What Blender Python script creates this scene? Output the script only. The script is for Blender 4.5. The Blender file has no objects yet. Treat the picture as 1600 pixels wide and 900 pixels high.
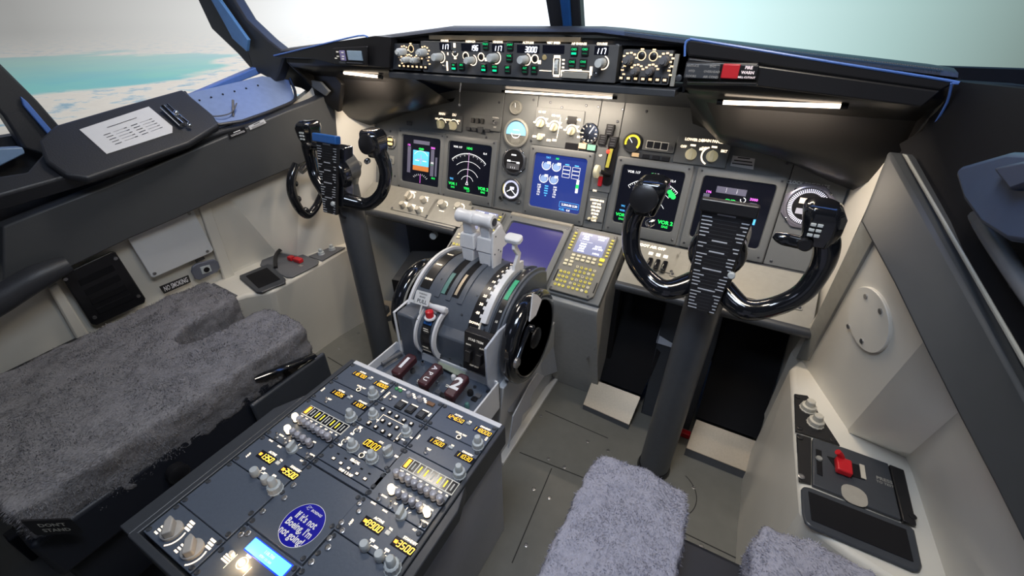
import bpy, bmesh, math, random
from math import sin, cos, pi, radians, sqrt
from mathutils import Vector, Matrix, noise
random.seed(7)
S = bpy.context.scene
COL = S.collection

# ---------------------------------------------------------------- camera
CAMP = Vector((0.5622, -0.5466, 1.1825)); YAW, PITCH, ROLL, FPX = 0.5094, 0.5652, -0.0118, 680.17
_f = Vector((-sin(YAW)*cos(PITCH), cos(YAW)*cos(PITCH), -sin(PITCH)))
_r0 = Vector((cos(YAW), sin(YAW), 0)); _u0 = _r0.cross(_f)
_r = _r0*cos(ROLL) + _u0*sin(ROLL); _u = _u0*cos(ROLL) - _r0*sin(ROLL)
cd = bpy.data.cameras.new('camera'); cam = bpy.data.objects.new('camera', cd); COL.objects.link(cam)
cd.sensor_width = 36; cd.lens = FPX*36/1600; cd.clip_start = 0.02; cd.clip_end = 20000
cam.matrix_world = Matrix(((_r.x, _u.x, -_f.x, CAMP.x), (_r.y, _u.y, -_f.y, CAMP.y), (_r.z, _u.z, -_f.z, CAMP.z), (0, 0, 0, 1)))
S.camera = cam

def V(*a): return Vector(a)
def ray(px, py): return _f + _r*((px-800)/FPX) + _u*((450-py)/FPX)
def AZ(px, py, z): d = ray(px, py); return CAMP + d*((z-CAMP.z)/d.z)      # where the sight line meets a level at height z
def AX(px, py, x): d = ray(px, py); return CAMP + d*((x-CAMP.x)/d.x)
def AY(px, py, y): d = ray(px, py); return CAMP + d*((y-CAMP.y)/d.y)

# ---------------------------------------------------------------- exposure, sky and lights
S.view_settings.view_transform = 'Standard'; S.view_settings.look = 'None'
S.view_settings.gamma = 1; S.view_settings.use_curve_mapping = False; S.view_settings.exposure = 0.0
W = bpy.data.worlds.new('sky'); S.world = W; W.use_nodes = True
def build_sky():
    nt = W.node_tree; nt.nodes.clear(); N = nt.nodes.new; L = nt.links.new
    tc = N('ShaderNodeTexCoord')
    d0 = Vector((-0.75, 1.0, 0.05)).normalized()
    dp = N('ShaderNodeVectorMath'); dp.operation = 'DOT_PRODUCT'; dp.inputs[1].default_value = d0
    nm = N('ShaderNodeVectorMath'); nm.operation = 'NORMALIZE'; L(tc.outputs['Generated'], nm.inputs[0]); L(nm.outputs[0], dp.inputs[0])
    cr = N('ShaderNodeValToRGB'); e = cr.color_ramp
    e.elements[0].position = 0.0; e.elements[0].color = (0.16, 0.22, 0.22, 1)
    e.elements[1].position = 1.0; e.elements[1].color = (1.25, 1.4, 1.8, 1)
    for p, c in ((0.25, (0.20, 0.27, 0.27)), (0.52, (0.33, 0.60, 0.58)), (0.72, (0.55, 0.98, 0.98)), (0.86, (1.0, 1.15, 1.3))):
        k = e.elements.new(p); k.color = (*c, 1)
    L(dp.outputs['Value'], cr.inputs[0])
    sp = N('ShaderNodeSeparateXYZ'); L(nm.outputs[0], sp.inputs[0])
    mr = N('ShaderNodeMapRange'); mr.inputs[1].default_value = 0.22; mr.inputs[2].default_value = 0.6; L(sp.outputs['Z'], mr.inputs[0])
    mx = N('ShaderNodeMix'); mx.data_type = 'RGBA'; L(mr.outputs[0], mx.inputs[0]); L(cr.outputs[0], mx.inputs[6]); mx.inputs[7].default_value = (0.35, 0.75, 2.2, 1)
    bg = N('ShaderNodeBackground'); L(mx.outputs[2], bg.inputs[0]); bg.inputs[1].default_value = 1.0
    o = N('ShaderNodeOutputWorld'); L(bg.outputs[0], o.inputs[0])
build_sky()
def area(name, loc, target, sx, sy, power, col):
    l = bpy.data.lights.new(name, 'AREA'); l.shape = 'RECTANGLE'; l.size = sx; l.size_y = sy; l.energy = power; l.color = col
    o = bpy.data.objects.new(name, l); COL.objects.link(o); o.location = loc
    o.rotation_euler = (Vector(target)-Vector(loc)).to_track_quat('-Z', 'Y').to_euler(); return o
# the dome light of the flight deck, overhead behind the seats, and cool light from the aisle behind
area('dome_light', (0.32, -0.35, 1.68), (0.15, 0.2, 0.4), 0.4, 0.3, 9.0, (0.72, 0.83, 1.0))
area('flood_light', (0.55, 0.0, 1.66), (0.35, 0.4, 0.3), 0.25, 0.2, 5.0, (1.0, 0.88, 0.70))
area('left_flood_light', (-0.45, 0.30, 1.60), (-.95, .30, 0.35), 0.25, 0.2, 5.0, (1.0, 0.90, 0.78))  # unseen fill lamp, added to brighten the left wall
area('aisle_light', (-0.35, -1.2, 1.62), (-0.3, 0.0, 0.4), 0.4, 0.3, 1.0, (0.66, 0.74, 1.0))

# ---------------------------------------------------------------- materials
MATS = {}
def mat(name, col, rough=0.5, metal=0.0, bump=0.0, bscale=60.0, emit=None, es=0.0, vary=0.06, coat=0.0, spec=0.5):
    if name in MATS: return MATS[name]
    m = bpy.data.materials.new(name); m.use_nodes = True; nt = m.node_tree; b = nt.nodes['Principled BSDF']
    b.inputs['Base Color'].default_value = (*col, 1); b.inputs['Roughness'].default_value = rough; b.inputs['Metallic'].default_value = metal
    b.inputs['Coat Weight'].default_value = coat; b.inputs['Specular IOR Level'].default_value = spec
    N = nt.nodes.new; L = nt.links.new
    if emit:
        b.inputs['Emission Color'].default_value = (*emit, 1); b.inputs['Emission Strength'].default_value = es
    else:
        tc = N('ShaderNodeTexCoord'); nz = N('ShaderNodeTexNoise'); nz.inputs['Scale'].default_value = bscale; nz.inputs['Detail'].default_value = 4
        L(tc.outputs['Object'], nz.inputs['Vector'])
        if vary:
            mx = N('ShaderNodeMix'); mx.data_type = 'RGBA'; L(nz.outputs[0], mx.inputs[0])
            mx.inputs[6].default_value = (*[c*(1-vary*2) for c in col], 1); mx.inputs[7].default_value = (*[min(1, c*(1+vary*2)) for c in col], 1)
            L(mx.outputs[2], b.inputs['Base Color'])
        if bump:
            bp = N('ShaderNodeBump'); bp.inputs['Strength'].default_value = bump; bp.inputs['Distance'].default_value = 0.002
            L(nz.outputs[0], bp.inputs['Height']); L(bp.outputs[0], b.inputs['Normal'])
    MATS[name] = m; return m
M_cream = mat('cream_liner', (0.70, 0.67, 0.60), 0.42, bump=0.12, bscale=14, vary=0.02)
M_white = mat('white_paint', (0.66, 0.67, 0.68), 0.4, bscale=20, vary=0.02)
M_grayband = mat('grey_liner', (0.048, 0.051, 0.055), 0.5, bump=0.1, bscale=40, vary=0.03)
M_dark = mat('dark_vinyl', (0.028, 0.030, 0.036), 0.42, bump=0.25, bscale=300)
M_hood = mat('hood_plastic', (0.009, 0.0085, 0.0085), 0.32, bump=0.1, bscale=200)
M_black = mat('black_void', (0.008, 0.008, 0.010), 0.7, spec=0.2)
M_gloss = mat('gloss_black', (0.008, 0.009, 0.012), 0.13, vary=0, coat=0.6)
M_blackp = mat('black_plastic', (0.012, 0.012, 0.014), 0.32)
M_mip = mat('panel_grey', (0.145, 0.155, 0.162), 0.42, bump=0.05, bscale=120, vary=0.02)
M_ped = mat('pedestal_plate', (0.092, 0.112, 0.150), 0.30, bump=0.08, bscale=150, vary=0.05)
M_pedside = mat('pedestal_skin', (0.42, 0.44, 0.50), 0.45, vary=0.03)
M_frame = mat('dark_frame', (0.045, 0.05, 0.06), 0.35, bscale=80)
M_steel = mat('steel', (0.42, 0.42, 0.43), 0.32, metal=0.9, bscale=90)
M_alu = mat('brushed_aluminium', (0.46, 0.38, 0.28), 0.42, metal=0.35, bscale=200)
M_floor = mat('floor_grey', (0.17, 0.17, 0.155), 0.36, bump=0.08, bscale=30, vary=0.06)
M_gap = mat('dark_seam', (0.02, 0.02, 0.02), 0.7)
M_quad = mat('quadrant_grey', (0.082, 0.096, 0.122), 0.38, bscale=90)
M_ivory = mat('ivory_metal', (0.74, 0.75, 0.78), 0.33, bscale=60, vary=0.03)
M_knob = mat('grey_knob', (0.50, 0.54, 0.56), 0.36, bscale=100)
M_knobdark = mat('dark_knob', (0.11, 0.115, 0.13), 0.4, bscale=100)
M_trim = mat('edge_trim', (0.27, 0.27, 0.25), 0.4)
M_red = mat('red_plastic', (0.52, 0.012, 0.02), 0.35)
M_maroon = mat('maroon_handle', (0.055, 0.014, 0.018), 0.3)
M_fleece = mat('sheepskin', (0.22, 0.215, 0.228), 0.95, bump=1.0, bscale=260, vary=0.22, spec=0.1)
M_fleece2 = mat('sheepskin_pale', (0.37, 0.37, 0.44), 0.95, bump=1.0, bscale=260, vary=0.12, spec=0.1)
M_fleeceb = mat('sheepskin_side', (0.23, 0.235, 0.25), 0.95, bump=1.0, bscale=380, vary=0.3, spec=0.1)
M_seatbase = mat('seat_frame', (0.016, 0.018, 0.026), 0.45)
M_bluerim = mat('blue_rim', (0.09, 0.19, 0.55), 0.3)  # blue sky light along edges, put into the colour
M_glow = mat('backlit_lettering', (0.9, 0.8, 0.6), 0.5, emit=(1.0, 0.80, 0.58), es=1.7)
M_glowdim = mat('lettering_pale', (0.62, 0.62, 0.58), 0.5, emit=(1.0, 0.9, 0.75), es=0.25)
M_glowhi = mat('lit_lens', (1, 0.9, 0.7), 0.4, emit=(1.0, 0.82, 0.55), es=6.0)
M_amber = mat('amber_digits', (0.9, 0.6, 0.05), 0.5, emit=(1.0, 0.50, 0.02), es=1.7)
M_orange = mat('amber_lamp', (0.9, 0.4, 0.05), 0.5, emit=(1.0, 0.34, 0.03), es=2.2)
M_wdig = mat('white_digits', (0.9, 0.9, 1), 0.5, emit=(0.8, 0.85, 1.0), es=2.6)
M_green = mat('green_lamp', (0.0, 0.5, 0.2), 0.5, emit=(0.0, 0.85, 0.35), es=1.1)
M_greend = mat('green_legend', (0.0, 0.35, 0.12), 0.5, emit=(0.01, 0.55, 0.16), es=0.9)
M_greens = mat('green_symbols', (0.0, 0.6, 0.1), 0.5, emit=(0.03, 0.9, 0.12), es=1.0)
M_whites = mat('white_symbols', (0.7, 0.7, 0.7), 0.5, emit=(0.8, 0.85, 0.9), es=0.85)
M_mag = mat('magenta_symbols', (0.6, 0.1, 0.6), 0.5, emit=(0.75, 0.15, 0.8), es=0.9)
M_cyan = mat('cyan_symbols', (0.1, 0.4, 0.8), 0.5, emit=(0.05, 0.42, 0.95), es=0.95)
M_brown = mat('horizon_brown', (0.35, 0.12, 0.03), 0.5, emit=(0.38, 0.13, 0.03), es=0.9)
M_yels = mat('yellow_symbols', (0.8, 0.7, 0.05), 0.5, emit=(0.9, 0.7, 0.05), es=1.0)
M_reds = mat('red_symbols', (0.8, 0.05, 0.03), 0.5, emit=(0.9, 0.08, 0.05), es=1.0)
M_scrblk = mat('screen_black', (0.004, 0.004, 0.006), 0.12, emit=(0.004, 0.005, 0.010), es=1.0)
M_scrblue = mat('screen_blue', (0.01, 0.02, 0.08), 0.15, emit=(0.018, 0.035, 0.22), es=1.0)
M_scrviolet = mat('screen_violet', (0.02, 0.02, 0.07), 0.15, emit=(0.045, 0.04, 0.17), es=1.0)
M_scrgrey = mat('screen_pale', (0.1, 0.1, 0.15), 0.2, emit=(0.22, 0.25, 0.42), es=1.0)
M_lamp = mat('strip_diffuser', (1, 0.9, 0.8), 0.5, emit=(1.0, 0.80, 0.60), es=5.0)
M_key = mat('yellow_key', (0.62, 0.55, 0.12), 0.5, emit=(0.8, 0.68, 0.06), es=0.22)
M_keyw = mat('pale_key', (0.6, 0.56, 0.42), 0.5, emit=(0.8, 0.7, 0.4), es=0.2)
M_paper = mat('white_card', (0.62, 0.63, 0.66), 0.5, vary=0.02)
M_ink = mat('dark_ink', (0.03, 0.03, 0.035), 0.6)
M_bluestk = mat('blue_sticker', (0.006, 0.006, 0.36), 0.3, vary=0, emit=None)
M_whiteink = mat('white_ink', (0.85, 0.85, 0.88), 0.5, vary=0)
M_lcd = mat('lcd_screen', (0.1, 0.5, 0.6), 0.4, emit=(0.20, 0.72, 0.85), es=1.0)
M_lcdrim = mat('lcd_rim', (0.01, 0.03, 0.4), 0.3, emit=(0.01, 0.06, 0.7), es=1.2)
M_chrome = mat('polished_metal', (0.7, 0.72, 0.75), 0.12, metal=1.0, vary=0)
M_bluecap = mat('blue_cap', (0.02, 0.10, 0.34), 0.28)
M_bolt = mat('bolt', (0.10, 0.105, 0.12), 0.3, metal=0.7)
M_teal = mat('teal_plastic', (0.09, 0.22, 0.20), 0.5)
M_glass = bpy.data.materials.new('window_glass'); M_glass.use_nodes = True
def _glass():
    nt = M_glass.node_tree; b = nt.nodes['Principled BSDF']; b.inputs['Base Color'].default_value = (0.96, 0.98, 1, 1)
    b.inputs['Roughness'].default_value = 0.0; b.inputs['Transmission Weight'].default_value = 1; b.inputs['IOR'].default_value = 1.0; b.inputs['Specular IOR Level'].default_value = 0.1
    b.inputs['Alpha'].default_value = 0.15
_glass()

# ---------------------------------------------------------------- mesh builder
class Fr:                                                                 # a panel's own axes: u right, v up the panel, n out of it
    def __init__(s, o, u, v): s.o = Vector(o); s.u = Vector(u).normalized(); s.v = Vector(v).normalized(); s.n = s.u.cross(s.v).normalized()
    def at(s, a, b, c=0.0): return s.o + s.u*a + s.v*b + s.n*c
    def px(s, x, y, c=0.0):
        d = ray(x, y); o = s.o + s.n*c; t = (o-CAMP).dot(s.n)/d.dot(s.n); q = CAMP + d*t - s.o; return q.dot(s.u), q.dot(s.v)
WLD = Fr((0, 0, 0), (1, 0, 0), (0, 1, 0))
WLOC = {}
_tcache = {}
def text_geo(s, bold=0.0):
    k = (s, bold)
    if k in _tcache: return _tcache[k]
    c = bpy.data.curves.new('t', 'FONT'); c.body = s; c.size = 1; c.resolution_u = 2; c.offset = bold; c.align_x = 'CENTER'; c.align_y = 'CENTER'
    o = bpy.data.objects.new('t', c); me = bpy.data.meshes.new_from_object(o)
    vs = [v.co.copy() for v in me.vertices]; fs = [list(p.vertices) for p in me.polygons]
    bpy.data.objects.remove(o); bpy.data.curves.remove(c); bpy.data.meshes.remove(me)
    _tcache[k] = (vs, fs); return _tcache[k]
def smooth_path(pts, k=6):
    pts = [Vector(p) for p in pts]; out = []
    for i in range(len(pts)-1):
        p0 = pts[max(i-1, 0)]; p1 = pts[i]; p2 = pts[i+1]; p3 = pts[min(i+2, len(pts)-1)]
        for j in range(k):
            t = j/k; out.append(0.5*((2*p1)+(p2-p0)*t+(2*p0-5*p1+4*p2-p3)*t*t+(3*p1-p0-3*p2+p3)*t**3))
    out.append(pts[-1]); return out
class MB:
    def __init__(s): s.v = []; s.f = []
    def add(s, vs, fs):
        b = len(s.v); s.v += [Vector(x) for x in vs]; s.f += [[i+b for i in f] for f in fs]; return s
    def box(s, fr, a, b, c, sa, sb, sc):                                  # centre and full sizes in the frame
        vs = [fr.at(a+i*sa/2, b+j*sb/2, c+k*sc/2) for k in (-1, 1) for j in (-1, 1) for i in (-1, 1)]
        return s.add(vs, [(0, 2, 3, 1), (4, 5, 7, 6), (0, 1, 5, 4), (2, 6, 7, 3), (0, 4, 6, 2), (1, 3, 7, 5)])
    def wbox(s, x0, x1, y0, y1, z0, z1): return s.box(WLD, (x0+x1)/2, (y0+y1)/2, (z0+z1)/2, abs(x1-x0), abs(y1-y0), abs(z1-z0))
    def prism(s, pts, off):
        pts = [Vector(p) for p in pts]; n = len(pts); off = Vector(off)
        return s.add(pts+[p+off for p in pts], [list(range(n))[::-1], list(range(n, 2*n))]+[(i, (i+1) % n, n+(i+1) % n, n+i) for i in range(n)])
    def fprism(s, fr, uv, c0, c1): return s.prism([fr.at(a, b, c0) for a, b in uv], fr.n*(c1-c0))
    def rrect(s, fr, a, b, sa, sb, r, c0, c1, k=4):
        uv = []
        for cx, cy, a0 in ((1, 1, 0), (-1, 1, 90), (-1, -1, 180), (1, -1, 270)):
            for i in range(k+1):
                t = radians(a0+90*i/k); uv.append((a+cx*(sa/2-r)+r*cos(t), b+cy*(sb/2-r)+r*sin(t)))
        return s.fprism(fr, uv, c0, c1)
    def ring_faces(s, rings, closed_caps=True):
        n = len(rings[0]); vs = [p for r in rings for p in r]; fs = []
        for i in range(len(rings)-1):
            for j in range(n): fs.append((i*n+j, i*n+(j+1) % n, (i+1)*n+(j+1) % n, (i+1)*n+j))
        if closed_caps: fs.append(list(range(n))[::-1]); fs.append([(len(rings)-1)*n+j for j in range(n)])
        return s.add(vs, fs)
    def lathe(s, o, ax, prof, seg=16, flute=0, fd=0.08):                  # prof: (radius, height) along ax
        ax = Vector(ax).normalized(); t = Vector((1, 0, 0)) if abs(ax.x) < .8 else Vector((0, 1, 0)); e1 = ax.cross(t).normalized(); e2 = ax.cross(e1); o = Vector(o)
        rings = [[o+ax*h+(e1*cos(2*pi*j/seg)+e2*sin(2*pi*j/seg))*r*(1-(fd if flute and j % 2 else 0)) for j in range(seg)] for r, h in prof]
        return s.ring_faces(rings)
    def cyl(s, p0, p1, r0, r1=None, seg=12):
        p0, p1 = Vector(p0), Vector(p1); r1 = r0 if r1 is None else r1; return s.lathe(p0, p1-p0, [(r0, 0), (r1, (p1-p0).length)], seg)
    def tube(s, pts, r, seg=10, k=5, flat=1.0, up=None):
        pts0 = [Vector(p) for p in pts]; rr = r if isinstance(r, (list, tuple)) else [r]*len(pts0)
        P = smooth_path(pts0, k) if k > 1 else pts0; R = []
        for i in range(len(P)):
            q = i/max(1, k if k > 1 else 1); a = min(int(q), len(rr)-1); b = min(a+1, len(rr)-1); R.append(rr[a]+(rr[b]-rr[a])*(q-a) if b != a else rr[a])
        T = (P[1]-P[0]).normalized(); n = Vector(up) if up else (Vector((0, 0, 1)) if abs(T.z) < .9 else Vector((0, 1, 0))); rings = []
        for i, p in enumerate(P):
            t = (P[min(i+1, len(P)-1)]-P[max(i-1, 0)]).normalized(); n = (n-t*n.dot(t)).normalized(); b = t.cross(n)
            rings.append([p+(n*cos(2*pi*j/seg)*flat+b*sin(2*pi*j/seg))*R[i] for j in range(seg)])
        return s.ring_faces(rings)
    def ball(s, c, r, seg=12, rings=7, sc=(1, 1, 1)):
        c = Vector(c); R = []
        for i in range(rings):
            t = pi*(i+.5)/rings; R.append([c+Vector((r*sin(t)*cos(2*pi*j/seg)*sc[0], r*sin(t)*sin(2*pi*j/seg)*sc[1], r*cos(t)*sc[2])) for j in range(seg)])
        return s.ring_faces(R)
    def text(s, fr, a, b, size, st, c=0.0006, bold=0.02, shear=0.0, sx=1.0, rot=0.0, center=True):
        vs, fs = text_geo(st, bold); cr, sr = cos(rot), sin(rot); o = []
        for p in vs:
            x = (p.x*sx+p.y*shear)*size; y = p.y*size; o.append(fr.at(a+x*cr-y*sr, b+x*sr+y*cr, c))
        return s.add(o, fs)
    def line(s, fr, a0, b0, a1, b1, w, c=0.0006):
        d = Vector((a1-a0, b1-b0)); n = Vector((-d.y, d.x)).normalized()*w/2
        return s.add([fr.at(a0+n.x, b0+n.y, c), fr.at(a0-n.x, b0-n.y, c), fr.at(a1-n.x, b1-n.y, c), fr.at(a1+n.x, b1+n.y, c)], [(0, 1, 2, 3)])
    def rect(s, fr, a, b, sa, sb, c=0.0006):
        return s.add([fr.at(a-sa/2, b-sb/2, c), fr.at(a+sa/2, b-sb/2, c), fr.at(a+sa/2, b+sb/2, c), fr.at(a-sa/2, b+sb/2, c)], [(0, 1, 2, 3)])
    def arc(s, fr, a, b, r, w, t0, t1, c=0.0006, k=20):
        n = len(s.v); q = []
        for i in range(k+1):
            t = radians(t0+(t1-t0)*i/k)
            q += [fr.at(a+(r-w/2)*cos(t), b+(r-w/2)*sin(t), c), fr.at(a+(r+w/2)*cos(t), b+(r+w/2)*sin(t), c)]
        return s.add(q, [(2*i, 2*i+1, 2*i+3, 2*i+2) for i in range(k)])
    def disc(s, fr, a, b, r, c=0.0006, k=20, sy=1.0):
        return s.add([fr.at(a+r*cos(2*pi*i/k), b+r*sy*sin(2*pi*i/k), c) for i in range(k)], [list(range(k))])
    SEG = {'0': 'abcdef', '1': 'bc', '2': 'abged', '3': 'abgcd', '4': 'fgbc', '5': 'afgcd', '6': 'afgedc', '7': 'abc', '8': 'abcdefg', '9': 'abcdfg'}
    def digits(s, fr, a, b, h, st, c=0.0008, w=None, th=None, shear=0.2, gap=1.5):
        w = w or h*0.5; th = th or h*0.15; x = a
        for ch in st:
            if ch == ' ': x += w*gap; continue
            if ch == '.': s.rect(fr, x-w*(gap-1)/2-th*.2, b-h/2+th/2, th, th, c); continue
            for g in s.SEG[ch]:
                P = {'a': (0, h/2, w, h/2), 'b': (w, h/2, w, 0), 'c': (w, 0, w, -h/2), 'd': (0, -h/2, w, -h/2), 'e': (0, -h/2, 0, 0), 'f': (0, 0, 0, h/2), 'g': (0, 0, w, 0)}[g]
                s.line(fr, x+P[0]+P[1]*shear, b+P[1], x+P[2]+P[3]*shear, b+P[3], th, c)
            x += w*gap
        return s
    def build(s, name, m, parent=None, smooth=40, bevel=0.0, bseg=2, kind=None, label=None, origin=None, subd=0):
        vs = s.v; lo = Vector((min(p.x for p in vs), min(p.y for p in vs), min(p.z for p in vs))); hi = Vector((max(p.x for p in vs), max(p.y for p in vs), max(p.z for p in vs)))
        o0 = Vector(origin) if origin else Vector(((lo.x+hi.x)/2, (lo.y+hi.y)/2, lo.z))
        me = bpy.data.meshes.new(name); me.from_pydata([p-o0 for p in vs], [], s.f)
        bm = bmesh.new(); bm.from_mesh(me)
        if all(len(f) < 3 for f in s.f): pass
        bmesh.ops.recalc_face_normals(bm, faces=bm.faces) if not getattr(s, 'flat', False) else None
        bm.to_mesh(me); bm.free()
        if smooth:
            me.shade_smooth(); me.set_sharp_from_angle(angle=radians(smooth))
        me.materials.append(m)
        o = bpy.data.objects.new(name, me); COL.objects.link(o); o.location = o0; WLOC[o.name] = o0
        if bevel:
            b = o.modifiers.new('bevel', 'BEVEL'); b.width = bevel; b.segments = bseg; b.limit_method = 'ANGLE'; b.angle_limit = radians(35)
            o.modifiers.new('wn', 'WEIGHTED_NORMAL').keep_sharp = False if False else True
        if subd: q = o.modifiers.new('subd', 'SUBSURF'); q.levels = subd; q.render_levels = subd
        if parent is not None: o.parent = parent; o.location = o0 - WLOC[parent.name]
        if kind: o['kind'] = kind
        if label: o['label'] = label
        return o
def thing(name, label, cat, loc, group=None):
    o = bpy.data.objects.new(name, None); COL.objects.link(o); o.empty_display_size = 0.03; o.location = loc; WLOC[o.name] = Vector(loc)
    o['label'] = label; o['category'] = cat
    if group: o['group'] = group
    return o
def tag(o, label, cat, group=None):
    o['label'] = label; o['category'] = cat
    if group: o['group'] = group
    return o
def struct(o): o['kind'] = 'structure'; return o
def screw(mb, fr, a, b, r=0.0042, c=0.0): return mb.lathe(fr.at(a, b, c), fr.n, [(r, 0), (r, 0.0012), (r*.7, 0.0018), (r*.65, .0012)], 10)

# ---------------------------------------------------------------- main planes
PED = Fr((0, 0, 0.407), (1, 0, 0), (0, 1, 0))
MT = 0.2605
MIP = Fr((0, 0.7048, 0.6288), (1, 0, 0), (0, sin(MT), cos(MT)))
FC = Fr((0, 0.45, 0.482), (1, 0, 0), (0, 0.8667, 0.499))
MCP = Fr((0, 0.49, 1.047), (1, 0, 0), (0, 0.03, 1))
CL = Fr((0, 0, 0.39), (1, 0, 0), (0, 1, 0))
CR = Fr((0, 0, 0.42), (1, 0, 0), (0, 1, 0))
WL = Fr((-0.95, 0, 0), (0, 1, 0), (0, 0, 1))      # left side wall, u forward, v up
WR = Fr((0.90, 0, 0), (0, -1, 0), (0, 0, 1))      # right side wall, u aft, v up

# ================================================================ THE SHELL
wu = Vector((0.16, 1.08, 0)).normalized()
WLT = Fr((-0.82, 0.58, 0), wu, (0, 0, 1))                                  # left liner, u forward
WRT = Fr((0.82, 0.58, 0), Vector((0.16, -1.08, 0)), (0, 0, 1))             # right liner, u aft
def on(fr, x, y, c=0.0): a, b = fr.px(x, y, c); return fr.at(a, b, c)
# floor of riveted plates
m = MB().wbox(-1.3, 1.3, -1.6, 1.0, -0.06, 0.0); struct(m.build('floor', M_floor))
m = MB()
F0 = Fr((0, 0, 0), (1, 0, 0), (0, 1, 0))
def floor_line(x0, y0, x1, y1, w=0.003):
    a, b = F0.px(x0, y0), F0.px(x1, y1); m.line(F0, a[0], a[1], b[0], b[1], w, 0.0008)
floor_line(812, 707, 965, 768); floor_line(862, 732, 800, 880); floor_line(852, 642, 950, 685); floor_line(1063, 830, 1150, 872); floor_line(512, 558, 540, 575)
c = F0.px(1040, 765); m.arc(F0, c[0]+.0, c[1]+.0, 0.085, .0025, -75, 60, .0008, 24)
m.build('trim_1', M_gap, kind='structure')
m = MB()
for x, y in [(834, 764), (858, 778), (822, 852), (882, 730), (857, 717), (950, 704), (1084, 762), (1096, 853), (918, 690), (845, 650), (1140, 700), (640, 590), (530, 545), (560, 520), (600, 600), (480, 620)]:
    a, b = F0.px(x, y); screw(m, F0, a, b, 0.0055)
m.build('trim_2', M_steel, kind='structure')
# rear wall, ceiling and outer skin that keep the sky out
m = MB().wbox(-1.35, 1.35, -1.62, -1.56, 0, 1.8); struct(m.build('wall_rear', M_grayband))
m = MB().prism([(-1.35, -1.6, 1.74), (1.35, -1.6, 1.74), (1.35, 0.30, 1.74), (0.9, 0.56, 1.60), (-0.9, 0.56, 1.60), (-1.35, 0.30, 1.74)], (0, 0, 0.06)); struct(m.build('ceiling', M_grayband))
# front bulkhead under the windscreen
m = MB().wbox(-1.3, 1.3, 0.98, 1.02, -0.06, 1.06); struct(m.build('wall_front', M_black))
_A, _B, _C = V(.782, .60, .40), V(.885, .35, .40), on(WRT, 1455, 520)
_v = (_C-_A); _u0 = (_A-_B).normalized(); _v = (_v-_u0*_v.dot(_u0)).normalized()
RWP = Fr(_A, _u0, _v)
def WRP(x, y, c=0): return on(RWP, x, y, c)
for s, nm in ((-1, 'wall_left'), (1, 'wall_right')):
    m = MB()
    wf = WLT if s < 0 else WRT
    if s < 0: up = [(-0.80, 0.60, 0.735), on(WLT, 480, 250)+V(-.04, 0, 0), on(WLT, 360, 300)+V(-.045, 0, 0), (-1.0, -0.55, 0.66), (-1.14, -1.56, 0.66)]
    else: up = [WRP(1364, 362), on(WRT, 1455, 520), on(WRT, 1513, 630), (0.985, -0.55, 0.74), (1.14, -1.56, 0.74)]
    lo = [(s*0.782, 0.60, 0.0), (s*0.885, 0.35, 0.0), (s*0.985, 0.33, 0.0), (s*1.03, -0.55, 0.0), (s*1.16, -1.56, 0.0)]
    mid = [(p[0], p[1], 0.40) for p in lo]
    P = [Vector(p) for p in lo+mid+list(up)]; n = 5; fs = []
    for r in range(2):
        for i in range(4):
            if s > 0 and i == 0 and r == 1: fs += [(n, n+1, 2*n+1), (n, 2*n+1, 2*n)]
            else: fs.append((r*n+i, r*n+i+1, (r+1)*n+i+1, (r+1)*n+i))
    q = [Vector((p.x+s*0.05, p.y, p.z)) for p in P]; b = len(P)
    m.add(P+q, fs+[tuple(i+b for i in f) for f in fs])
    struct(m.build(nm, M_cream, smooth=6))
    # grey padded band above the cream liner
    m = MB()
    if s < 0:
        lowr = [on(WLT, x, y) for x, y in [(524, 232), (500, 241), (430, 270), (350, 303), (270, 340), (195, 372), (100, 418), (0, 462)]]
        topr = [on(WLT, x, y) for x, y in [(515, 172), (492, 182), (440, 205), (352, 246), (262, 290), (170, 330), (90, 365), (0, 405)]]
        topr = [on(WLT, x, y) for x, y in [(516, 140), (490, 155), (445, 172), (340, 215), (255, 250), (160, 290), (80, 320), (0, 352)]]
    else:
        cc = [.075, .075, .06, .03, .012, .0, .0, .0]
        lowr = [on(WRT, x, y, c_) for c_, (x, y) in zip(cc, [(1363, 350), (1367, 356), (1420, 450), (1475, 560), (1530, 665), (1590, 775), (1640, 870), (1700, 985)])]
        topr = [on(WRT, x, y, c_*.4) for c_, (x, y) in zip(cc, [(1405, 238), (1412, 247), (1470, 345), (1530, 448), (1575, 525), (1620, 602), (1670, 690), (1730, 800)])]
    n = len(lowr); inn = Vector((-s*0.018, 0, 0)); out = Vector((s*0.03, 0, 0))
    A = [p+inn for p in lowr]; B = [p+inn for p in topr]; Cc = [p+out for p in topr]; D = [p+out for p in lowr]
    vs = []
    for i in range(n): vs += [A[i], B[i], Cc[i], D[i]]
    fs = [(4*i+j, 4*i+(j+1) % 4, 4*i+4+(j+1) % 4, 4*i+4+j) for i in range(n-1) for j in range(4)] + [(0, 1, 2, 3), (4*n-4, 4*n-3, 4*n-2, 4*n-1)]
    m.add(vs, fs); o = m.build('trim_3' if s < 0 else 'trim_4', M_grayband, smooth=30, bevel=0.004); struct(o)
    # backing behind the whole side above the liner up to the window
    ztop = 0.93 if s < 0 else 1.06
    m = MB().prism([(s*1.07, 0.62, 0.0), (s*1.09, 0.62, ztop), (s*1.12, -1.6, ztop), (s*1.12, -1.6, 0)], (s*0.04, 0, 0))
    struct(m.build('trim_5' if s < 0 else 'trim_6', M_dark))
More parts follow.
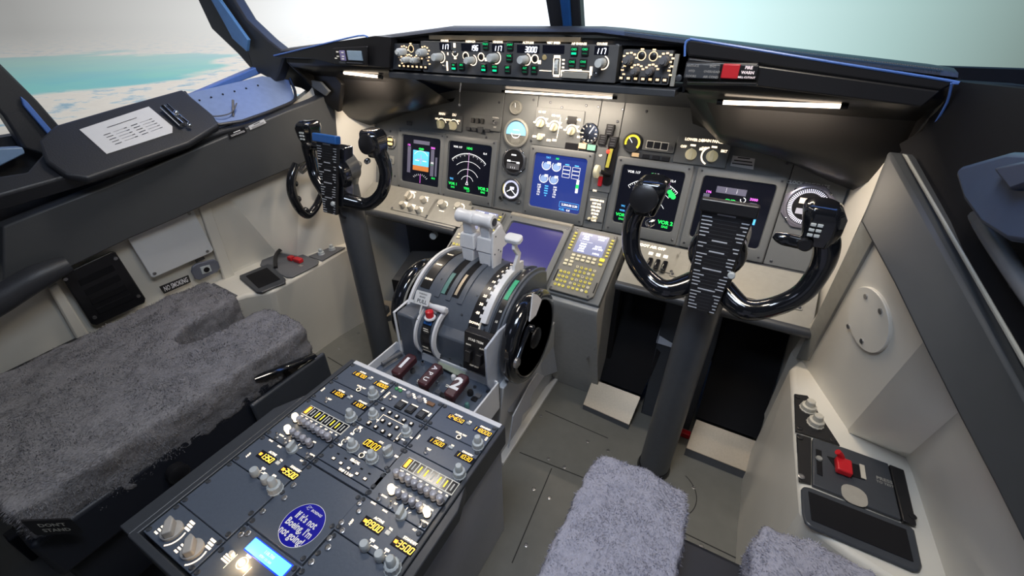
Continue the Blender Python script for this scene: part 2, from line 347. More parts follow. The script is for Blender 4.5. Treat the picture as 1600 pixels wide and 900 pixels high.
# front cream returns beside the instrument panel
for s, nm in ((-1, 'wall_forward_left'), (1, 'wall_forward_right')):
    m = MB()
    pts = [(s*0.782, 0.60), (s*0.80, 0.66), (s*0.80, 0.74), (s*0.82, 0.86), (s*0.90, 0.97)]
    if s < 0: base = [(-1.02, .40), (-0.93, .50), (-0.86, .56)]+[(-0.80, 0.61), (-0.79, 0.66), (-0.775, 0.73), (-0.77, 0.84)]
    else: base = [(0.803, 0.598), (0.795, 0.66), (0.79, 0.73), (0.785, 0.84)]
    n = len(base); vs = [Vector((x, y, 0.0)) for x, y in base]+[Vector((x, y, (.90 if x < -.9 else .955 if x < -.82 else 1.03))) for x, y in base]
    vs += [v+Vector((s*0.05, 0.03, 0)) for v in vs]
    fs = [(i, i+1, n+i+1, n+i) for i in range(n-1)]; m.add(vs, fs+[tuple(k+2*n for k in f) for f in fs])
    struct(m.build(nm, M_cream, smooth=60))
# right corner post trim strip that runs up in front of the grey band
m = MB(); pl = Fr((0.80, 0.60, 0), (0.16, -1.08, 0), (0, 0, 1))
_s = 1 if (CAMP-RWP.o).dot(RWP.n) > 0 else -1; m.prism([WRP(x, y, .005*_s) for x, y in [(1243, 560), (1261, 564), (1377, 352), (1351, 334)]], RWP.n*-.03*_s); m.build('trim_7', M_trim, kind='structure', bevel=.002)
m = MB(); m.prism([on(WRT, 1412, 240, .03), on(WRT, 1419, 242, .03), on(WRT, 1636, 612, .03), on(WRT, 1628, 616, .03)], (-0.004, 0, 0)); m.build('trim_8', M_trim, kind='structure', bevel=.002)
# side consoles
def console(nm, top, zt, base):
    m = MB(); n = len(top); vs = [Vector((x, y, zt)) for x, y in top]+[Vector((x, y, 0)) for x, y in base]
    m.add(vs, [list(range(n))]+[(i, (i+1) % n, n+(i+1) % n, n+i) for i in range(n)]); return struct(m.build(nm, M_cream, smooth=20, bevel=0.012, bseg=3))
console('trim_9', [CL.px(567, 372), CL.px(496, 414), CL.px(426, 455), CL.px(384, 461), CL.px(366, 467), CL.px(300, 482), (-1.04, -0.20), (-1.02, 0.62)], 0.39,
        [(-0.79, 0.63), (-0.82, 0.38), (-0.822, 0.135), (-0.85, 0.08), (-.89, .04), (-0.95, -0.05), (-1.04, -0.20), (-1.02, 0.62)])
rt = [CR.px(1236, 574), CR.px(1243, 690), CR.px(1252, 795), CR.px(1262, 818), CR.px(1330, 868), CR.px(1420, 925)]
console('trim_10', rt+[(1.04, -0.02), (1.04, 0.52), (0.80, 0.56)], 0.42, [(0.772, 0.52), (0.775, 0.30), (0.782, 0.10), (0.80, 0.06), (0.86, 0.02), (0.93, -0.03), (1.04, -0.06), (1.04, 0.52), (0.80, 0.56)])
# dark sill along the left side window
SIL = Fr((-0.87, 0.3, 0.90), wu, (-0.80, 0.0, 0.60))
def sil(x, y, c=0): return on(SIL, x, y, c)
m = MB(); m.prism([sil(0, 352), sil(80, 320), sil(160, 288), sil(255, 250), sil(340, 214), sil(445, 172), sil(455, 150), sil(440, 108), sil(412, 112), sil(250, 176), sil(118, 226), sil(60, 300), sil(-60, 330)], SIL.n*-0.05)
struct(m.build('trim_11', M_dark, bevel=.006))
# raised sill box that carries the card
m = MB(); m.prism([sil(92, 290), sil(118, 312), sil(150, 316), sil(300, 243), sil(345, 207), sil(337, 190), sil(297, 150), sil(205, 187), sil(112, 226), sil(85, 255)], SIL.n*0.022); struct(m.build('trim_12', M_dark, bevel=.007, bseg=3))
# blue grey tray beside it
tr = thing('sill_tray', 'shallow blue-grey metal tray with a cable on the left window sill', 'tray', sil(375, 165))
m = MB(); P = [sil(303, 150), sil(412, 112), sil(450, 116), sil(456, 146), sil(440, 163), sil(345, 204)]
m.prism(P, SIL.n*0.006); m.build('tray_base', mat('tray_metal', (0.20, 0.27, 0.46), 0.35), tr, bevel=.002)
m = MB(); m.tube([p+SIL.n*0.012 for p in [sil(300, 151), sil(345, 203), sil(440, 163), sil(457, 146), sil(451, 117)]], 0.005, 8, 3); m.build('tray_rim', M_dark, tr)
m = MB(); m.tube([sil(320, 178, .01), sil(335, 184, .012), sil(352, 182, .02), sil(365, 175, .02), sil(372, 160, .03)], 0.002, 6, 4); m.tube([sil(366, 182, .008), sil(367, 155, .03)], 0.0035, 8, 1); m.build('cable', M_knobdark, tr)
for i in range(6):
    p = sil(320+17*i, 158-6.3*i, .008); MB().lathe(p, SIL.n, [(0.003, 0), (0.003, 0.001)], 8).build('hole', M_black, tr)
# printed card
cdp = [sil(x, y, .0225) for x, y in [(143, 222), (246, 175), (277, 207), (276, 218), (178, 262)]]
t = thing('reference_card', 'white printed reference card stuck on the dark left window sill', 'card', sil(205, 220, .0225))
m = MB().prism(cdp, SIL.n*0.001); m.build('card', M_paper, t)
m = MB(); a = SIL.px(160, 225, .0236); b = SIL.px(250, 186, .0236)
cf = Fr(sil(150, 225, .0238), sil(240, 184, .0238)-sil(150, 225, .0238), SIL.n.cross(sil(240, 184, .0238)-sil(150, 225, .0238)))
W1 = (sil(240, 184, .0238)-sil(150, 225, .0238)).length; H1 = (sil(178, 262, .0238)-sil(150, 225, .0238)).length
m.rect(cf, W1*.55, -H1*.12, W1*.5, .0016)
for c0 in (0.15, 0.60):
    for i in range(5):
        y = -H1*(0.34+.11*i); m.rect(cf, W1*(c0+.06), y, W1*.11, .0018); m.rect(cf, W1*(c0+.26), y, W1*.20, .0006); m.rect(cf, W1*(c0+.37)*.98, y, W1*.05, .0018)
m.build('print', M_ink, t)
# polished clip on the sill
t = thing('window_latch', 'shiny metal latch cylinder at the front end of the dark sill box', 'latch', sil(280, 190, .03))
m = MB().cyl(sil(266, 175, .035), sil(291, 204, .035), .0085, seg=16); m.build('barrel', M_chrome, t)
m = MB().cyl(sil(272, 170, .04), sil(300, 200, .04), .0035); m.ball(sil(283, 184, .05), .007); m.ball(sil(301, 204, .035), .006); m.build('pin', M_chrome, t)
for nm, pts, mt, lab in (('caution_placard', [(355, 208), (382, 198), (386, 206), (359, 217)], M_blackp, 'small black caution placard on the edge of the left sill'), ('data_plate', [(388, 197), (412, 186), (416, 192), (391, 203)], M_paper, 'small pale data plate beside the black caution placard')):
    fr = Fr(WLT.o-WLT.n*-0.02, WLT.u, WLT.v)
    P = [on(WLT, x, y, .020) for x, y in pts]; t = thing(nm, lab, 'placard', P[0]); MB().prism(P, WLT.n*0.001).build('plate', mt, t)
    cc = sum(P, Vector())/4; uu = (P[1]-P[0]); f2 = Fr(cc, uu, WLT.n.cross(uu)); mm = MB()
    mm.rect(f2, 0, .004, uu.length*.4, .0022, .0016)
    for k in range(2): mm.rect(f2, 0, -.001-.003*k, uu.length*.8, .001, .0016)
    mm.build('print', M_whiteink if mt is M_blackp else M_ink, t)

# ---------------- window frames
def bar(nm, pts, off, m_, **k): mm = MB().prism(pts, off); return struct(mm.build(nm, m_, **k))
# centre post
C0 = [Vector(p) for p in ((-0.030, .70, 1.10), (0.115, .70, 1.10))]
bar('window_1', [AY(862, 60, .70), AY(909, 60, .70), AY(905, 0, .64), AY(893, -130, .52), AY(842, -130, .52), AY(852, 0, .64)], (0, .03, .01), M_dark, bevel=.004)
bar('window_2', [AY(884, 60, .695), AY(896, 60, .695), AY(892, 0, .635), AY(882, -130, .515), AY(866, -130, .515), AY(877, 0, .635)], (0, -.012, .0), M_bluecap, bevel=.003)
# left corner post with its pale wedge between windscreen and side window
bar('window_3', [AY(x, y, .5) for x, y in [(306, -6), (330, 45), (372, 85), (392, 108), (430, 128), (446, 84), (418, 62), (384, 30), (362, -6), (255, -170), (195, -170)]], (0, .04, 0), M_dark, bevel=.006)
bar('window_4', [AY(x, y, .49) for x, y in [(333, -4), (352, 30), (368, 60), (390, 80), (392, 62), (372, 34), (345, -4), (238, -170), (226, -170)]], (0, -.012, 0), mat('frame_blue', (0.10, 0.24, 0.50), .35), bevel=.002)
# left aft post, side window behind it
WN = Fr((-1.03, 0, 0), (0, 1, 0), (0, 0, 1))
bar('window_5', [on(WN, x, y) for x, y in [(0, 98), (60, 158), (119, 226), (104, 250), (78, 246), (38, 232), (6, 182), (-40, 130), (-330, -160), (-270, -160), (-40, 60)]], (-.04, 0, 0), M_dark, bevel=.006)
bar('window_6', [on(WN, x, y, .004) for x, y in [(30, 150), (40, 158), (88, 214), (82, 220), (34, 164)]], (.01, 0, 0), M_bluerim, bevel=.002)  # strip painted as the blue sky glow on the post edge
bar('window_7', [on(WN, x, y, .006) for x, y in [(0, 232), (36, 230), (40, 240), (0, 260), (-60, 280), (-60, 250)]], (-.03, 0, 0), mat('frame_pale_blue', (.18, .28, .45), .35), bevel=.003)
# lower rim of the left side window, the sky's blue painted on
bar('window_8', [on(WN, x, y) for x, y in [(118, 228), (416, 112), (412, 100), (300, 148), (117, 219)]], (-.03, 0, 0), M_bluerim, bevel=.003)
# headers out of view that close the shell
for s in (-1, 1):
    MB().prism([(s*1.03, 0.5, 1.34), (s*1.03, -0.25, 1.34), (s*1.03, -0.25, .9), (s*1.03, -1.6, .9), (s*1.03, -1.6, 1.76), (s*1.03, 0.5, 1.76)], (s*.05, 0, 0)).build('wall_upper_left' if s < 0 else 'wall_upper_right', M_grayband, kind='structure')
MB().prism([(-1.0, .50, 1.42), (1.0, .50, 1.42), (1.0, .5, 1.7), (-1.0, .5, 1.7)], (0, .05, 0)).build('trim_13', M_dark, kind='structure')
# right corner post and the dark shelf under it
bar('window_9', [(0.945, 0.60, 1.0), (0.945, 0.60, 1.5), (1.05, 0.45, 1.5), (1.05, .45, 1.0)], (.03, .04, 0), M_dark, bevel=.004)
bar('trim_14', [AY(1470, 126, .62), AY(1592, 134, .62), AY(1640, 140, .62), AY(1640, 300, .62), AY(1400, 260, .62)], (0, .04, 0), M_black, bevel=.004)
# dark sill and side of the right window
SR = Fr((0.86, 0.3, 0.92), (-wu.x, wu.y, 0), (0.55, 0, 0.84))
bar('trim_15', [on(WRT, x, y, .012) for x, y in [(1412, 247), (1405, 225), (1440, 205), (1485, 128), (1500, 128), (1700, 150), (1900, 500), (1730, 800), (1620, 602)]], (.03, 0, 0), M_black)
# window panes
def pane(nm, pts): mm = MB(); mm.prism(pts, (Vector(pts[1])-Vector(pts[0])).cross(Vector(pts[2])-Vector(pts[0])).normalized()*.004); struct(mm.build(nm, M_glass, smooth=0))
pane('window_10', [(-0.9, .80, 1.02), (-0.0, .80, 1.12), (-0.0, .60, 1.45), (-0.96, .56, 1.45)])
pane('window_11', [(0.07, .80, 1.12), (1.0, .72, 1.02), (1.0, .56, 1.45), (0.07, .60, 1.45)])
pane('window_12', [(-1.045, .50, .93), (-1.045, -.14, .84), (-1.045, -.14, 1.40), (-1.045, .50, 1.40)])

# ---------------- curved projection screen outside the windows, showing sky and coast
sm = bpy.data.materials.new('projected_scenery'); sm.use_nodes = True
def _screen():
    nt = sm.node_tree; nt.nodes.clear(); N = nt.nodes.new; L = nt.links.new
    def M(op, a, b=None, c=None):
        n = N('ShaderNodeMath'); n.operation = op
        for i, x in enumerate((a, b, c)):
            if x is None: continue
            if isinstance(x, (int, float)): n.inputs[i].default_value = x
            else: L(x, n.inputs[i])
        return n.outputs[0]
    def ramp(x, els, mode='LINEAR'):
        r = N('ShaderNodeValToRGB'); e = r.color_ramp; e.interpolation = mode
        e.elements[0].position, e.elements[0].color = els[0][0], (*els[0][1], 1); e.elements[1].position, e.elements[1].color = els[-1][0], (*els[-1][1], 1)
        for p, c in els[1:-1]: k = e.elements.new(p); k.color = (*c, 1)
        L(x, r.inputs[0]); return r.outputs[0]
    def mix(f, a, b, mode='MIX'):
        n = N('ShaderNodeMix'); n.data_type = 'RGBA'; n.blend_type = mode
        for i, x in ((0, f), (6, a), (7, b)):
            if isinstance(x, (int, float)): n.inputs[i].default_value = x
            elif isinstance(x, tuple): n.inputs[i].default_value = (*x, 1)
            else: L(x, n.inputs[i])
        return n.outputs[2]
    def comb(x, y): n = N('ShaderNodeCombineXYZ'); L(x, n.inputs[0]); L(y, n.inputs[1]); return n.outputs[0]
    def noise_(v, sc, det=5, ro=.6): n = N('ShaderNodeTexNoise'); n.inputs['Scale'].default_value = sc; n.inputs['Detail'].default_value = det; n.inputs['Roughness'].default_value = ro; L(v, n.inputs[0]); return n.outputs[0]
    tc = N('ShaderNodeTexCoord'); sp = N('ShaderNodeSeparateXYZ'); L(tc.outputs['Object'], sp.inputs[0])
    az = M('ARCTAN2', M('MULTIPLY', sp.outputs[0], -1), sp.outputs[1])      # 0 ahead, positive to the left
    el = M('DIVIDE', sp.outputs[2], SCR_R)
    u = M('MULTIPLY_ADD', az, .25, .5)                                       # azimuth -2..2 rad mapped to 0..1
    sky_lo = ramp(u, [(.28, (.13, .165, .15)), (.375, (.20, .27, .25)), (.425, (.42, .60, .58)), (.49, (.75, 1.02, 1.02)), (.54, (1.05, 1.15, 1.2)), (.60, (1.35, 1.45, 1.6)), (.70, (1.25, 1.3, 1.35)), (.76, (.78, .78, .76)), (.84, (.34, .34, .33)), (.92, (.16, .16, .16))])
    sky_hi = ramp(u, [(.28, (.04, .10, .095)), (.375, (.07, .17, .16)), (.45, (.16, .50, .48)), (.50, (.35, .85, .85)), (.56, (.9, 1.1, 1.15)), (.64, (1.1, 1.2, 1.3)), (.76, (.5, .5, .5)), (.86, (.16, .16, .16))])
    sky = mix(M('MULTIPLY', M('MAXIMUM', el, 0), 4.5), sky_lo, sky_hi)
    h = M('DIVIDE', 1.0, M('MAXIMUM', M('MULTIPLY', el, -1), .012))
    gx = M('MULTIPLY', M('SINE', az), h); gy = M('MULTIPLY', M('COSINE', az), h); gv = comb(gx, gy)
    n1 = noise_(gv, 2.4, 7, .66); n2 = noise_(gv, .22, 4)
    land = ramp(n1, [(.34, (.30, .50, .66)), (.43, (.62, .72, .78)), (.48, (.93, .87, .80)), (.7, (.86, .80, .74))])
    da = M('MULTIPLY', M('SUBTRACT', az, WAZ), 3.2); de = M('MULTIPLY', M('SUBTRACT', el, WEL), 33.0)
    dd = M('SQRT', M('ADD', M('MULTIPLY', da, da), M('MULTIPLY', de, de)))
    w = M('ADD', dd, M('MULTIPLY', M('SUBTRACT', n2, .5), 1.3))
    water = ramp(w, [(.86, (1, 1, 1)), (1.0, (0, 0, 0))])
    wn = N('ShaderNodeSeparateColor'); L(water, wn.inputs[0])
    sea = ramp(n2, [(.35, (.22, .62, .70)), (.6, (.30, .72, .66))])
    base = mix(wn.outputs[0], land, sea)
    lum = ramp(u, [(.60, (1.3, 1.3, 1.3)), (.70, (1.12, 1.12, 1.12)), (.78, (.86, .86, .86)), (.86, (.58, .6, .6)), (.94, (.4, .42, .42))])  # brightness falloff away from the glow, painted into the land colour
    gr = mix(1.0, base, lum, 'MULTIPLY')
    haze = ramp(M('MULTIPLY', el, -1), [(.02, (1, 1, 1)), (.10, (.12, .12, .12))]); hs = N('ShaderNodeSeparateColor'); L(haze, hs.inputs[0])  # distance haze painted into the projected picture
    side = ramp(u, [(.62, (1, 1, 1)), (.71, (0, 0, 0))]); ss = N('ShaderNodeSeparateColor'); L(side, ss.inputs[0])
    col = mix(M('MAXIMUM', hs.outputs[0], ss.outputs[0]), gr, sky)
    e = N('ShaderNodeEmission'); L(col, e.inputs[0]); e.inputs[1].default_value = 1.0; o = N('ShaderNodeOutputMaterial'); L(e.outputs[0], o.inputs[0])
SCR_R = 4.0
_w = (AX(60, 118, -1.03)-V(.25, -.25, 1.18)); _d = ray(70, 116); _q = CAMP-V(0, 0, 1.18); _t = (-(_q.x*_d.x+_q.y*_d.y)+sqrt((_q.x*_d.x+_q.y*_d.y)**2-(_d.x**2+_d.y**2)*(_q.x**2+_q.y**2-SCR_R**2)))/(_d.x**2+_d.y**2); _p = _q+_d*_t
WAZ = math.atan2(-_p.x, _p.y); WEL = _p.z/SCR_R
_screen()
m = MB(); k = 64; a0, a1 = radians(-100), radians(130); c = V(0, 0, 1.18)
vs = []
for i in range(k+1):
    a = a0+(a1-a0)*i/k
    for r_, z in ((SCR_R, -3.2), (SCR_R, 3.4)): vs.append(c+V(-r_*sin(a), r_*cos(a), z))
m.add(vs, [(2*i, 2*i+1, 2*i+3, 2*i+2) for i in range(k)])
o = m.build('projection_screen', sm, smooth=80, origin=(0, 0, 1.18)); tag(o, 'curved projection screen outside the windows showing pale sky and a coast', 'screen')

# ================================================================ GLARESHIELD
gs = thing('glareshield', 'black glareshield hood spanning the cockpit under the windscreen', 'glareshield', (0, .6, 1.04))
def gtop(x):
    a = abs(x); return 1.150 if a < .2 else 1.150-(a-.2)*.095
XS = [-.86, -.82, -.74, -.62, -.50, -.43, -.395, -.36, -.2, 0, .2, .33, .36, .395, .43, .50, .62, .74, .79, .82]
def mipedge(a):
    v = [(.0, .335), (.3, .325), (.47, .289), (.61, .25), (.745, .205), (.82, .185)]
    for (x0, y0), (x1, y1) in zip(v, v[1:]):
        if a <= x1: return y0+(y1-y0)*(a-x0)/(x1-x0)
    return v[-1][1]
# top skin with a padded front edge
rings = []
for x in XS:
    z = gtop(x); rings.append([V(x, .93, z-.035), V(x, .70, z-.004), V(x, .53, z+.004), V(x, .495, z), V(x, .486, z-.006), V(x, .50, z-.012), V(x, .56, z-.012), V(x, .93, z-.05)])
MB().ring_faces(rings).build('top_cover', M_dark, gs, smooth=60)
# seam of stitches along the padded edge
m = MB()
for i in range(150):
    x = .26+i*.0036
    z = gtop(x); m.box(WLD, x, .492, z+.0025, .0018, .008, .0012)
m.build('stitching', mat('stitch', (.10, .10, .10), .6), gs)
# brow: underside and front face
def brow(x0, x1, nm):
    rg = []
    n = 10
    for i in range(n+1):
        x = x0+(x1-x0)*i/n; a = abs(x); z = gtop(x)-.015; e = mipedge(a); pe = MIP.at(x, e, .004)
        bl = max(0, min(1, (a-.38)/.10))
        lowz = 1.040
        f = [V(x, .55, z), V(x, .492, z), V(x, .486, lowz+.012), V(x, .496, lowz), V(x, .54, lowz-.012-.006*bl), V(x, .58, lowz-.022-.018*bl), V(x, .64-.05*bl, lowz-.034-.062*bl), V(x, (pe.y+.64)/2-.045*bl, (pe.z+lowz-.034)/2-.052*bl), V(x, pe.y-.020, pe.z-.004*bl), V(x, pe.y-.004, pe.z), V(x, pe.y+.02, pe.z+.02)]
        rg.append(f)
    m = MB(); nn = len(rg[0]); vs = [p for r in rg for p in r]
    m.add(vs, [(i*nn+j, i*nn+j+1, (i+1)*nn+j+1, (i+1)*nn+j) for i in range(n) for j in range(nn-1)])
    m.build(nm, M_hood, gs, smooth=50)
brow(-.40, -.83, 'eyebrow_panel'); brow(.395, .815, 'eyebrow_panel')
# centre underside (the control panel sits above it)
m = MB(); m.add([V(-.41, .496, 1.036), V(.405, .496, 1.036), V(.405, .60, 1.012), V(.405, .80, .955), V(-.41, .80, .955), V(-.41, .60, 1.012)], [(0, 1, 2, 5), (5, 2, 3, 4)]); m.build('centre_underside', M_frame, gs, smooth=30)
m = MB(); m.add([V(-.40, .60, 1.045), V(.395, .60, 1.045), V(.395, .60, 1.12), V(-.40, .60, 1.12)], [(0, 1, 2, 3)]); m.prism([V(-.405, .49, 1.036), V(-.405, .49, 1.118), V(-.405, .6, 1.118), V(-.405, .6, 1.036)], (-.004, 0, 0)); m.prism([V(.396, .49, 1.036), V(.396, .49, 1.118), V(.396, .6, 1.118), V(.396, .6, 1.036)], (.004, 0, 0)); m.build('recess', M_black, gs, smooth=0)
MB().prism([AY(x, y, .57) for x, y in [(396, 100), (445, 86), (505, 92), (534, 132), (528, 176), (505, 158), (470, 138), (432, 128)]], (0, .02, 0)).build('corner_bracket', M_hood, gs, bevel=.004)
MB().prism([AY(x, y, .555) for x, y in [(478, 124), (500, 128), (514, 143), (508, 150), (490, 138)]], (0, .01, 0)).build('bracket_plate', M_mip, gs, bevel=.002)
# padded end ears
for s in (-1, 1):
    xx = .83 if s < 0 else .815
    z = gtop(.82)-.015; m = MB(); e = MIP.at(s*.82, .185, 0)
    m.prism([V(s*xx, .492, z), V(s*xx, .486, 1.052), V(s*xx, .496, 1.04), V(s*xx, .535, 1.0), V(s*xx, .57, .955), V(s*xx, .63, .87), V(s*xx, e.y-.02, e.z-.01), V(s*xx, e.y+.02, e.z), V(s*xx, .93, z-.03)], (s*.012, 0, 0)); m.build('end_cheek', M_hood, gs, bevel=.004)
# right shield lip, its rim coloured like the cool sky light on it
LP = Fr((0, .452, 0), (1, 0, 0), (0, 0, 1))
def lp(x, y): return on(LP, x, y)
m = MB(); m.prism([lp(1071, 70), lp(1077, 61), lp(1090, 62), lp(1486, 126), lp(1488, 133), lp(1470, 142), lp(1300, 118), lp(1180, 100), lp(1075, 88)], (0, .035, -.004)); m.build('shade_lip', M_blackp, gs, bevel=.004)
m = MB(); m.tube([lp(1070, 88), lp(1071, 68), lp(1078, 62), lp(1100, 64), lp(1300, 97), lp(1484, 126), lp(1487, 130)], .0022, 6, 4); m.tube([lp(1487, 130), AY(1480, 160, .47), AY(1460, 195, .5)], .002, 6, 3); m.build('rim', M_bluerim, gs)
m = MB(); m.prism([lp(1075, 90), lp(1185, 102), lp(1470, 142), lp(1440, 168), lp(1188, 136), lp(1072, 128)], (0, .03, 0)); m.build('shade_face', M_blackp, gs, bevel=.003)
m = MB(); LQ = Fr((0, .47, 0), (1, 0, 0), (0, 0, 1))
m.prism([on(LQ, 430, 88), on(LQ, 520, 66), on(LQ, 585, 56), on(LQ, 610, 58), on(LQ, 608, 106), on(LQ, 575, 104), on(LQ, 520, 100), on(LQ, 490, 92), on(LQ, 428, 90)], (0, .03, 0)); m.build('shade_face', M_blackp, gs, bevel=.004)
m = MB().tube([on(LQ, 428, 87), on(LQ, 500, 70), on(LQ, 560, 56), on(LQ, 575, 58)], .0022, 6, 3); m.build('rim', M_bluerim, gs)  # left lip, same sky blue painted along its edge
# light strips
def strip(nm, a, b, r, lab, power):
    t = thing(nm, lab, 'light', (a+b)/2); m = MB().cyl(a, b, r, seg=12); m.build('diffuser', M_lamp, t)
    d = (b-a).normalized()
    MB().cyl(a-d*.012, a, r*1.5).build('end_cap', M_blackp, t); MB().cyl(b, b+d*.012, r*1.5).build('end_cap', M_blackp, t)
    l = bpy.data.lights.new(nm+'_glow', 'AREA'); l.shape = 'RECTANGLE'; l.size = (b-a).length; l.size_y = .012; l.energy = power; l.color = (1, .84, .66)
    o = bpy.data.objects.new(nm+'_glow', l); COL.objects.link(o); c = (a+b)/2+V(0, 0, -.012); o.location = c
    y = Vector((0, 0.38, -1)).normalized(); x = d; z = -y; yy = z.cross(x).normalized(); o.matrix_world = Matrix(((x.x, yy.x, z.x, c.x), (x.y, yy.y, z.y, c.y), (x.z, yy.z, z.z, c.z), (0, 0, 0, 1)))
strip('panel_light', AY(790, 143, .68), AY(957, 153, .68), .0026, 'long warm light strip under the middle of the glareshield', 1.3)
strip('panel_light', AY(1130, 160, .52), AY(1313, 166, .52), .0042, 'bright warm light strip under the right end of the glareshield', 1.6)
strip('panel_light', AY(538, 114, .52), AY(592, 120, .52), .004, 'short warm light strip under the left end of the glareshield', 1.8)
for a, b in ((0.39, .46), (-.46, -.39)):
    pass

# ================================================================ CENTRE STAND AND THROTTLE QUADRANT
AFT = Fr((0, .135, 0), (1, 0, 0), (0, 0, 1))
QC = (0.335, 0.395); QR = 0.193; QX0, QX1 = -.165, .124
def qp(x, th, r=QR): t = radians(th); return V(x, QC[0]-r*cos(t), QC[1]+r*sin(t))
class QF:                                                                  # quadrant surface: u = x, v = angle in degrees
    def at(s, a, b, c=0.0): return qp(a, b, QR+c)
QS = QF()
def qang(px, py, r=QR):
    d = ray(px, py); o = CAMP; dy, dz = o.y-QC[0], o.z-QC[1]
    A = d.y*d.y+d.z*d.z; B = 2*(d.y*dy+d.z*dz); Cc = dy*dy+dz*dz-r*r; D = B*B-4*A*Cc
    if D < 0: t = -B/(2*A)
    else: t = (-B-sqrt(D))/(2*A)
    p = o+d*t; return p.x, math.degrees(math.atan2(p.z-QC[1], QC[0]-p.y))
def qstrip(mb, x0, x1, t0, t1, r0, r1, k=None):
    k = k or max(2, int(abs(t1-t0)/5)); rg = []
    for i in range(k+1):
        t = t0+(t1-t0)*i/k; rg.append([qp(x0, t, r0), qp(x0, t, r1), qp(x1, t, r1), qp(x1, t, r0)])
    return mb.ring_faces(rg)
tq = thing('throttle_quadrant', 'grey throttle quadrant with curved top and white levers on the centre stand', 'throttle', (0, .3, 0))
m = MB()
prof = [V(0, .14, .36), V(0, .14, .475)]+[qp(0, 29+ (125-29)*i/16) for i in range(17)]+[V(0, .47, .36)]
rgs = [[V(x, p.y, p.z) for p in prof] for x in (QX0+.0, QX1)]
m.ring_faces(rgs); m.build('housing', M_quad, tq, smooth=25, bevel=.004)
m = MB(); m.ring_faces([[V(a, .15, .36), V(b, .15, .36), V(b, .62, .36), V(a, .62, .36)] if z else [V(a2, .16, 0), V(b2, .16, 0), V(b2, .62, 0), V(a2, .62, 0)] for z, a, b, a2, b2 in ((0, 0, 0, -.10, .10), (1, -.165, .145, 0, 0))]); m.build('stand', M_white, tq, smooth=20, bevel=.003)
m = MB().wbox(.098, .122, .17, .62, 0, .014); m.wbox(-.122, -.098, .17, .62, 0, .014)
for s in (1, -1): MB().wbox(s*.098, s*.124, .17, .63, 0, .014).build('foot_flange', M_white, tq, bevel=.002)
# document pocket on the right of the stand
pk = [AX(x, y, .155) for x, y in [(868, 584), (838, 574), (826, 612), (822, 650), (800, 690), (795, 725)]]
pk = [AX(x, y, .145) for x, y in [(838, 583), (849, 587), (828, 617), (829, 634), (815, 648), (812, 663), (795, 690), (793, 700), (800, 650), (826, 600)]]
MB().prism(pk, (.004, 0, 0)).build('document_pocket', M_pedside, tq, bevel=.001)
# white right skirt
sk = [AX(x, y, .128) for x, y in [(759, 546), (780, 518), (800, 500), (845, 470), (868, 505), (874, 580), (845, 590), (822, 640), (795, 645), (762, 602)]]
MB().prism(sk, (-.006, 0, 0)).build('side_skirt', mat('skirt_white', (.50, .54, .62), .4), tq, bevel=.002)
# raised edges and slots of the curved top
m = MB(); qstrip(m, QX0-.004, QX0+.004, 28, 125, QR-.03, QR+.008); m.build('edge_rail', M_ivory, tq, smooth=30)
for x0, x1, t0, t1, r in ((-.098, -.083, 48, 118, .004), (-.061, -.046, 48, 118, .004), (-.024, -.008, 48, 118, .004)):
    m = MB(); qstrip(m, x0, x1, t0, t1, QR-.002, QR+r); m.build('slot_rail', M_quad, tq, smooth=30, bevel=.001)
for x0, x1, t0, t1 in ((-.083, -.061, 52, 118), (-.046, -.024, 52, 118)):
    m = MB(); qstrip(m, x0, x1, t0, t1, QR-.004, QR+.0012); m.build('lever_slot', M_black, tq, smooth=30)
m = MB(); qstrip(m, -.082, -.070, 52, 72, QR-.003, QR+.0022); m.build('slot_insert', M_teal, tq, smooth=30)
m = MB(); qstrip(m, -.042, -.034, 54, 74, QR-.003, QR+.0022); m.build('slot_insert', M_alu, tq, smooth=30)
# left scale (speed brake) and right scale (flap positions)
def scale(nm, x0, x1, t0, t1, words, ws, side):
    m = MB(); qstrip(m, x0, x1, t0, t1, QR-.002, QR+.0025); o = m.build(nm, M_blackp, tq, smooth=30)
    g = MB()
    for t, wd, hh in words:
        p = qp((x0+x1)/2, t, QR+.0028); q = qp((x0+x1)/2, t+2, QR+.0028); f = Fr(p, (1, 0, 0), q-p)
        g.text(f, 0, 0, hh, wd, bold=.03, sx=ws)
    g.build('scale_lettering', M_glow, o)
scale('speed_brake_scale', -.152, -.122, 52, 104, [(60, 'DOWN', .008), (76, 'ARMED', .007), (92, 'FLIGHT', .007)], .9, 0)
scale('flap_scale', .030, .060, 30, 112, [(33, 'FLAP', .008), (38, 'DOWN', .008), (46, '40', .010), (53, '30', .010), (60, '25', .010), (67, '15', .010), (74, '10', .010), (81, '5', .010), (88, '2', .010), (95, '1', .010), (104, 'UP', .010)], 1.1, 0)
m = MB(); qstrip(m, .0605, .0635, 30, 112, QR-.002, QR+.004); m.build('scale_edge', M_glowdim, tq, smooth=30)
# toothed flap gate
m = MB(); qstrip(m, .066, .082, 40, 92, QR-.003, QR+.016)
for i in range(9):
    t = 43+6*i; qstrip(m, .060, .068, t, t+2.6, QR+.004, QR+.016)
m.build('flap_gate', M_ivory, tq, smooth=30, bevel=.001)
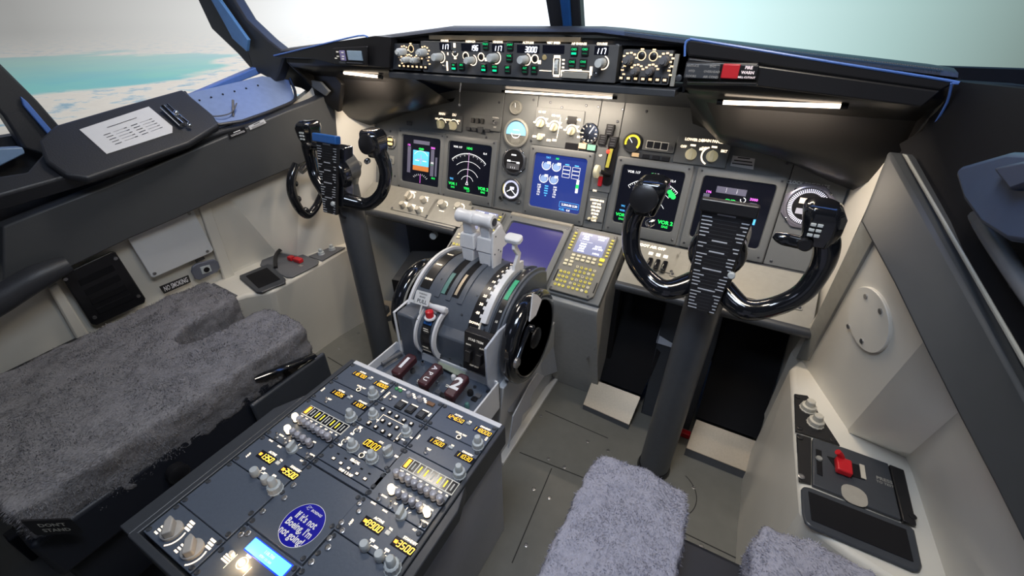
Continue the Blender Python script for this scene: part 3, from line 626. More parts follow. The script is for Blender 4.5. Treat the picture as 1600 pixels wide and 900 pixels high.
# stabiliser trim scale on the right
m = MB(); qstrip(m, .094, .112, 34, 112, QR-.002, QR+.003); o = m.build('trim_scale', M_blackp, tq, smooth=30)
m = MB(); qstrip(m, .096, .108, 62, 82, QR, QR+.0045); m.build('green_band', mat('green_band', (.05, .42, .22), .5), o, smooth=30)
g = MB()
for t, wd in ((44, '15'), (52, '10'), (90, '5'), (102, '0')):
    p = qp(.103, t, QR+.0035); q = qp(.103, t+2, QR+.0035); g.text(Fr(p, (1, 0, 0), q-p), 0, 0, .008, wd, bold=.03)
g.build('scale_lettering', M_glowdim, o)
m = MB(); qstrip(m, .086, .091, 30, 125, QR-.002, QR+.006); m.build('slot_rail', M_quad, tq, smooth=30)
m = MB(); qstrip(m, .113, .118, 30, 125, QR-.002, QR+.008); m.build('slot_rail', M_quad, tq, smooth=30)
for x, y in [(716, 452), (745, 462), (722, 492), (737, 515), (700, 450), (757, 515), (690, 436), (776, 520)]:
    a, t = qang(x, y); p = qp(a, t); m = MB().lathe(p, (0, -cos(radians(t)), sin(radians(t))), [(.003, 0), (.003, .0016)], 8); m.build('screw', M_bolt, tq)
# thrust levers
def lever(x0, x1, nm):
    c = (x0+x1)/2; hw = (x1-x0)/2
    base = qp(c, 97, QR-.01); root = V(c, base.y, base.z)
    K = [root, root+V(0, .004, .050), root+V(0, .004, .092), root+V(0, -.004, .137)]
    m = MB()
    for (p, q, w0, w1, d0, d1) in ((K[0], K[1], .6, .8, .016, .020), (K[1], K[2], .95, .85, .022, .018), (K[2], K[3], .55, .5, .012, .010)):
        m.ring_faces([[p+V(-hw*w0, -d0, 0), p+V(hw*w0, -d0, 0), p+V(hw*w0, d0, 0), p+V(-hw*w0, d0, 0)], [q+V(-hw*w1, -d1, 0), q+V(hw*w1, -d1, 0), q+V(hw*w1, d1, 0), q+V(-hw*w1, d1, 0)]])
    o = m.build(nm, M_ivory, tq, smooth=25, bevel=.003)
    h = K[3]+V(0, -.004, .006)
    m = MB().lathe(h+V(-hw*1.08, 0, 0), (1, 0, 0), [(.008, 0), (.018, .001), (.020, .005), (.0185, .014), (.0165, hw*1.08), (.0185, hw*2.16-.014), (.020, hw*2.16-.005), (.018, hw*2.16-.001), (.008, hw*2.16)], 24); m.build('handle', M_ivory, o)
    m = MB().tube([h+V(0, .012, -.012), h+V(0, .05, -.03), K[2]+V(0, .06, .0), K[1]+V(0, .05, .02), K[1]+V(0, .012, 0)], [.008, .010, .012, .010, .008], 10, 4); m.build('reverse_lever', M_ivory, o)
    return o, h, K
o1, h1, K1 = lever(-.102, -.050, 'thrust_lever'); o2, h2, K2 = lever(-.047, .008, 'thrust_lever')
e = h2+V(.030, 0, 0); m = MB().lathe(e, (1, 0, 0), [(.0105, 0), (.0105, .003), (.006, .0035)], 16); m.build('go_around_button', M_blackp, o2)
m = MB(); P = [K2[0]+V(.025, -.022, 0), K2[1]+V(.025, -.026, .01), K2[2]+V(.025, -.018, .02), K2[2]+V(.025, .02, .03), K2[2]+V(.025, .050, -.01), K2[1]+V(.025, .075, .02), K2[1]+V(.025, .078, .005), K2[1]+V(.025, .03, 0), K2[0]+V(.025, .02, 0)]
m.prism(P, (.006, 0, 0)); m.build('side_plate', M_ivory, o2, bevel=.001)
for dy, dz in ((-.012, .05), (.008, .055), (-.004, .10), (.02, .045)):
    p = K2[0]+V(.031, dy, dz); MB().lathe(p, (1, 0, 0), [(.0025, 0), (.0025, .001)], 8).build('rivet', M_bolt, o2)
# flap lever
fx = .078; b0 = qp(fx, 92, QR-.01)
m = MB(); K = [b0, b0+V(.000, .0, .036), b0+V(.004, .006, .066), b0+V(.000, -.004, .088), b0+V(-.002, -.002, .108)]
m.prism([K[0]+V(-.004, -.016, -.01), K[1]+V(-.004, -.013, 0), K[2]+V(-.004, -.006, 0), K[3]+V(-.004, -.010, 0), K[4]+V(-.004, -.006, 0), K[4]+V(-.004, .008, 0), K[3]+V(-.004, .010, 0), K[2]+V(-.004, .012, 0), K[1]+V(-.004, .016, .0), K[1]+V(-.004, .04, -.005), K[0]+V(-.004, .04, .0), K[0]+V(-.004, .018, -.01)], (.008, 0, 0))
o = m.build('flap_lever', M_ivory, tq, bevel=.0015)
m = MB(); hf = Fr(K[4]+V(-.002, 0, .004), (1, 0, 0), (0, 1, .25)); m.rrect(hf, 0, 0, .046, .030, .010, -.006, .008); m.build('handle', M_ivory, o, bevel=.003)
m = MB().lathe(b0+V(-.012, .02, .005), (1, 0, 0), [(.010, 0), (.010, .03)], 14); m.build('pivot', M_trim, o)
# speed brake grip on the aft drum with its white side arcs
def drum(x0, x1):
    dc = (.185, .455); r = .062
    return dc, r
DC = (.190, .450)
def dp(x, t, r): return V(x, DC[0]-r*cos(radians(t)), DC[1]+r*sin(radians(t)))
def dstrip(mb, x0, x1, t0, t1, r0, r1):
    rg = []
    for i in range(15):
        t = t0+(t1-t0)*i/14; rg.append([dp(x0, t, r0), dp(x0, t, r1), dp(x1, t, r1), dp(x1, t, r0)])
    return mb.ring_faces(rg)
m = MB(); dstrip(m, -.098, -.046, -35, 75, .03, .072); dr = m.build('trim_drum', M_quad, tq, smooth=30)
m = MB(); dstrip(m, -.086, -.058, -30, 68, .07, .0735); m.build('indicator_strip', M_blackp, dr, smooth=30)
g = MB()
for t, wd in ((60, 'OFF'), (-10, 'NOSE'), (-22, 'DOWN')):
    p = dp(-.072, t, .0742); q = dp(-.072, t+3, .0742); g.text(Fr(p, (1, 0, 0), q-p), 0, 0, .0075, wd, bold=.03)
g.build('strip_lettering', M_glowdim, dr)
m = MB(); dstrip(m, -.084, -.060, 42, 50, .071, .0748); m.build('index_bar', M_bluecap, dr, smooth=30)
for x in (-.101, -.043):
    m = MB(); dstrip(m, x-.003, x+.003, -38, 88, .066, .080); m.build('guide_arc', M_ivory, dr, smooth=30)
gp = dp(-.072, 74, .088); m = MB().lathe(gp+V(-.036, .004, 0), (1, 0, 0), [(.005, 0), (.0085, .002), (.007, .012), (.0065, .030), (.008, .042), (.009, .060), (.0095, .070), (.006, .074)], 16); m.build('grip', M_ivory, dr)
m = MB(); m.box(WLD, -.070, gp.y+.004, gp.z-.010, .012, .008, .03); m.build('grip_stem', M_ivory, dr)
# parking brake box on the left with the red lamp and pull tag
m = MB(); m.wbox(-.168, -.108, .125, .20, .36, .513); bx = m.build('parking_brake_box', M_quad, tq, bevel=.006)
m = MB().tube([V(-.169, .121, .37), V(-.169, .121, .515), V(-.169, .205, .520)], .0035, 8, 1); m.build('box_edge', M_ivory, bx)
bp = AZ(672, 497, .515); m = MB().lathe(bp, (0, 0, 1), [(.015, 0), (.015, .004), (.011, .005), (.011, .005)], 20); m.build('lamp_collar', M_ivory, bx)
m = MB().lathe(bp+V(0, 0, .004), (0, 0, 1), [(.010, 0), (.011, .014), (.010, .018), (.005, .020)], 20); m.build('red_lamp', M_red, bx)
tg = AZ(660, 466, .555); tf = Fr(tg, (1, .05, 0), (0, .55, .8)); m = MB(); m.rrect(tf, 0, 0, .046, .036, .004, -.001, .001); m.box(tf, -.028, -.014, 0, .02, .008, .002); m.box(tf, .004, -.028, 0, .004, .024, .002); t_ = m.build('pull_tag', M_white, bx)
g = MB(); g.text(tf, .002, -.009, .014, 'PULL', .0014); g.text(tf, .0, .003, .006, 'BRAKE', .0014); g.text(tf, .0, .011, .006, 'PARKING', .0014); g.build('tag_lettering', M_ink, t_)
m = MB(); q = AFT.px(666, 515); BXF = Fr((0, .125, 0), (1, 0, 0), (0, 0, 1)); q = BXF.px(666, 517); m.rrect(BXF, q[0], q[1], .026, .026, .003, -.001, .001); p_ = m.build('box_placard', M_blackp, bx)
g = MB()
for k in range(3): g.rect(BXF, q[0], q[1]+.007-.007*k, .016, .003, .0014)
g.build('placard_marks', M_glowdim, p_)
# stab trim panel on the aft face
q = AFT.px(748, 547); m = MB(); m.prism([AFT.at(q[0]-.036, q[1]-.055, 0), AFT.at(q[0]+.036, q[1]-.055, 0), AFT.at(q[0]+.036, q[1]+.05, -.02), AFT.at(q[0]-.036, q[1]+.05, -.02)], (0, -.025, 0)); sp_ = m.build('stab_trim_panel', M_blackp, tq, bevel=.003)
SF = Fr(AFT.at(q[0], q[1], 0)+V(0, -.0155, 0), (1, 0, 0), (0, .2, 1))
g = MB(); g.text(SF, .0, .036, .009, 'STAB TRIM', .002, .03); g.text(SF, -.02, .020, .006, 'MAIN', .002, .03); g.text(SF, .02, .020, .006, 'AUTO', .002, .03); g.text(SF, 0, -.035, .006, 'CUT OUT', .002, .03); g.build('panel_lettering', M_glowdim, sp_)
for dx in (-.015, .015):
    MB().box(SF, dx, -.008, .006, .016, .03, .014).build('switch_guard', M_blackp, sp_, bevel=.002)
for x, y in [(653, 500), (652, 530), (655, 552), (690, 555), (703, 560), (720, 570), (735, 575), (728, 525)]:
    p = AFT.px(x, y); screw(MB(), AFT, *p) if False else screw(m2 := MB(), AFT, p[0], p[1], .0035, .0005); m2.build('screw', M_bolt, tq)
# trim wheels
def wheel(xc, s):
    c = V(xc, .272, .452); R = .131
    m = MB().lathe(c+V(-.020, 0, 0), (1, 0, 0), [(R-.020, .0), (R-.006, .002), (R, .009), (R+.001, .020), (R, .031), (R-.006, .038), (R-.020, .040)], 56); w = m.build('trim_wheel', M_gloss, tq, smooth=60)
    m = MB().lathe(c+V(s*.0202, 0, 0), (s, 0, 0), [(.030, 0), (.028, .004), (.012, .006)], 24); m.build('wheel_hub', M_blackp, w)
    m = MB().lathe(c+V(s*.0202, 0, 0), (s, 0, 0), [(R-.024, 0), (R-.024, .0012), (R-.026, .0012), (R-.026, .0)], 56); m.build('wheel_ring', M_blackp, w)
    return w, c
w, c = wheel(.154, 1)
m = MB(); a = [AX(x, y, .177) for x, y in [(831, 458), (838, 460), (845, 468), (836, 492), (826, 502), (829, 480)]]; m.prism(a, (.003, 0, 0)); m.build('white_mark', M_whiteink, w, smooth=0)
m = MB(); a0, a1 = AX(826, 512, .182), AX(806, 566, .182); m.tube([a0, (a0+a1)/2, a1], [.008, .005, .009], 10, 4); hdl = m.build('crank_handle', M_gloss, w)
m = MB().lathe(a1+V(0, 0, 0), (1, 0, 0), [(.014, 0), (.014, .006), (.006, .010)], 16); m.build('crank_boss', M_steel, hdl)
m = MB().lathe(a0, (1, 0, 0), [(.009, 0), (.010, .012), (.006, .016)], 14); m.build('crank_pin', M_gloss, hdl)
w, c = wheel(-.196, -1)
m = MB(); m.lathe(V(-.1745, .272, .452), (1, 0, 0), [(.127, 0), (.127, .003), (.122, .003), (.122, 0)], 56); m.build('bright_ring', M_trim, w)
MB().wbox(-.225, -.165, .142, .60, .30, .358).build('stand_wing', M_white, tq, bevel=.003)

# ================================================================ FIRE PANEL
FP = Fr((0, 0, .372), (1, 0, 0), (0, 1, 0))
fp = thing('fire_control_panel', 'fire control panel with three maroon handles between pedestal and quadrant', 'panel', (-.03, .07, .30))
m = MB().wbox(-.197, .135, .012, .138, .30, .366); m.build('panel_plate', M_ped, fp, bevel=.002)
for nm, (x0, x1, y0, y1) in dict(rim_front=(-.20, .140, .134, .139), rim_left=(-.201, -.196, .01, .139), rim_right=(.135, .140, .0, .139)).items():
    MB().wbox(x0, x1, y0, y1, .30, .392).build('tray_edge', M_ivory, fp, bevel=.001)
for x, y, ch in ((632, 572, '1'), (673, 588, 'APU'), (714, 605, '2')):
    p = AZ(x, y, .412); f = Fr(p, (1, .0, 0), (0, 1, 0)); yl = Fr(p, (1, 0, 0), (0, 1, 0))
    m = MB(); m.rrect(Fr(p, (1, 0, 0), (0, 1, .1)), 0, 0, .030, .074, .008, -.011, .010); h = m.build('fire_handle', M_maroon, fp, bevel=.004, bseg=3)
    m = MB().wbox(p.x-.006, p.x+.006, p.y-.03, p.y-.018, .366, .405); m.build('handle_stem', M_blackp, h, bevel=.002)
    g = MB(); ff = Fr(p+V(0, 0, .0105), (1, 0, 0), (0, 1, .1))
    if ch == 'APU':
        for k, cc in enumerate('APU'): g.text(ff, 0, .019-.019*k, .019, cc, .0005, .02, rot=radians(-90))
    else: g.text(ff, 0, 0, .050, ch, .0005, .035)
    g.build('handle_number', M_whiteink, h, smooth=0)
for x, y, r, mt in ((645, 581, .007, M_knobdark), (661, 570, .005, M_chrome), (690, 583, .005, M_blackp), (709, 592, .007, M_ivory), (635, 551, .006, M_ivory), (735, 616, .008, M_blackp), (617, 583, .005, M_glowdim), (684, 602, .005, M_chrome), (730, 636, .006, M_teal)):
    p = AZ(x, y, .367); MB().lathe(p, (0, 0, 1), [(r, 0), (r, .010), (r*.7, .013)], 14).build('push_button', mt, fp)
for x, y in ((605, 557), (598, 570), (762, 612), (749, 640), (742, 605)):
    p = AZ(x, y, .367); MB().lathe(p, (0, 0, 1), [(.0045, 0), (.0045, .002)], 10).build('fastener', M_bolt, fp)
for k, (x, y) in enumerate([(655, 598), (663, 604), (684, 611), (692, 616), (700, 619), (689, 624), (699, 628), (741, 622), (747, 617)]):
    a = FP.px(x, y); MB().box(FP, a[0], a[1], -.004, .015, .012, .006).build('warning_legend', M_blackp if k % 2 else M_knobdark, fp, bevel=.001)
g = MB()
for x, y in [(612, 590), (655, 592), (673, 613), (718, 636), (735, 611), (700, 600)]:
    a = FP.px(x, y); g.rect(FP, a[0], a[1], .012, .0025, -.0045); g.rect(FP, a[0], a[1]-.005, .009, .0025, -.0045)
g.build('panel_lettering', M_glowdim, fp)
for s in (1,):
    p0, p1 = AZ(597, 569, .38), AZ(627, 551, .38); MB().tube([p0, p1], .006, 10, 1).build('lamp_tube', M_knobdark, fp)
p = AZ(705, 578, .38); m = MB(); m.prism([AZ(683, 564, .38), AZ(725, 578, .38), AZ(728, 586, .38), AZ(720, 590, .38), AZ(686, 573, .38)], (0, 0, .003)); m.build('glow_plate', mat('pale_green', (.30, .34, .27), .5), fp)

# ================================================================ PEDESTAL BODY
pd = thing('centre_pedestal', 'dark grey aft pedestal box holding the radio panels', 'pedestal', (0, -.25, 0))
MB().wbox(-.222, .222, -.497, .004, 0.0, .398).build('pedestal_body', M_pedside, pd, bevel=.002)
for x0, x1, y0, y1 in ((-.235, -.222, -.505, .008), (.222, .232, -.505, .008), (-.235, .232, -.515, -.502)):
    MB().wbox(x0, x1, y0, y1, .355, .414).build('side_rail', M_frame, pd, bevel=.002)
MB().wbox(-.222, .222, -.0005, .011, .38, .412).build('front_strip', M_ivory, pd, bevel=.001)
MB().prism([V(-.236, -.135, .412), V(-.268, -.20, .412), V(-.268, -.513, .412), V(-.236, -.513, .412)], (0, 0, -.035)).build('side_flare', M_frame, pd, bevel=.002)
MB().prism([V(.233, -.150, .412), V(.250, -.20, .412), V(.250, -.513, .412), V(.233, -.513, .412)], (0, 0, -.035)).build('side_flare', M_frame, pd, bevel=.002)

# ================================================================ CONTROL COLUMNS AND YOKES
def column_and_yoke(cx, cb, ct, Yg, Yt, Yb, who, clipb, sw=1.0):
    t = thing('control_column', who, 'control column', cb)
    cb, ct = Vector(cb), Vector(ct)
    m = MB().cyl(cb, ct, .043, .040, seg=32); m.build('column_tube', mat('column_grey', (.08, .085, .095), .36), t, smooth=40)
    m = MB().lathe(cb, (0, 0, 1), [(.048, 0), (.048, .010), (.045, .02)], 28); m.build('floor_boot', M_blackp, t)
    top = ct
    hub = V(cx, Yb+.02, .775)
    # metal gearbox head
    m = MB().cyl(V(cx, ct.y+.02, .79), V(cx, Yb+.062, .785), .052, .050, seg=32); m.cyl(ct+V(0, 0, -.02), V(cx, ct.y+.01, .80), .042, .05, seg=24); m.build('column_head', mat('head_grey', (.16, .16, .155), .28, metal=.4), t)
    yk = MB(); yk.lathe(V(cx, Yb+.065, .775), (0, -1, 0), [(.05, 0), (.054, .006), (.054, .03), (.048, .036)], 28)
    yk.ring_faces([[V(x, Yb+.012, .685), V(x, Yb+.058, .685), V(x, max(Yt, Yb)+.050, .850), V(x, max(Yt, Yb)+.010, .850)] for x in (cx-.040, cx+.040)]); ho = yk.build('yoke_hub', M_gloss, t, bevel=.006, bseg=3)
    for s in (-1, 1):
        s_ = s; P = [V(cx+s*.03, Yb+.035, .700), V(cx+s*.075, Yg-.03, .685), V(cx+s*sw*.120, Yg-.02, .698), V(cx+s*sw*.158, Yg-.01, .735), V(cx+s*sw*.172, Yg, .785), V(cx+s*sw*.168, Yg, .830), V(cx+s*sw*.150, Yg, .862)]
        m = MB().tube(P, [.024, .021, .019, .0185, .019, .021, .022], 16, 6, up=(0, 1, 0)); h = m.build('yoke_horn', M_gloss, t, smooth=60)
        gp = V(cx+s*sw*.150, Yg, .868)
        m = MB(); m.ring_faces([[gp+V(x*w+dx, y*d, z) for x, y in ((-1, -.6), (-.6, -1), (.6, -1), (1, -.6), (1, .6), (.6, 1), (-.6, 1), (-1, .6))] for z, w, d, dx in ((-.036, .022, .022, 0), (-.008, .029, .030, 0), (.020, .032, .035, -s*.004), (.034, .028, .031, -s*.008), (.040, .018, .022, -s*.010))]); gr = m.build('grip_head', M_gloss, h, bevel=.004, bseg=3)
        if s*cx > 0:                                                       # outboard grip carries the switches
            for k in range(3):
                for j in range(2):
                    fr = Fr(gp+V(-s*.0, -.034, .0), (1, 0, 0), (0, .1, 1)); MB().box(fr, -s*.008+j*.010*-s, -.008+.009*k, .002, .008, .005, .004).build('switch_mark', M_knob, gr, bevel=.0008)
            m = MB().lathe(gp+V(-s*.016, -.02, -.030), (-.2*s, -1, .1), [(.011, 0), (.012, .012), (.009, .016)], 14); m.build('trim_switch', M_blackp, gr)
            m = MB().tube([gp+V(-s*.01, -.01, -.035), gp+V(-s*.05, -.014, -.032), gp+V(-s*.066, -.012, -.028)], [.012, .012, .006], 10, 4); m.build('trigger_lever', M_gloss, gr)
        else:
            m = MB().lathe(gp+V(0, -.026, .004), (0, -1, .25), [(.026, 0), (.028, .008), (.027, .013), (.020, .016)], 22); m.build('round_cap', M_blackp, gr)
            m = MB().lathe(gp+V(-s*.02, -.02, -.045), (s*.4, -1, 0), [(.008, 0), (.008, .012), (.005, .014)], 12); m.build('push_button', M_chrome, gr)
    # checklist plate
    bz, tz = .665, .872
    pf = Fr(V(cx, Yb-.008, bz), (1, 0, 0), V(0, Yt-Yb, tz-bz)); H = (V(0, Yt-Yb, tz-bz)).length
    m = MB(); m.fprism(pf, [(-.028, 0), (.028, 0), (.045, H), (-.045, H)], -.010, .002); ck = m.build('checklist_plate', M_blackp, t, bevel=.003)
    m = MB(); m.box(pf, 0, H+.006, .002, .098, .024, .020); m.build('plate_cap', M_bluecap if clipb else M_blackp, ck, bevel=.003)
    g = MB(); rnd = random.Random(5); n = 28
    for i in range(n):
        v = H*.955-(H*.93)*i/(n-1); hw = .028+.017*v/H-.003
        if i in (0, 7, 10, 15, 21): L = .012+rnd.random()*.006; g.rect(pf, 0, v, L*2, .0026, .0026); continue
        a = .010+rnd.random()*.010; b = .006+rnd.random()*.009
        g.rect(pf, -hw+a/2, v, a, .0022, .0026); g.rect(pf, hw-b/2, v-.002, b, .0022, .0026)
    g.build('checklist_print', mat('print_pale', (.55, .57, .62), .5), ck)
    g = MB()
    for i in range(n):
        v = H*.955-(H*.93)*i/(n-1)-.0025; hw = .028+.017*v/H-.012; g.rect(pf, 0, v, hw*1.5, .0004, .0026)
    g.build('leader_lines', M_knobdark, ck)
    pz = (.020, H*.16) if clipb else (.036, H*.43)
    m = MB().lathe(pf.at(pz[0], pz[1], .002), pf.n, [(.007, 0), (.007, .005), (.005, .007)], 14); m.build('slider_knob', M_knob, ck)
    m = MB(); m.tube([V(cx-.02, Yb+.04, .69), V(cx+.01, Yb+.02, .655), V(cx+.02, Yb+.03, .64)], .004, 8, 4); m.build('cable', M_blackp, t)
column_and_yoke(-.535, (-.535, .362, 0), (-.545, .365, .76), .378, .335, .285, 'captain side control column with blue-capped checklist yoke, near the left wall', True, .93)
column_and_yoke(.545, (.53, .385, 0), (.548, .375, .76), .315, .305, .278, 'right control column with black checklist plate, in front of the right screens', False)
# steering tiller on the left wall
tl = thing('steering_tiller', 'black half-wheel steering tiller with finger grips behind the left yoke', 'tiller', (-.80, .40, .55))
ti = [AX(x, y, -.79) for x, y in [(463, 256), (456, 276), (456, 300), (466, 324), (480, 336), (492, 326), (500, 310), (508, 292)]]
m = MB().tube(ti, [.012, .015, .016, .015, .0145, .014, .013, .012], 14, 6); m.build('tiller_rim', M_gloss, tl, smooth=60)
ti2 = [AX(x, y, -.79) for x, y in [(470, 268), (485, 256), (500, 254), (508, 262)]]
m = MB().tube(ti2, .011, 12, 5); m.build('tiller_spoke', M_gloss, tl, smooth=60)
for i in range(1, 4):
    q_ = ti[i].lerp(ti[i+1], .5)+V(.002, .01, 0); MB().ball(q_, .012, 10, 6).build('finger_ridge', M_gloss, tl)
c_ = AX(508, 280, -.80); m = MB().cyl(c_, c_+V(-.06, .02, -.0), .022, .034, seg=20); m.build('tiller_post', M_blackp, tl)

# ================================================================ SEATS
def fuzz(o, count, L, m_, parent, seed, zmin=-9, box=None):
    dg = bpy.context.evaluated_depsgraph_get(); ev = o.evaluated_get(dg); me = ev.to_mesh(); mw = Matrix.Translation(WLOC[o.name]); rnd = random.Random(seed)
    me.calc_loop_triangles(); tris = [(me.vertices[t.vertices[0]].co, me.vertices[t.vertices[1]].co, me.vertices[t.vertices[2]].co, t.normal.copy(), t.area) for t in me.loop_triangles]
    tris = [t for t in tris if t[3].z > -.3 and (box is None or box(mw @ t[0]))]
    import itertools, bisect
    acc = list(itertools.accumulate(t[4] for t in tris)); vs = []; fs = []
    for i in range(count):
        t = tris[min(bisect.bisect(acc, rnd.random()*acc[-1]), len(tris)-1)]; a, b = rnd.random(), rnd.random()
        if a+b > 1: a, b = 1-a, 1-b
        p = mw @ (t[0]+(t[1]-t[0])*a+(t[2]-t[0])*b); n = t[3]
        nz = noise.noise_vector(p*14)*.7+noise.noise_vector(p*45)*.4+Vector((.25, -.5, 0))
        d = (n*.55+nz+Vector((rnd.uniform(-.5, .5), rnd.uniform(-.5, .5), rnd.uniform(-.3, .3)))).normalized()
        if d.dot(n) < .12: d = (d+n*(.25-d.dot(n))).normalized()
        l = L*rnd.uniform(.6, 1.3); w = n.cross(d); w = (w.normalized() if w.length > 1e-4 else Vector((1, 0, 0)))*L*.09
        k = len(vs); p = p-n*.001; q = p+d*l*.55; r = p+(d*.9-n*.25).normalized()*l; vs += [p-w, p+w, q+w*.8, q-w*.8, r]; fs += [(k, k+1, k+2, k+3), (k+3, k+2, k+4)]
    ev.to_mesh_clear(); m = MB(); m.v = vs; m.f = fs; m.flat = True
    me2 = bpy.data.meshes.new('fleece'); o0 = WLOC[o.name]; me2.from_pydata([v-o0 for v in vs], [], fs); me2.materials.append(m_)
    f = bpy.data.objects.new('fleece', me2); COL.objects.link(f); f.parent = parent; f.location = (0, 0, 0); f['kind'] = 'stuff'; WLOC[f.name] = o0; return f
clouds = bpy.data.textures.new('wool', 'CLOUDS'); clouds.noise_scale = .035; clouds.noise_depth = 3
def seat(cx, fy, zt, lab, cut=.05, cd=.19, back=True, fz=(30000, 30000), hw=.25, ln=.62, sm_=8, FM=None):
    FM = FM or M_fleece
    t = thing('pilot_seat', lab, 'seat', (cx, fy-.3, 0))
    out = [(-hw*.98, -ln), (-hw*1.02, -.30), (-hw*1.01, -.04), (-hw*.95, -.002), (-hw*.6, .008), (-cut*1.25, .0), (-cut, -.04), (-cut*.9, -cd+.05), (-cut*.4, -cd), (cut*.4, -cd), (cut*.9, -cd+.05), (cut, -.04), (cut*1.25, .0), (hw*.6, .008), (hw*.95, -.002), (hw*1.01, -.04), (hw*1.02, -.30), (hw*.98, -ln)]
    m = MB(); m.prism([V(cx+x, fy+y, zt-.115) for x, y in out], (0, 0, .115))
    o = m.build('seat_cushion', FM, t, smooth=0)
    for p in o.data.polygons: p.use_smooth = True
    r = o.modifiers.new('r', 'REMESH'); r.mode = 'VOXEL'; r.voxel_size = .008; r.use_smooth_shade = True
    s = o.modifiers.new('s', 'SMOOTH'); s.iterations = sm_; s.factor = .7
    d = o.modifiers.new('d', 'DISPLACE'); d.texture = clouds; d.texture_coords = 'GLOBAL'; d.strength = .016; d.mid_level = .5
    bpy.context.view_layer.update()
    fuzz(o, fz[0], .0068, FM, o, 3, box=(lambda q: q.y > fy-.63))
    # side bolster drape below the cushion edge
    m = MB(); sl = [V(cx+x*1.01, fy+y-.01, zt-.19) for x, y in ((-hw, -ln), (-hw, -.08), (-hw*.8, -.03), (hw*.8, -.03), (hw, -.08), (hw, -ln))]
    m.prism(sl, (0, 0, .11)); m.build('seat_skirt', M_seatbase, t, bevel=.01, bseg=3)
    m = MB().wbox(cx-hw*.9, cx+hw*.9, fy-ln, fy-.10, .10, zt-.17); m.build('seat_pan', M_seatbase, t, bevel=.01)
    for s_ in (-1, 1): MB().wbox(cx+s_*.17-.02, cx+s_*.17+.02, fy-ln-.05, fy+.02, 0, .10).build('seat_leg', M_seatbase, t, bevel=.004)
    if back:
        m = MB(); m.prism([V(cx-hw*.95, fy-ln-.01, zt-.03), V(cx+hw*.95, fy-ln-.01, zt-.03), V(cx+hw*.8, fy-ln-.12, zt+.52), V(cx-hw*.8, fy-ln-.12, zt+.52)], (0, -.11, 0)); b = m.build('seat_back', FM, t, smooth=0)
        r = b.modifiers.new('r', 'REMESH'); r.mode = 'VOXEL'; r.voxel_size = .012; r.use_smooth_shade = True
        s = b.modifiers.new('s', 'SMOOTH'); s.iterations = 10; s.factor = .8
        d = b.modifiers.new('d', 'DISPLACE'); d.texture = clouds; d.texture_coords = 'GLOBAL'; d.strength = .016; d.mid_level = .5
    return t
sc = seat(-.652, .02, .46, 'captain seat with worn grey sheepskin cushion beside the left console', cut=.058, cd=.21, fz=(60000, 0))
m = MB().tube([V(-.385, .00, .37), V(-.385, -.10, .40), V(-.40, -.16, .41)], .012, 10, 4, flat=.5); m.build('seat_lever', M_gloss, sc)
m = MB(); m.wbox(-.392, -.378, -.20, .03, .16, .36); m.build('side_plate', M_frame, sc, bevel=.006)
for x, y in ((430, 572), (421, 600), (437, 590), (397, 612)):
    p = AX(x, y, -.377); MB().lathe(p, (1, 0, 0), [(.004, 0), (.004, .003)], 10).build('bolt', M_steel, sc)
p = AX(273, 735, -.39); MB().lathe(p, (1, 0, 0), [(.020, 0), (.022, .02), (.016, .024)], 20).build('adjust_knob', M_blackp, sc)
lf = Fr(AX(85, 825, -.39), (0, 1, 0), (0, 0, 1)); g = MB(); 
so_ = seat(.672, .030, .43, 'first officer seat with fluffy grey sheepskin cushion at the front edge of view', fz=(90000, 0), FM=M_fleece2, hw=.24, cut=.052, cd=.26, sm_=5)

# ================================================================ FOOTWELLS
def ramp(pb, pt, zb, ztp, nm, lab):
    t = thing('foot_rest', lab, 'footrest', (AZ(*pb[0], zb)+AZ(*pb[1], zb))/2*1)
    a, b = AZ(*pb[0], zb), AZ(*pb[1], zb); c, d = AZ(*pt[1], ztp), AZ(*pt[0], ztp)
    m = MB().prism([a, b, c, d], (0, .002, -.004)); m.build('kick_plate', M_alu, t, bevel=.001)
    m = MB().prism([V(a.x, a.y+.002, 0), V(b.x, b.y+.002, 0), V(b.x, b.y+.002, b.z), V(a.x, a.y+.002, a.z)], (0, .02, 0)); m.build('riser', M_knobdark, t)
    m = MB().prism([V(a.x+.004, a.y+.004, 0), V(d.x+.004, d.y, 0), V(d.x+.004, d.y, d.z-.006), V(a.x+.004, a.y+.004, a.z-.004)], (b.x-a.x-.008, 0, 0)); m.build('support', M_frame, t)
ramp([(911, 632), (983, 664)], [(926, 592), (1001, 620)], .025, .085, '', 'brushed metal footrest left of the right control column')
ramp([(1072, 700), (1168, 738)], [(1088, 655), (1184, 690)], .035, .095, '', 'brushed metal footrest right of the right control column')
ramp([(566, 488), (600, 497)], [(577, 466), (640, 474)], .025, .085, '', 'pale metal footrest beside the left control column')
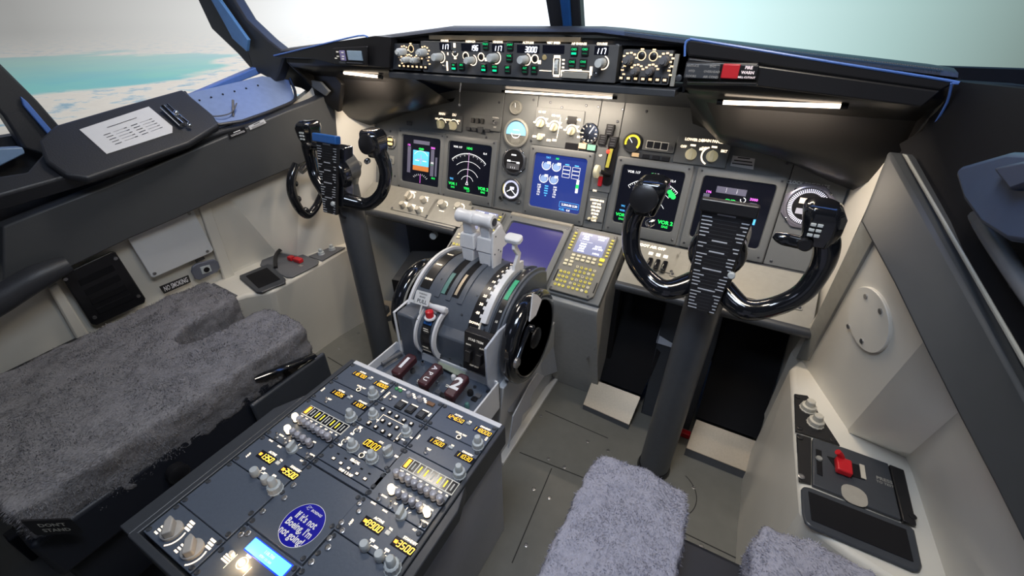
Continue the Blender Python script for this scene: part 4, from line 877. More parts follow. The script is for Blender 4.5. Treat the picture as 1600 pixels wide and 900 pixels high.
# dark footwell liners
def blk(nm, x0, x1, y0, y1, z0, z1, m_, lab=None): return MB().wbox(x0, x1, y0, y1, z0, z1).build(nm, m_, kind='structure', bevel=.004)
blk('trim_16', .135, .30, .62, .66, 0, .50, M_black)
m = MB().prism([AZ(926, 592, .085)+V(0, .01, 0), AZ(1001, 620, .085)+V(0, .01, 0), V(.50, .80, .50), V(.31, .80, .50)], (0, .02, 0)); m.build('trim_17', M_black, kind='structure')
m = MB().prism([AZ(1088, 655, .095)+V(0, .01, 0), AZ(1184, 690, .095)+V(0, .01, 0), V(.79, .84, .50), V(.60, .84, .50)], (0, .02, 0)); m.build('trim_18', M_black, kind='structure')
cb = thing('column_housing', 'grey box on the floor behind the right control column', 'housing', (.51, .6, 0))
m = MB(); m.prism([V(.440, .58, 0), V(.600, .58, 0), V(.605, .66, .30), V(.60, .72, .42), V(.43, .72, .42), V(.435, .66, .30)], (0, .06, 0)); m.build('housing_box', M_frame, cb, bevel=.003)
m = MB(); m.prism([V(.432, .655, .255), V(.603, .655, .255), V(.603, .69, .30), V(.432, .69, .30)], (0, .008, .0)); m.build('top_plate', M_pedside, cb, bevel=.002)
p = AZ(1066, 676, .012); m = MB(); m.box(WLD, p.x, p.y, .012, .05, .02, .02); tag(m.build('red_tag', M_red, bevel=.003), 'small red tag on the floor beside the right control column', 'tag')
lb = thing('footwell_box', 'dark grey sloping box with a pale label in the left footwell', 'box', (-.42, .62, 0))
LB = Fr((-.46, .55, .14), (1, 0, 0), (0, .75, .66))
a, b, c, d = AY(612, 437, .56), AY(694, 453, .56), AY(694, 392, .70), AY(643, 392, .70)
m = MB(); m.prism([a, b, c, d], (0, .03, -.02)); m.build('sloping_lid', mat('foot_grey', (.07, .072, .078), .45), lb, bevel=.003)
m = MB(); m.prism([a, b, V(b.x, b.y, 0), V(a.x, a.y, 0)], (0, .05, 0)); m.build('box_body', M_black, lb)
ff = Fr(a, b-a, d-a); q = ff.px(667, 400); m = MB(); m.rrect(ff, q[0], q[1], .05, .035, .004, 0, .001); m.build('label', M_glowdim if False else M_trim, lb)
kn = thing('spool_knob', 'small pale spool knob hanging in the left footwell under the shelf', 'knob', AY(680, 366, .60))
m = MB().lathe(AY(680, 366, .60), (.25, -1, .1), [(.012, 0), (.012, .004), (.006, .006), (.006, .012), (.013, .014), (.013, .022), (.005, .023)], 18); m.build('spool', M_knob, kn)
m = MB().tube([AY(680, 366, .60), AY(672, 352, .62), AY(668, 340, .64)], .004, 8, 3); m.build('arm', M_blackp, kn)

# ================================================================ HELPERS FOR PANELS
def plate(fr, pxs, c0, c1, name, m_, parent, bevel=.0012):
    uv = [fr.px(x, y, max(c0, c1)) for x, y in pxs]; return MB().fprism(fr, uv, c0, c1).build(name, m_, parent, bevel=bevel)
def rplate(fr, a, b, sa, sb, c0, c1, name, m_, parent, r=.004, bevel=.0008): return MB().rrect(fr, a, b, sa, sb, r, c0, c1).build(name, m_, parent, bevel=bevel)
def knob(fr, a, b, parent, r=.009, h=.018, m_=None, kind='round', c=.001, name='knob', ang=0.0):
    m_ = m_ or M_knob; o = fr.at(a, b, c); n = fr.n
    if kind == 'round': return MB().lathe(o, n, [(r, 0), (r, h*.85), (r*.85, h)], 24, 1, .05).build(name, m_, parent)
    if kind == 'smooth': return MB().lathe(o, n, [(r*.9, 0), (r, h*.1), (r*.96, h*.85), (r*.8, h)], 24).build(name, m_, parent)
    if kind == 'dual':
        k = MB().lathe(o, n, [(r*1.1, 0), (r*1.1, .002), (r, .003), (r*.96, h*.45), (r*.8, h*.5)], 26, 1, .07).build(name, m_, parent)
        MB().lathe(o+n*h*.5, n, [(r*.62, 0), (r*.58, h*.45), (r*.45, h*.52)], 18, 1, .06).build('inner_knob', m_, k); return k
    if kind == 'bar':
        k = MB().lathe(o, n, [(r, 0), (r, h*.3), (r*.9, h*.35)], 24).build(name, m_, parent); ca, sa = cos(ang), sin(ang)
        P = [fr.at(a+x*ca-y*sa, b+x*sa+y*ca, c+h*.3) for x, y in ((-r*.42, -r*.9), (r*.42, -r*.9), (r*.42, r*.6), (0, r*1.15), (-r*.42, r*.6))]
        MB().prism(P, n*h*.75).build('pointer', m_, k, bevel=r*.14); return k
    if kind == 'toggle':
        k = MB().lathe(o, n, [(r, 0), (r, .003), (r*.7, .0035)], 6).build(name, M_steel, parent)
        MB().cyl(o+n*.002, o+n*h+fr.v*h*.35, r*.28, r*.45, 10).build('bat', M_chrome, k); return k
    if kind == 'ring': return MB().lathe(o, n, [(r, 0), (r, .002), (r*.72, .002), (r*.72, .0008), (r*.5, .0008), (r*.5, .004), (0.001, .0045)], 22).build(name, m_, parent)
def halo(mb, fr, a, b, r, w=.0022, t0=-200, t1=90, c=.0018): mb.arc(fr, a, b, r, w, t0, t1, c)
def button(fr, a, b, parent, sx, sy, m_, c=0, h=.005, name='push_button', bev=.001):
    return MB().box(fr, a, b, c+h/2, sx, sy, h).build(name, m_, parent, bevel=bev)

# ================================================================ INSTRUMENT PANEL
ip = thing('instrument_panel', 'grey main instrument panel sheet that holds the screens and gauges', 'instrument panel', MIP.at(0, 0, 0))
top = [(x, mipedge(abs(x))+.035) for x in (.785, .745, .61, .47, .3, .15, 0, -.15, -.3, -.43, -.6, -.70, -.765)]
segs = [(-.762, -.205), (-.203, -.082), (-.080, .126), (.128, .196), (.198, .655), (.657, .783)]
for x0, x1 in segs:
    n = max(2, int((x1-x0)/.05)); uv = [(x0, -.036), (x1, -.036)]+[(x1-(x1-x0)*i/n, min(.352, mipedge(abs(x1-(x1-x0)*i/n))+.035)) for i in range(n+1)]
    MB().fprism(MIP, uv, -.012, 0).build('panel_sheet', M_mip, ip, bevel=.0008)
MB().fprism(MIP, [(-.762, -.036), (.783, -.036), (.783, .2), (.3, .345), (-.3, .345), (-.762, .2)], -.020, -.013).build('back_sheet', M_black, ip)
for x0, x1 in ((-.762, -.07), (-.06, .19), (.20, .783)):
    m = MB().tube([MIP.at(x0, -.05, .002), MIP.at(x1, -.05, .002)], .013, 14, 1); m.build('padded_lip', M_frame, ip, smooth=50)
m = MB().tube([MIP.at(-.755, -.032, .004), MIP.at(-.07, -.032, .004)], .003, 8, 1); m.build('bright_bead', M_steel, ip)
for x, y in [(860, 160), (878, 168), (935, 167), (973, 171), (1010, 174), (834, 156), (916, 165), (1230, 255), (1260, 290), (1205, 408), (1285, 310), (610, 205), (760, 215), (830, 220), (965, 190), (617, 275), (780, 160), (1315, 330), (1178, 408), (1130, 400)]:
    p = MIP.px(x, y); mm = MB(); screw(mm, MIP, p[0], p[1], .004, 0); mm.build('screw', M_bolt, ip)

DW, DH = .1785, .171
def du(cx, v0, lab, screen, bez=M_mip, fr=MIP, W=DW, H=DH, name='display_unit', lean=0):
    t = thing(name, lab, 'display', fr.at(cx, v0, 0), 'square display units of the instrument panel' if name == 'display_unit' else None)
    m = MB(); bw, bt, bb = .019, .022, .034
    def ringpart(pts): return MB().fprism(fr, pts, 0.0005, .014)
    x0, x1, y0, y1 = cx-W/2, cx+W/2, v0, v0+H
    vs = []; fs = []
    def loop(x0, x1, y0, y1, r, c):
        uv = []
        for px_, py_, a0 in ((x1-r, y1-r, 0), (x0+r, y1-r, 90), (x0+r, y0+r, 180), (x1-r, y0+r, 270)):
            for i in range(5): uv.append(fr.at(px_+r*cos(radians(a0+22.5*i)), py_+r*sin(radians(a0+22.5*i)), c))
        return uv
    L = [loop(x0-bw, x1+bw, y0-bb, y1+bt, .006, .0005), loop(x0-bw, x1+bw, y0-bb, y1+bt, .006, .010), loop(x0-bw+.003, x1+bw-.003, y0-bb+.003, y1+bt-.003, .006, .012), loop(x0-.002, x1+.002, y0-.002, y1+.002, .010, .012), loop(x0, x1, y0, y1, .009, .004)]
    MB().ring_faces(L, False).build('bezel', bez, t, smooth=30)
    sc_ = MB().rrect(fr, cx, v0+H/2, W, H, .009, .002, .0045).build('screen', screen, t)
    for a, b in ((x0-.008, y0-.020), (x1+.008, y0-.020), (x0-.008, y1+.012), (x1+.008, y1+.012)):
        mm = MB(); screw(mm, fr, a, b, .0032, .012); mm.build('screw', M_bolt, t)
    class Sx:                                                              # normalised screen axes
        def at(s, a, b, c=0): return fr.at(x0+a*W, v0+b*H, .0048+c)
        n = fr.n
    return t, sc_, Sx()
def emit_parts(sc_, items):
    for nm, mb, mt in items:
        if mb.v: mb.build(nm, mt, sc_, smooth=0)
# --- primary flight display
def pfd(cx, lab, right=False):
    t, s, f = du(cx, 0, lab, M_scrblk); g = {k: MB() for k in 'sky ground white green mag tape tan'.split()}
    g['sky'].rect(f, .50, .55, .42, .32); g['ground'].rect(f, .50, .34, .42, .11)
    for x in (.18, .80):
        MB().rect(f, x, .49, .09, .56).build('tape_field', mat('tape_grey', (.1, .1, .14), .4, emit=(.035, .035, .07), es=1), s, smooth=0)
    g['tape'].rect(f, .90, .42, .05, .40); g['tape'].rect(f, .50, .885, .42, .075)
    for k, x in enumerate((.36, .50, .64)): g['green'].text(f, x, .885, .05, ('N1', 'LNAV', 'VNAV')[k], .0004, .03)
    g['green'].text(f, .5, .745, .06, 'CMD', .0004, .03); g['green'].text(f, .84, .17, .05, '1013', .0004, .03)
    for i in range(8):
        y = .25+.065*i; g['white'].rect(f, .16, y, .035, .008, .0004); g['white'].rect(f, .79, y, .035, .008, .0004)
    for i in range(5): y = .42+.055*i; g['white'].rect(f, .50, y, .10 if i % 2 else .05, .006, .0004)
    g['mag'].rect(f, .5, .53, .20, .014, .0006); g['mag'].rect(f, .5, .53, .012, .20, .0006); g['mag'].text(f, .17, .80, .055, '196', .0004, .03); g['mag'].text(f, .80, .80, .055, '3000', .0004, .03)
    g['white'].rect(f, .40, .50, .10, .016, .0008); g['white'].rect(f, .60, .50, .10, .016, .0008)
    for i in range(9): tt = radians(40+12.5*i); g['white'].line(f, .5+.25*cos(tt), .0+.20*sin(tt)+.02, .5+.20*cos(tt), .02+.165*sin(tt), .006, .0004)
    g['white'].text(f, .80, .49, .05, '302', .001, .03); g['green'].rect(f, .79, .45, .07, .006, .0006)
    g['tan'].arc(f, .5, .5, .21, .008, 35, 145, .0008)
    g['mag'].line(f, .5, .02, .5, .2, .01, .0006); g['tape'].disc(f, .5, .03, .001); 
    emit_parts(s, [('sky_field', g['sky'], M_cyan), ('ground_field', g['ground'], M_brown), ('tape_field', g['tape'], mat('tape_grey', (.1, .1, .14), .4, emit=(.035, .035, .07), es=1)), ('white_symbols', g['white'], M_whites), ('green_symbols', g['green'], M_greens), ('magenta_symbols', g['mag'], M_mag), ('bank_scale', g['tan'], M_whites)])
pfd(-.5326, 'flight display with blue sky and brown ground, leftmost screen of the panel')
def nd(cx, lab, r1, wx=False):
    t, s, f = du(cx, 0, lab, M_scrblk); g = {k: MB() for k in 'white green mag cyan'.split()}
    ox, oy = (.48, .20) if not wx else (.55, .22)
    for r, w, a in ((.60, .010, 48), (.44, .008, 50), (.285, .008, 50), (.15, .008, 40)):
        g['white'].arc(f, ox, oy, r, w, a-18 if r < .3 else a, (180-a)+18 if r < .3 else 180-a, .0004, 30)
    for i in range(25):
        tt = radians(48+3.5*i); L = .055 if i % 3 == 0 else .03; g['white'].line(f, ox+.60*cos(tt), oy+.60*sin(tt), ox+(.60-L)*cos(tt), oy+(.60-L)*sin(tt), .006, .0004)
    g['mag'].line(f, ox, oy, ox, oy+.62, .007, .0006); g['white'].line(f, ox+.003, oy+.02, ox+.003, oy+.60, .004, .0008)
    g['white'].line(f, ox-.03, oy-.03, ox, oy+.05, .010, .0006); g['white'].line(f, ox+.03, oy-.03, ox, oy+.05, .010, .0006); g['white'].line(f, ox-.03, oy-.03, ox+.03, oy-.03, .008, .0006)
    g['white'].text(f, .20, .90, .055, 'VOR 117', .0004, .03); g['white'].text(f, .84, .84, .05, '12.4', .0004, .03)
    g['green'].text(f, ox, .90, .06, 'HDG', .0004, .03); g['green'].text(f, .14, .14, .075, 'VOR 1', .0004, .03); g['green'].text(f, .14, .07, .05, 'SAG', .0004, .02)
    g['green'].text(f, .87, .14, .085, 'VOR 2', .0004, .04); g['green'].text(f, .87, .07, .055, 'SAG', .0004, .03)
    if not wx: g['green'].text(f, .48, .09, .06, 'TERR', .0004, .03); g['green'].text(f, .52, .04, .05, '117', .0004, .03); g['cyan'].text(f, .10, .24, .05, 'TFC', .0004, .03)
    else:
        g['cyan'].text(f, .13, .30, .04, 'TFC', .0004, .03); g['cyan'].text(f, .13, .22, .04, 'WXR', .0004, .03); g['mag'].text(f, ox, .83, .06, '117', .0004, .03)
        for (x, y, r) in ((.60, .745, .035), (.64, .75, .03), (.83, .66, .04), (.87, .62, .045), (.90, .59, .04), (.85, .60, .03)): g['green'].disc(f, x, y, r, .0005+.0001*r, 9)
        g['white'].text(f, .55, .905, .055, '1 1 7', .0006, .03)
    emit_parts(s, [('white_symbols', g['white'], M_whites), ('green_symbols', g['green'], M_greens), ('magenta_symbols', g['mag'], M_mag), ('cyan_symbols', g['cyan'], M_cyan)])
nd(-.3164, 'map display with white compass arcs, second screen from the left wall', .6)
nd(.3156, 'map display with green weather blobs behind the right yoke grip', .6, True)
t, s, f = du(.0257, 0, 'blue engine display with round dials in the middle of the panel', M_scrblue)
g = {k: MB() for k in 'white green cyan bar grey'.split()}
for x, y, r in ((.24, .80, .085), (.44, .80, .085), (.22, .56, .085), (.42, .56, .085)):
    g['white'].arc(f, x, y, r, .012, -220, 20, .0004, 20); g['grey'].disc(f, x, y-.012, r*.8, .0002, 18); g['white'].rect(f, x+.045, y+.05, .07, .045, .0006)
for x in (.64, .82):
    for k in range(3): 
        y = .80-.07*k
        for q_ in ((x-.07, y+.03, x+.07, y+.03), (x-.07, y-.03, x+.07, y-.03), (x-.07, y-.03, x-.07, y+.03), (x+.07, y-.03, x+.07, y+.03)): g['white'].line(f, *q_, .006, .0005)
    g['cyan'].rect(f, x, .86, .08, .018)
for k in range(5): g['cyan'].rect(f, .30, .42-.045*k, .07 if k != 4 else .03, .02); g['white'].text(f, .15, .42-.045*k, .045, ('542', '1.07', '58', '172', '0.6')[k], .0005, .03); g['white'].text(f, .47, .42-.045*k, .045, ('544', '1.08', '59', '170', '0.6')[k], .0005, .03)
g['bar'].rect(f, .885, .50, .05, .24, .0004); g['green'].rect(f, .885, .50, .05, .07, .0008)
g['cyan'].text(f, .26, .94, .05, 'TAT', .0004, .03); g['green'].text(f, .44, .94, .05, 'N1', .0004, .03)
for q_ in ((.60, .18, .97, .18), (.60, .08, .97, .08), (.60, .08, .60, .18), (.97, .08, .97, .18)): g['cyan'].line(f, *q_, .006, .0005)
g['white'].text(f, .69, .13, .055, '2.20', .0005, .04); g['white'].text(f, .79, .13, .055, '0.00', .0005, .04); g['white'].text(f, .90, .13, .055, '2.20', .0005, .04); g['white'].text(f, .78, .035, .055, '4.4', .0005, .04); g['cyan'].text(f, .66, .035, .05, 'FUEL', .0005, .03)
emit_parts(s, [('white_symbols', g['white'], M_whites), ('dial_fill', g['grey'], mat('dial_fill', (.2, .3, .5), .4, emit=(.16, .24, .42), es=1)), ('green_bar', g['green'], M_greens), ('cyan_symbols', g['cyan'], M_cyan), ('level_bar', g['bar'], M_whites)])
t, s, f = du(.5437, 0, 'mostly dark flight display hidden behind the right checklist plate, rightmost screen', M_scrblk)
g = {k: MB() for k in 'white green mag cyan tape'.split()}
g['tape'].rect(f, .43, .82, .42, .10); g['tape'].rect(f, .10, .66, .09, .14); g['tape'].rect(f, .77, .62, .09, .14)
for k, x in enumerate((.30, .44, .58)): g['green'].text(f, x, .83, .05, ('N1', 'VOR', 'ALT')[k], .0004, .03)
g['green'].text(f, .45, .665, .07, 'CMD', .0005, .03); g['cyan'].rect(f, .45, .60, .46, .045); g['mag'].text(f, .12, .76, .055, '196', .0004, .03); g['mag'].text(f, .76, .74, .055, '3000', .0004, .03)
g['white'].rect(f, .10, .61, .08, .02, .0006); g['white'].rect(f, .77, .58, .08, .02, .0006); g['white'].arc(f, .62, .71, .035, .010, -200, 90, .0005); g['cyan'].rect(f, .85, .47, .03, .22)
g['white'].line(f, .36, .79, .36, .86, .006, .0006); g['white'].line(f, .51, .79, .51, .86, .006, .0006)
emit_parts(s, [('tape_field', g['tape'], MATS['tape_grey']), ('white_symbols', g['white'], M_whites), ('green_symbols', g['green'], M_greens), ('magenta_symbols', g['mag'], M_mag), ('horizon_strip', g['cyan'], M_cyan)])

# --- round gauges
def gauge(px, py, r, lab, face, marks, mm_, oct_=False, n=12, hands=(40,), extra=None, bezel=M_trim, name='gauge', dx=0):
    a, b = MIP.px(px, py, .006); t = thing(name, lab, 'gauge', MIP.at(a, b, 0)); fr = Fr(MIP.at(a, b, 0), MIP.u, MIP.v)
    if oct_:
        R = r*1.28; P = [(R*cos(radians(22.5+45*i)), R*sin(radians(22.5+45*i))) for i in range(8)]
        MB().fprism(fr, P, .0005, .008).build('bezel', bezel, t, bevel=.002)
        for i in range(4):
            mm = MB(); screw(mm, fr, R*.88*cos(radians(45+90*i)), R*.88*sin(radians(45+90*i)), .004, .008); mm.build('screw', M_chrome, t)
        c = .0085
    else: c = .004
    MB().lathe(fr.o+fr.n*.0005, fr.n, [(r*1.18, 0), (r*1.18, .007), (r*1.08, .010), (r, .010), (r*.97, .004)], 36).build('ring', bezel, t)
    MB().lathe(fr.o+fr.n*.001, fr.n, [(r*.99, 0), (r*.99, c-.0005)], 36).build('dial', face, t)
    g = MB()
    for i in range(n): tt = 2*pi*i/n; g.line(fr, r*.92*cos(tt), r*.92*sin(tt), r*(.70 if i % 3 == 0 else .80)*cos(tt), r*(.70 if i % 3 == 0 else .80)*sin(tt), r*(.09 if n <= 14 else .035), c+.0016)
    if marks: g.build('dial_marks', mm_, t, smooth=0)
    for k, h in enumerate(hands): MB().line(fr, 0, 0, r*(.75-.2*k)*cos(radians(h)), r*(.75-.2*k)*sin(radians(h)), r*.09, c+.003).build('needle', M_whites, t, smooth=0)
    if extra: extra(fr, r, c+.0018, t)
    return t, fr
def ex_horizon(fr, r, c, t):
    k = 24; top_ = [(r*.93*cos(radians(-8+196*i/k)), r*.93*sin(radians(-8+196*i/k))) for i in range(k+1)]
    m = MB(); m.add([fr.at(x, y, c) for x, y in top_], [list(range(k+1))]); m.build('sky_half', mat('gauge_sky', (.2, .5, .8), .3, emit=(.25, .55, .8), es=.9), t, smooth=0)
    g = MB()
    for q in ((-.5, -.1, .5, -.1), (-.3, .25, .3, .25), (-.25, -.35, .25, -.35)): g.line(fr, q[0]*r, q[1]*r, q[2]*r, q[3]*r, r*.06, c+.0008)
    g.arc(fr, 0, 0, r*.4, r*.06, 180, 360, c+.0008); g.build('aircraft_symbol', M_whites, t, smooth=0)
def ex_ils(fr, r, c, t):
    g = MB()
    for x, y, w, h in ((0, .55, .5, .12), (-.45, .0, .35, .16), (.5, -.08, .32, .16), (0, -.02, 1.2, .03)): g.rect(fr, x*r, y*r, w*r, h*r, c+.001)
    for q in range(3): g.rect(fr, (-.2+.2*q)*r, -.55*r, .03*r, .15*r, c+.001)
    g.build('lit_marks', M_whites, t, smooth=0); MB().rect(fr, 0, -.45*r, 1.3*r, .5*r, c).build('lower_field', M_knobdark, t, smooth=0)
def ex_alt(fr, r, c, t):
    g = MB(); g.arc(fr, 0, 0, r*.85, r*.2, 0, 360, c, 36); g.rect(fr, r*.1, r*.15, r*.5, r*.3, c+.0006); g.build('lit_ring', mat('pale_lit', (.6, .6, .75), .4, emit=(.5, .52, .70), es=1.0), t, smooth=0)
    MB().arc(fr, 0, 0, r*.98, r*.08, 150, 215, c+.001).build('amber_arc', M_yels, t, smooth=0)
gauge(805.5, 168, .0185, 'small pale round gauge at the top, above the standby horizon', M_blackp, False, None, hands=(100,))
gauge(806, 208, .039, 'standby horizon gauge with blue upper half between the screens', M_blackp, False, None, hands=(), extra=ex_horizon)
gauge(803, 252, .037, 'dark standby gauge with pale lit boxes, below the standby horizon', M_blackp, False, None, hands=(), extra=ex_ils, oct_=True, bezel=M_frame)
ta, fa = gauge(798.5, 296, .032, 'glowing white standby altimeter, lowest of the stacked round gauges', M_blackp, True, M_whites, n=20, hands=(-40, 210), extra=ex_alt, bezel=M_frame)
for sx in (-1, 1): knob(fa, sx*.034, -.034, ta, .008, .012, M_chrome, 'smooth', name='set_knob')
gauge(920.5, 208.5, .026, 'black round flap gauge with white marks right of the flap selector panel', M_blackp, True, M_glow, n=12, hands=(60,), bezel=M_chrome)
t_, f_ = gauge(988, 223, .024, 'brake pressure gauge glowing yellow around its rim', M_blackp, False, None, hands=(130,), bezel=M_frame, extra=lambda fr, r, c, t: MB().arc(fr, 0, 0, r*.82, r*.25, -40, 200, c, 26).build('yellow_scale', M_yels, t, smooth=0))
def ex_clock(fr, r, c, t):
    g = MB()
    for i in range(60): tt = 2*pi*i/60; g.line(fr, r*.95*cos(tt), r*.95*sin(tt), r*.74*cos(tt), r*.74*sin(tt), r*.05, c)
    g.build('minute_marks', mat('clock_white', (.7, .7, .8), .4, emit=(.55, .55, .68), es=.8), t, smooth=0)
    MB().rect(fr, 0, r*.28, r*.95, r*.30, c+.001).build('time_window', mat('clock_amber', (.7, .6, .5), .4, emit=(.75, .62, .5), es=1.0), t, smooth=0)
    MB().rect(fr, 0, -r*.28, r*1.0, r*.30, c+.001).build('date_window', mat('clock_grey', (.4, .4, .45), .4, emit=(.25, .25, .3), es=.8), t, smooth=0)
gauge(1262, 323, .047, 'octagonal lit clock right of the rightmost screen', M_blackp, False, None, hands=(), extra=ex_clock, oct_=True, bezel=mat('clock_bezel', (.30, .29, .36), .25, metal=.5), name='clock')
def ex_lclock(fr, r, c, t):
    for y in (.45, -.30): MB().rect(fr, 0, r*y, r*1.2, r*.42, c).build('amber_window', mat('amber_window', (.9, .7, .3), .4, emit=(1.0, .62, .18), es=1.6), t, smooth=0)
gauge(610.5, 222, .020, 'small octagonal clock with amber windows at the left edge of the panel', M_blackp, False, None, hands=(), extra=ex_lclock, oct_=True, name='clock', bezel=M_trim)

# --- selector panels on the sheet
def pmodule(name, lab, cat, pxs, h=.006, m_=M_mip):
    uv = [MIP.px(x, y, h) for x, y in pxs]; c = (sum(u for u, v in uv)/len(uv), sum(v for u, v in uv)/len(uv))
    t = thing(name, lab, cat, MIP.at(c[0], c[1], 0)); u0, u1, v0, v1 = min(u for u, v in uv), max(u for u, v in uv), min(v for u, v in uv), max(v for u, v in uv)
    MB().rrect(MIP, (u0+u1)/2, (v0+v1)/2, u1-u0, v1-v0, .003, .0005, h).build('face_plate', m_, t, bevel=.001)
    return t, (u0, u1, v0, v1)
def words(fr, t, lst, c, m_=M_glow, nm='lettering', bold=.035):
    g = MB()
    for w, a, b, s_ in lst: g.text(fr, a, b, s_, w, c, bold)
    g.build(nm, m_, t, smooth=0)
def PX(x, y, c=.006): return MIP.px(x, y, c)
t, R_ = pmodule('selector_panel', 'light selector panel with two glowing knobs above the second screen', 'switch panel', [(677, 177), (722, 184), (720, 206), (677, 199)])
g = MB()
for x, y in ((690, 192), (709, 194)):
    a, b = PX(x, y); knob(MIP, a, b-.006, t, .014, .020, M_keyw, 'bar', .006, ang=.3); halo(g, MIP, a, b-.006, .021, .003, 20, 170, .0068)
    g.text(MIP, a, b+.030, .011, 'MAIN PANEL'[0:4] if x < 700 else 'DU', .0068, .04); g.text(MIP, a-.022, b+.012, .008, 'OFF', .0068, .04); g.text(MIP, a+.020, b+.012, .008, 'BRT', .0068, .04)
g.build('lettering', M_glow, t, smooth=0)
t, R_ = pmodule('annunciator_panel', 'row of small dark square indicator buttons above the second screen', 'switch panel', [(735, 178), (783, 184), (780, 206), (733, 200)])
for k, x in enumerate((739, 746.5, 754)): a, b = PX(x, 188+k*.8); button(MIP, a, b, t, .012, .016, M_blackp, .006, .005)
for k, x in enumerate((732, 741, 751, 762)): a, b = PX(x, 201+k*1.0); button(MIP, a, b, t, .018, .011 if k != 2 else .02, M_frame, .006, .005)
a, b = PX(774, 192); knob(MIP, a, b, t, .007, .014, kind='toggle', c=.006); words(MIP, t, [('NORMAL', a, b+.016, .006), ('OFF', a, b-.014, .006)], .0068, M_glowdim)
t, R_ = pmodule('selector_panel', 'autobrake and display selector panel with three lit knobs above the engine display', 'switch panel', [(838, 167), (911, 175), (905, 232), (833, 226)], .005)
g = MB()
for x, y, w1 in ((845, 193, 'N1 SET'), (866, 199, 'SPD REF'), (893, 205, 'AUTO BRAKE')):
    a, b = PX(x, y); knob(MIP, a, b, t, .012, .020, M_keyw, 'bar', .005, ang=-.4); halo(g, MIP, a, b, .019, .0035, 0, 180, .0058); g.text(MIP, a, b+.034, .008, w1, .0058, .05); g.text(MIP, a+.018, b+.014, .007, 'SET', .0058, .05)
    for q in (-.022, .022): g.rect(MIP, a+q, b+.002, .010, .0045, .0058)
for x, y in ((843, 216), (857, 219), (866, 219), (848, 211), (905, 214), (835, 213)): a, b = PX(x, y); g.rect(MIP, a, b, .014, .0065, .0058)
a, b = PX(876, 183); a2, b2 = PX(870, 216); g.line(MIP, a, b, a2, b2, .0022, .0058)
g.build('lettering', M_glow, t, smooth=0)
a, b = PX(844, 214); knob(MIP, a, b, t, .010, .016, M_keyw, 'bar', .005)
a, b = PX(894, 188); button(MIP, a, b, t, .030, .022, M_blackp, .005, .006, 'indicator')
t, R_ = pmodule('indicator_block', 'black flap and auto brake indicator block over the engine display corner', 'indicator', [(884, 222), (904, 225), (902, 236), (882, 232)], .006, M_blackp)
t, R_ = pmodule('indicator_block', 'amber and green lit indicator pair under the black flap gauge', 'indicator', [(905, 223), (933, 228), (931, 237), (903, 232)], .006, M_blackp)
a, b = PX(910, 228); MB().rect(MIP, a, b, .024, .016, .0068).build('amber_light', mat('warm_lit', (.7, .5, .3), .4, emit=(.75, .5, .28), es=.9), t, smooth=0)
a, b = PX(924, 230.5); MB().rect(MIP, a, b, .026, .016, .0068).build('green_light', mat('green_lit', (.2, .4, .3), .4, emit=(.12, .42, .26), es=.9), t, smooth=0)
# gear position annunciators
gp_ = thing('gear_indicator', 'cluster of dark landing gear indicator lamps above the gear lever', 'indicator', MIP.at(*PX(952, 210), 0))
for x, y in ((954, 199), (952, 207), (943, 215), (959, 218), (941, 222), (957, 226)):
    a, b = PX(x, y); button(MIP, a, b, gp_, .024, .017, M_blackp, .0005, .010, 'lamp_block')
    g = MB(); g.rect(MIP, a, b+.003, .015, .002, .011); g.rect(MIP, a, b-.003, .013, .002, .011); g.build('lamp_print', M_knobdark, gp_, smooth=0)
# landing gear lever
t, R_ = pmodule('gear_lever', 'landing gear lever with wheel-shaped knob in its slot left of the right map display', 'lever', [(934, 225), (964, 230), (952, 302), (922, 297)], .004)
a, b = PX(950, 263); MB().rrect(MIP, a+.004, b+.016, .030, .135, .013, .0045, .0075).build('slot', M_black, t)
a1, b1 = PX(951, 243, .012); MB().fprism(MIP, [(a1-.004, b1-.035), (a1+.006, b1-.035), (a1+.010, b1+.02), (a1, b1+.02)], .0078, .012).build('yellow_strip', mat('olive_strip', (.45, .42, .06), .5), t)
a2, b2 = PX(951, 237); MB().lathe(MIP.at(a2, b2, .008), MIP.n, [(.006, 0), (.006, .004), (.003, .007)], 14).build('red_light', M_reds, t)
a3, b3 = PX(937, 283); MB().rrect(MIP, a3+.003, b3, .012, .030, .004, .004, .014).build('lever_latch', M_red, t, bevel=.001)
a4, b4 = PX(934, 268, .03); MB().cyl(MIP.at(a4+.03, b4-.004, .006), MIP.at(a4+.012, b4, .034), .007, seg=12).build('lever_arm', M_blackp, t)
wk = MB().lathe(MIP.at(a4-.010, b4, .034), MIP.u, [(.012, 0), (.019, .003), (.019, .014), (.012, .017)], 26).build('wheel_knob', M_keyw, t)
MB().lathe(MIP.at(a4+.008, b4, .034), MIP.u, [(.007, 0), (.007, .003)], 14).build('wheel_hub', M_trim, wk)
words(MIP, t, [('UP', PX(938, 243)[0], PX(938, 243)[1], .008), ('OFF', PX(932, 276)[0], PX(932, 276)[1], .008), ('DN', PX(929, 298)[0], PX(929, 298)[1], .008)], .0048)
# bright block under the gear lever
t, R_ = pmodule('limit_placard', 'brightly backlit speed limit placard below the landing gear lever', 'placard', [(921, 306), (948, 311), (940, 348), (914, 343)], .006)
g = MB(); u0, u1, v0, v1 = R_
for k in range(7):
    y = v1-.010-.0105*k; g.text(MIP, (u0+u1)/2, y, .0085, ('LANDING GEAR', 'LIMIT (IAS)', 'OPERATING', '270K-.82M', 'EXTEND', '320K', 'FLAPS')[k], .0068, .05, sx=.72)
g.build('lettering', M_glow, t, smooth=0)
for x in (921, 926.5, 932): a, b = PX(x, 341); knob(MIP, a, b, t, .004, .012, M_keyw, 'smooth', .006)
